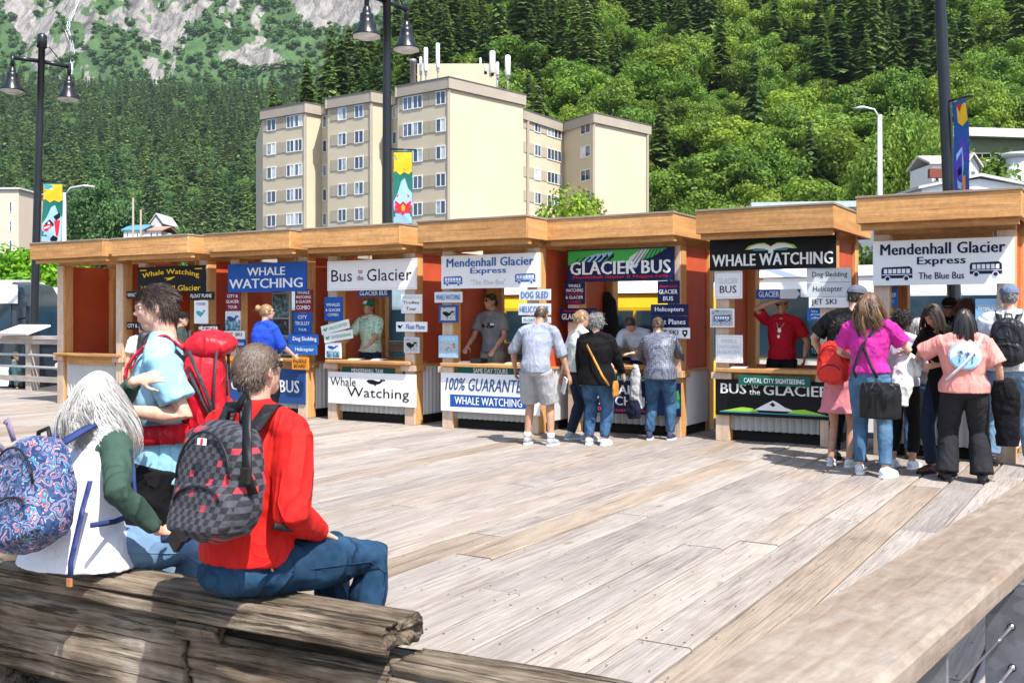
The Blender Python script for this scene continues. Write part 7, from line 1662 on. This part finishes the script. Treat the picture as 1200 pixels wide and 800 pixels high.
# woman in coral tee
def _palm(J, root):
    m0 = J['chest']+Vector((0, 0, -.005)); b = -J['Fw']; x = J['X']; W_ = J['s']
    def disc(c, r_, col, off, sq=1.0, a0=0, a1=360, nm='shirt_print'):
        m = MB(); k = 20; vs = []
        for i in range(k):
            a = R(a0+(a1-a0)*i/(k if a1-a0 == 360 else k-1)); u = c[0]+r_*math.cos(a); w = c[1]+r_*sq*math.sin(a); vs.append(m0+x*u+Vector((0, 0, w))+b*(backd(u, w)+off))
        cc = m0+x*c[0]+Vector((0, 0, c[1]))+b*(backd(c[0], c[1])+off); vs.append(cc)
        m.add(vs, [(i, (i+1) % k, k) for i in range(k if a1-a0 == 360 else k-1)], True); m.obj(nm, ink(col), root, fix=False)
    def backd(u, w): return .178*J['bw']*math.sqrt(max(.1, 1-(u/(.262*J['bw']))**2))-abs(w)*.06
    disc((0, 0), .150, 'lblue', .0, .92); disc((0, 0), .138, 'pale', .003, .92); disc((0, -.005), .130, 'lblue', .006, .9, 190, 350)
    for (cx, cz, h) in ((-.05, -.02, .08), (.012, -.03, .07), (.06, -.03, .06)):
        m = MB()
        def P_(u, w, o=.010): return m0+x*u+Vector((0, 0, w))+b*(backd(u, w)+o)
        m.add([P_(cx-.004, cz-.05), P_(cx+.004, cz-.05), P_(cx+.008, cz+h*.5), P_(cx+.002, cz+h*.5)], [(0, 1, 2, 3)])
        for k in range(7):
            a = R(-30+k*40); l = .034; ox, oz = cx+.005, cz+h*.5
            m.add([P_(ox, oz), P_(ox+l*.5*math.cos(a)-.006*math.sin(a), oz+l*.5*math.sin(a)+.012), P_(ox+l*math.cos(a), oz+l*math.sin(a)-.004), P_(ox+l*.5*math.cos(a)+.006*math.sin(a), oz+l*.5*math.sin(a)+.002)], [(0, 1, 2, 3)])
        m.obj('palm_print', ink('dkblue'), root, fix=False)
    m = MB(); rb = []; 
    for (u, w) in ((.15, .19), (.11, .10), (.05, .0), (-.02, -.09), (-.10, -.17), (-.17, -.24)): rb.append(m0+x*u+Vector((0, 0, w))+b*(backd(u, w)+.012))
    ribbon(m, rb, b, .026); J['rb'] = m.obj('strap_across', ink('pale'), root, fix=False)
CORAL = cloth('coral tee', (.70, .30, .26), (.60, .23, .20))
def _coral(J, root): J['bw'] = 1.05; _palm(J, root)
J3 = person('woman with long black hair in a coral tee with a palm tree print', stand(1130, 564), RZ+R(10), SK_TAN, H=1.71, female=True, build=1.12, wide=1.12, vox=.009, nod=.25, look=R(-5),
       arms=[dict(wrist=(.33, .02, .90), hint=(.6, -.6, 0)), dict(wrist=(-.30, .30, 1.24), hint=(-.9, -.3, -.3))], legs=[dict(ankle=(.16, -.02, .085), foot=(.2, 1, 0)), dict(ankle=(-.16, .0, .085))],
       shirt=dict(mat=CORAL, loose=.028, slen=.88, hem=-.04), bottom=dict(mat=DGREY, loose=.022, leg=.045, cuff=1.0), shoes=SH_B, hair=(H_BLACK, 'long', dict(n=1500, length=.33, wave=.08, width=.007, seg=10)), extra=_coral)
e = empty('black_jacket', J3['root'].location, RZ); tag(e, 'black jacket draped over the arm of the woman in the coral tee', 'jacket')
m = MB(); m.tube([(.34, .02, 1.0), (.36, .04, .86), (.37, .06, .62), (.38, .06, .36)], [.09, .13, .12, .10], n=14, rad2=[.07, .08, .07, .05], ref=(1, 0, 0)); o = m.obj('cloth', cloth('black jacket cloth', (.008, .008, .010)), e); remesh(o, .01, 3, .035, .09)
J4 = person('big man in a white shirt and grey blue cap at the right edge', stand(1183, 546), RZ+R(2), SK_FAIR, H=1.97, build=1.06, wide=1.08, vox=.010, look=R(10),
       arms=[dict(wrist=(.34, .22, 1.0)), dict(wrist=(-.30, .28, 1.02))], legs=[dict(ankle=(.18, .02, .085)), dict(ankle=(-.15, .02, .085), foot=(-.4, 1, 0))], shirt=dict(mat=cloth('white shirt cloth', (.64, .67, .71)), sleeve='long', cuff=.85, loose=.03, collar=.012), bottom=dict(mat=JEANSL, loose=.02), shoes=SH_B, cap=dict(mat=cloth('slate blue cap', (.14, .18, .27))), hair=(H_GREY, 'short', dict(n=260, length=.02)))
# ---- backpacks
def backpack(J, label, mat, W_, H_, D_, zc, yb, sm=None, pockets=1, straps=True, vox=.008, trim=None, slump=0.0, name='backpack', grp=None, R0=None, cx=0.0, strapmat=None, top_handle=True, strap_sh=None):
    """pack on the wearer's back; wearer's space: x right, y forward, back plane at y = -yb"""
    r = J['root']; e = empty(name, r.location, r.rotation_euler.z); tag(e, label, 'backpack', grp)
    F = R0 if R0 is not None else Matrix.Identity(3); c = Vector((cx, -yb-D_/2, zc))
    def T(p): return c+F @ Vector(p)
    m = MB()
    # boxy padded sack: superelliptic rings
    def ring_body(m, w, h, d, off, k=22, pw=3.2, rows=12):
        vs = []; o_ = Vector(off)
        for i in range(rows+1):
            t = -1+2*i/rows; sc = (1-abs(t)**4.5)**(1/3.0) if abs(t) < 1 else 0.0; sc = max(sc, .25); wt = 1-(.12*t if t > 0 else 0)
            for j in range(k):
                a = 2*math.pi*j/k; ca, sa = math.cos(a), math.sin(a); rr = (abs(ca)**pw+abs(sa)**pw)**(-1/pw)
                vs.append(T(o_+Vector((ca*rr*w/2*sc*wt, sa*rr*d/2*sc*(1-.18*max(0, t))-slump*D_*max(0, -t)*.3, t*h/2))))
        fs = [(i*k+j, i*k+(j+1) % k, (i+1)*k+(j+1) % k, (i+1)*k+j) for i in range(rows) for j in range(k)]+[tuple(range(k-1, -1, -1)), tuple(rows*k+j for j in range(k))]
        m.add(vs, fs, True)
    ring_body(m, W_, H_, D_, (0, 0, 0)); o = m.obj('main_bag', mat, e, fix=True); remesh(o, vox, 3, .016, .09)
    if pockets:
        m = MB(); ring_body(m, W_*.84, H_*.45, D_*.45, (0, -D_*.40, -H_*.22)); o = m.obj('front_pocket', sm or mat, e); remesh(o, vox, 3, .012, .08)
    tm = trim or MATS['black strap']
    # zips: follow the face of the bag
    def arch(z0, z1, ww, off): return [T((ww*math.cos(R(a)), -D_/2*off-.0, z0+(z1-z0)*math.sin(R(a)))) for a in range(0, 181, 15)]
    part('zip', tm, e, lambda m: m.tube(arch(H_*.02, H_*.40, W_*.36, .96), .0045, n=6))
    if pockets: part('zip', tm, e, lambda m: m.tube(arch(-H_*.16, -H_*.04, W_*.30, 1.22), .0045, n=6))
    if top_handle: part('haul_loop', tm, e, lambda m: m.tube([T((-.04, D_*.3, H_/2-.02)), T((-.03, D_*.3, H_/2+.035)), T((.03, D_*.3, H_/2+.035)), T((.04, D_*.3, H_/2-.02))], .009, n=7))
    if straps:
        s = J['s']; shl = J['shl']; X = J['X']; Fw = J['Fw']; ex = .105*s+.02
        for q in (-1, 1):
            a = T((q*W_*.22, D_/2-.02, H_*.40)); top = shl+X*q*.105*s+Vector((0, 0, .066*s)); fr = J['chest']+X*q*.12*s+Fw*(.128*s)+Vector((0, 0, .04)); lo = J['waist']+X*q*J['so']*s+Fw*.04; bk = T((q*W_*.45, D_/2+.01, -H_*.36))
            mid = a.lerp(top, .6)+Vector((0, 0, .012)); pts = [a, mid, top, top.lerp(fr, .5)+Fw*.035+Vector((0, 0, .0)), fr, fr.lerp(lo, .55)+Fw*.02+X*q*.02, lo, bk]
            nr = [Vector((0, -.3, 1)), Vector((0, -.2, 1)), Vector((0, .1, 1)), Vector((0, .8, .6)), Fw, Fw+X*q*.4, X*q, -Fw*.3+X*q]
            # resample smoothly
            P2, N2 = [], []
            for i in range(len(pts)-1):
                for t in (0, .33, .66):
                    p0 = pts[max(0, i-1)]; p1 = pts[i]; p2 = pts[i+1]; p3 = pts[min(len(pts)-1, i+2)]
                    P2.append(.5*((2*p1)+(-p0+p2)*t+(2*p0-5*p1+4*p2-p3)*t*t+(-p0+3*p1-3*p2+p3)*t*t*t)); N2.append(nr[i].lerp(nr[i+1], t))
            P2.append(pts[-1]); N2.append(nr[-1])
            part('shoulder_strap', strapmat or tm, e, lambda m: ribbon(m, P2, N2, [.055*s if i < 14 else .022*s for i in range(len(P2))], .010))
    return e, T
backpack(GIRL, 'red backpack with black trim worn by the girl with curly hair', cloth('scarlet pack nylon', (.62, .025, .015), rough=.45), .34, .46, .20, 1.12, .10, trim=cloth('black pack trim', (.015, .015, .017)))
backpack(J4, 'black backpack worn by the big man in the white shirt', cloth('black pack nylon', (.016, .016, .019), rough=.4), .36, .52, .20, 1.34, .15)
# woman in blue at kiosk 3
person('blond woman with a bun and a royal blue top at the third kiosk', stand(309, 499), RZ+R(-12), SK_FAIR, H=1.82, female=True, build=1.12, wide=1.1, vox=.012, look=R(-30), lean=.1, arms=[dict(wrist=(.2, .36, 1.0)), dict(wrist=(-.2, .3, .98))], shirt=dict(mat=cloth('royal blue top', (.02, .07, .50)), sleeve='elbow', loose=.025, hem=-.1), bottom=dict(mat=BLKP), shoes=SH_B, glasses=SG, hair=(H_BLOND, 'bun', dict(n=500, length=.12)))
# people by kiosk 2
J = person('man in a black cap half hidden behind the big red backpack', stand(214, 492), RZ+R(-50), SK_FAIR, H=1.70, vox=.012, look=R(-10), shirt=dict(mat=cloth('dark green shirt', (.04, .06, .05)), loose=.02), bottom=dict(mat=BLKP), shoes=SH_B, cap=dict(mat=MATS['black cap']), hair=(H_DARK, 'short', dict(n=120, length=.02)))
J = person('person in black with a dark rucksack standing just left of the young man in blue', stand(168, 498), RZ+R(70), SK_FAIR, H=1.58, vox=.012, shirt=dict(mat=MATS['white cotton'], sleeve='short', loose=.02), bottom=dict(mat=JEANSL), shoes=SH_W, hair=(H_DARK, 'short', dict(n=200, length=.04)))
backpack(J, 'black and grey rucksack partly hidden by the young man in blue', cloth('black rucksack nylon', (.03, .03, .034), rough=.5), .32, .46, .2, 1.18, .11)
# person beyond the back railing
person('person in dark clothes and a brown hat sitting low beyond the back railing', (at(18, 430, 25.2).x, 25.2, GZ), R(-70), SK_TAN, H=1.7, vox=.014, hipz=.62, legs=[dict(ankle=(.12, .40, .085)), dict(ankle=(-.12, .38, .085))], shirt=dict(mat=cloth('teal grey jacket', (.05, .10, .11)), sleeve='long', loose=.03), bottom=dict(mat=BLKP), shoes=SH_B, cap=dict(mat=cloth('brown hat', (.10, .055, .03))), hair=(H_DARK, 'short', dict(n=60, length=.02)))
e = empty('park_bench', (at(18, 430, 25.2).x, 25.2-.02, GZ), R(-70)); tag(e, 'low dark bench beyond the back railing', 'bench'); boxpart('seat', M_DARK, e, -.6, .6, -.25, .15, .42, .48); boxpart('leg', M_DARK, e, -.55, -.48, -.2, .1, 0, .42); boxpart('leg', M_DARK, e, .48, .55, -.2, .1, 0, .42)
# ------------------------------------------------------------------ the three people in front
def to_local(pos, yaw, w): return Matrix.Rotation(-yaw, 3, 'Z') @ (Vector(w)-Vector(pos))
# seated man in red
REDJ = cloth('red softshell', (.58, .018, .014), (.50, .012, .011), rough=.7, bstr=.6)
p2 = (-.965, 3.74, 0); y2 = R(-34)
hnd = to_local(p2, y2, at(372, 622, 3.80)); hnd2 = hnd+Vector((-.34, .14, .0))
M_CHECK = newmat('checked backpack cloth')
def _ck(m):
    v = coords(m, rot=(0, 0, -.0)); sp = N(m, 'ShaderNodeSeparateXYZ'); L(m, v, sp.inputs[0]); cz = .0205
    # distance round the pack and height give the checks
    u = mth(m, 'FLOOR', mth(m, 'DIVIDE', mth(m, 'SUBTRACT', sp.outputs[0], mth(m, 'MULTIPLY', sp.outputs[1], .55)), cz)); w = mth(m, 'FLOOR', mth(m, 'DIVIDE', sp.outputs[2], cz))
    par = mth(m, 'MODULO', mth(m, 'ABSOLUTE', mth(m, 'ADD', u, w)), 2)
    c = mixc(m, par, (.014, .014, .019), (.055, .055, .068))
    cx = N(m, 'ShaderNodeCombineXYZ'); L(m, u, cx.inputs[0]); L(m, w, cx.inputs[1]); wn = N(m, 'ShaderNodeTexWhiteNoise'); L(m, cx.outputs[0], wn.inputs['Vector'])
    hit_ = mth(m, 'GREATER_THAN', wn.outputs['Value'], .95); c = mixc(m, hit_, c, (.42, .03, .05)); setc(m, c)
    bsdf(m).inputs['Roughness'].default_value = .8; bump(m, noi(m, coords(m), 11, 3), .55, .03)
_ck(M_CHECK)
JR = person('man seated on the timber in a red jacket and blue jeans, seen from behind', p2, y2, SK_FAIR, H=1.75, vox=.007, hipz=.72, so=.225, head=.90, lean=.13, nod=-.16, look=R(-3), build=1.0, wide=1.04,
            arms=[dict(abs=1, wrist=tuple(hnd), hint=(.5, -1, -.1), hand=(0, .9, -.5), palm=(0, -.3, -1), curl=.5), dict(abs=1, wrist=tuple(hnd2), hint=(-.7, -.8, -.2), hand=(.1, .9, -.5), palm=(0, -.3, -1), curl=.5)],
            legs=[dict(abs=1, ankle=(.235, .34, .265), hint=(.3, 1, .9), foot=(.4, 1, 0)), dict(abs=1, ankle=(.04, .42, .265), hint=(.1, 1, .9), foot=(.3, 1, 0))],
            shirt=dict(mat=REDJ, sleeve='long', hem=.0, loose=.026, collar=.03, cuff=.97, disp=.016, ds=.12, name='jacket'), bottom=dict(mat=cloth('dark blue denim', (.022, .065, .125), (.008, .025, .055), rough=.9, bstr=.9), loose=.014, disp=.018, ds=.07), shoes=SH_B,
            hair=(H_SHORT, 'short', dict(n=7000, length=.026, width=.0022, seg=5)), glasses=SG)
Rt_ = Matrix.Rotation(-.12, 3, 'X')
eb, Tb = backpack(JR, 'black and grey checked backpack with red squares on the man in red', M_CHECK, .37, .41, .165, 1.045, .145, vox=.006, R0=Rt_ @ Matrix.Rotation(R(-4), 3, 'Y'), slump=.6, cx=.12)
part('logo_tag', ink('white'), eb, lambda m: m.box(Tb((.035, -.115, .13)), (.034, .010, .022), rot=Rt_)); part('logo_stripe', ink('red'), eb, lambda m: m.box(Tb((.042, -.1215, .13)), (.008, .004, .020), rot=Rt_))
part('leather_patch', MATS['black strap'], eb, lambda m: m.prism([(Tb((0, 0, 0)).x+dx, Tb((0, 0, -.17)).z+dz) for dx, dz in ((-.04, 0), (0, -.04), (.04, 0), (0, .04))], Tb((0, -.158, -.17)).y-.012, Tb((0, -.15, -.17)).y))
part('haul_strap', MATS['black strap'], eb, lambda m: ribbon(m, [Tb((.02, .04, .24)), Tb((.06, .05, .30)), Tb((.12, .0, .26)), Tb((.17, -.04, .14)), Tb((.19, -.05, .02)), Tb((.2, -.03, -.04))], Vector((.3, -1, .2)), .032, .005))
part('buckle', M_DARK, eb, lambda m: m.box(Tb((.19, -.06, .02)), (.035, .014, .05)))
# seated woman
p1 = (-1.73, 4.10, 0); y1 = R(-30)
WVEST = cloth('white quilted vest', (.72, .74, .80), (.60, .62, .68), rough=.8, bstr=.35); OLIVE = cloth('dark green sleeve knit', (.045, .085, .065), (.03, .058, .045), rough=.85)
w_point = to_local(p1, y1, at(158, 446, 4.30)); w_near = to_local(p1, y1, at(186, 622, 3.98))
HW = H_SILVER
SITW = dict(head=.93, H=1.52, female=True, vox=.007, hipz=.70, so=.24, lean=.20, nod=.10, look=R(14), build=1.06, wide=1.05)
JW = person('woman with long wavy silver hair seated on the timber, one hand pointing', p1, y1, SK_FAIR, **SITW,
            arms=[dict(abs=1, wrist=tuple(w_near), hint=(.6, -1, -.4), hand=(.25, .9, -.15), palm=(-.6, 0, -1), curl=.7), dict(abs=1, wrist=tuple(w_point), hint=(-1, -.2, -.9), hand=tuple(Matrix.Rotation(-y1, 3, 'Z') @ Vector((1, .15, .22))), palm=tuple(Matrix.Rotation(-y1, 3, 'Z') @ Vector((0, 1, -.3))), curl=[.12, .55, .95, 1.1], flip=1)],
            legs=[dict(abs=1, ankle=(.26, .32, .265), hint=(.6, 1, .9), foot=(.4, 1, 0)), dict(abs=1, ankle=(.06, .38, .265), hint=(.2, 1, .9), foot=(.3, 1, 0))],
            shirt=dict(mat=OLIVE, sleeve='long', hem=-.05, loose=.014, disp=.014, ds=.06), bottom=dict(mat=JEANSL, loose=.012, disp=.016, ds=.07), shoes=SH_W,
            hair=(H_SILVER, 'long', dict(n=11000, length=.43, wave=1.35, width=.0026, seg=16, part_=.1)))
def _vest(J):
    s = J['s']; X = J['X']; Fw = J['Fw']; mm = MB(); pel, wa, ch, sh = J['pel'], J['waist'], J['chest'], J['shl']
    mm.tube([pel+Vector((0, -.02, -.085)), pel+Vector((0, -.01, .03)), wa, ch, sh+Vector((0, 0, -.03)), sh+Vector((0, 0, .02))], [.26, .225, .185, .195, .165, .085], n=22, rad2=[.20, .17, .142, .148, .107, .07], ref=X)
    mm.tube([sh-X*.13*s, sh+Vector((0, 0, .03)), sh+X*.13*s], [.072, .074, .072], n=12, round_end=.6)
    o = mm.obj('vest', WVEST, J['root'], fix=False); remesh(o, .008, 3, .010, .09)
_vest(JW)
M_FLOR = newmat('paisley backpack print')
def _fl(m):
    v = coords(m); dn = N(m, 'ShaderNodeTexNoise'); dn.inputs['Scale'].default_value = 13; L(m, v, dn.inputs['Vector'])
    ad = N(m, 'ShaderNodeVectorMath', operation='MULTIPLY_ADD'); L(m, dn.outputs['Color'], ad.inputs[0]); ad.inputs[1].default_value = (.16, .16, .16); L(m, v, ad.inputs[2])
    vo = N(m, 'ShaderNodeTexVoronoi'); vo.inputs['Scale'].default_value = 16; L(m, ad.outputs[0], vo.inputs['Vector'])
    ring = mth(m, 'FRACT', mth(m, 'MULTIPLY', vo.outputs['Distance'], 3.2))
    r = ramp(m, [(.0, (.012, .03, .10)), (.24, (.03, .10, .26)), (.31, (.42, .52, .60)), (.36, (.04, .20, .34)), (.55, (.015, .04, .14)), (.64, (.58, .09, .06)), (.73, (.50, .48, .50)), (.77, (.02, .05, .17))]); r.color_ramp.interpolation = 'CONSTANT'; L(m, ring, r.inputs[0])
    n2 = noi(m, v, 22, 2); r2 = ramp(m, [(.55, (0, 0, 0)), (.60, (1, 1, 1))]); L(m, n2, r2.inputs[0]); c = mixc(m, mth(m, 'MULTIPLY', r2.outputs[0], .8), r.outputs[0], (.02, .05, .15)); setc(m, c)
    bsdf(m).inputs['Roughness'].default_value = .75; bump(m, noi(m, v, 12, 3), .7, .03)
_fl(M_FLOR)
RW = Matrix.Rotation(R(-18), 3, 'Y') @ Matrix.Rotation(-.15, 3, 'X')
ef, Tf = backpack(JW, 'blue white and red paisley backpack on the seated woman', M_FLOR, .38, .43, .19, .94, .17, vox=.006, R0=RW, slump=.5, cx=.085, strapmat=cloth('navy paisley strap', (.03, .05, .16)))
part('loose_strap', cloth('navy webbing', (.025, .04, .16), rough=.6), ef, lambda m: ribbon(m, [(.22, -.12, .98), (.24, -.17, .88), (.255, -.21, .78), (.26, -.235, .70), (.265, -.24, .64)], Vector((.4, -1, 0)), .020, .004)); part('strap_end', simple('tan leather', (.45, .18, .07), .6), ef, lambda m: m.box((.265, -.245, .63), (.022, .01, .03)))
for k, (a, b) in enumerate((((-.16, .0, .20), (-.26, -.04, .27)), ((-.1, 0, .23), (-.12, -.02, .30)))): part('ribbon_bow', cloth('mauve ribbon', (.25, .20, .30)), ef, lambda m: ribbon(m, [Tf(a), Tf(((a[0]+b[0])/2, b[1], b[2]+.02)), Tf(b)], Vector((0, -1, .3)), .025, .003))
e = empty('water_bottle', at(209, 629, 4.02), R(20)); tag(e, 'small dark blue bottle by the hand of the seated silver haired woman', 'bottle')
o = part('bottle_body', simple('navy bottle', (.02, .03, .12), .25), e, lambda m: m.tube([(-.06, 0, .005), (.035, 0, 0), (.05, 0, 0)], [.024, .024, .014], n=16, round_end=.3)); part('bottle_cap', simple('silver cap', (.5, .5, .55), .3, .7), e, lambda m: m.tube([(.05, 0, 0), (.072, 0, 0)], [.016, .016], n=14))
# standing young man
p3 = (-1.64, 4.74, 0); y3 = R(103)
w3 = to_local(p3, y3, at(146, 481, 4.50)); w3b = to_local(p3, y3, at(150, 470, 5.0))
BLTEE = cloth('light blue tee', (.30, .56, .70), (.23, .47, .61), rough=.85, bstr=.6)
JB = person('young man with dark hair, light blue tee and black cargo trousers facing left', p3, y3, SK_FAIR, H=1.78, head=.90, vox=.0065, build=.98, nod=.12, look=R(2),
            arms=[dict(abs=1, wrist=tuple(w3b), hint=(.6, -1, -.4)), dict(abs=1, wrist=tuple(w3), hint=(-.2, -.7, -1), curl=.5)],
            shirt=dict(mat=BLTEE, loose=.022, slen=.74, hem=-.10, disp=.020, ds=.09), bottom=dict(mat=BLKP, loose=.03, disp=.02, ds=.09), shoes=SH_B,
            hair=(H_DARK, 'swept', dict(n=5200, length=.036, width=.0024, seg=6, wave=.6)))
b = MB(); s_ = JB['s']
for (Hh, K, An, a, sd) in JB['legs']:
    c = Hh.lerp(K, .62); b = MB(); b.box((c.x+sd*.105, c.y, c.z), (.03, .15, .18)); o = b.obj('cargo_pocket', BLKP, JB['root'], bevel=.01); 
REDP = cloth('red trekking nylon', (.55, .010, .022), (.42, .006, .016), rough=.45, bstr=.7); CHAR = cloth('charcoal pack trim', (.03, .03, .035), rough=.6)
er, Tr = backpack(JB, 'large red trekking backpack with two grey bottles worn by the young man', REDP, .31, .54, .22, 1.23, .10, vox=.006, trim=CHAR, strapmat=REDP, slump=.2)
m = MB(); m.tube([Tr((-.11, -.02, .235)), Tr((0, -.03, .25)), Tr((.11, -.02, .235))], [.11, .12, .11], n=14, rad2=[.055, .065, .055], ref=(0, 1, 0), round_end=.7); o = m.obj('lid', REDP, er); remesh(o, .007, 3, .014, .06)
part('hip_belt', REDP, er, lambda m: ribbon(m, [(.12, -.14, 1.06*s_), (.19, -.03, 1.06*s_), (.16, .11, 1.05*s_), (.0, .17, 1.04*s_), (-.16, .11, 1.05*s_), (-.19, -.03, 1.06*s_), (-.12, -.14, 1.06*s_)], [Vector((.5, -1, 0)), Vector((1, 0, 0)), Vector((.7, .7, 0)), Vector((0, 1, 0)), Vector((-.7, .7, 0)), Vector((-1, 0, 0)), Vector((-.5, -1, 0))], .085, .022))
for (x, z0, z1) in ((-.165, .22, -.24), (-.155, .12, -.26)): part('compression_strap', CHAR, er, lambda m: ribbon(m, [Tr((x, .06, z0)), Tr((x-.022, -.02, (z0+z1)/2+.03)), Tr((x-.01, -.10, z1))], Vector((-1, -.2, 0)), .016, .004))
part('daisy_chain', CHAR, er, lambda m: ribbon(m, [Tr((-.03, -.135, .26)), Tr((-.03, -.175, .0)), Tr((-.03, -.165, -.25))], Vector((0, -1, 0)), .03, .004))
part('side_zip', CHAR, er, lambda m: m.tube([Tr((-.150, -.06, .22)), Tr((-.176, -.05, .05)), Tr((-.172, -.05, -.12))], .007, n=6))
for k, (x, y, z) in enumerate(((-.15, -.02, -.36), (-.14, -.11, -.35))):
    e = empty('water_bottle', world_of(JB, Tr((x, y, z))), .3*k); tag(e, ['grey ribbed bottle clipped low on the red backpack, nearer the young man', 'grey ribbed bottle clipped low on the red backpack, farther from the young man'][k], 'bottle', 'bottles clipped to the red backpack'); e.rotation_euler = (R(6), R(-8+10*k), 0)
    part('bottle_body', simple('grey steel bottle', (.24, .25, .27), .35, .5), e, lambda m: m.lathe([(.030, -.075), (.037, -.07), (.037, -.03), (.034, -.026), (.037, -.02), (.037, .0), (.034, .004), (.037, .010), (.037, .035), (.026, .055), (.020, .062)], n=20))
    part('bottle_cap', M_DARK, e, lambda m: m.lathe([(.024, .062), (.026, .066), (.026, .085), (.02, .09)], n=16)); part('carry_ring', simple('silver cap', (.5, .5, .55), .3, .7), e, lambda m: m.tube([(.02*math.cos(a), 0, .105+.02*math.sin(a)) for a in [i*math.pi/6 for i in range(13)]], .004, n=6))
# ------------------------------------------------------------------ air
m = bpy.data.materials.new('thin haze'); m.use_nodes = True; m.node_tree.nodes.clear()
vo = m.node_tree.nodes.new('ShaderNodeVolumePrincipled'); vo.inputs['Color'].default_value = (.80, .88, 1, 1); vo.inputs['Density'].default_value = .00006; vo.inputs['Anisotropy'].default_value = .2
ou = m.node_tree.nodes.new('ShaderNodeOutputMaterial'); m.node_tree.links.new(vo.outputs[0], ou.inputs['Volume'])
h = MB(); h.bbox(-6200, 6200, -6200, 6200, GZ-2.2, 1900); o = h.obj('haze', m); tag(o, 'thin bluish summer haze over the town and slopes', kind='stuff')
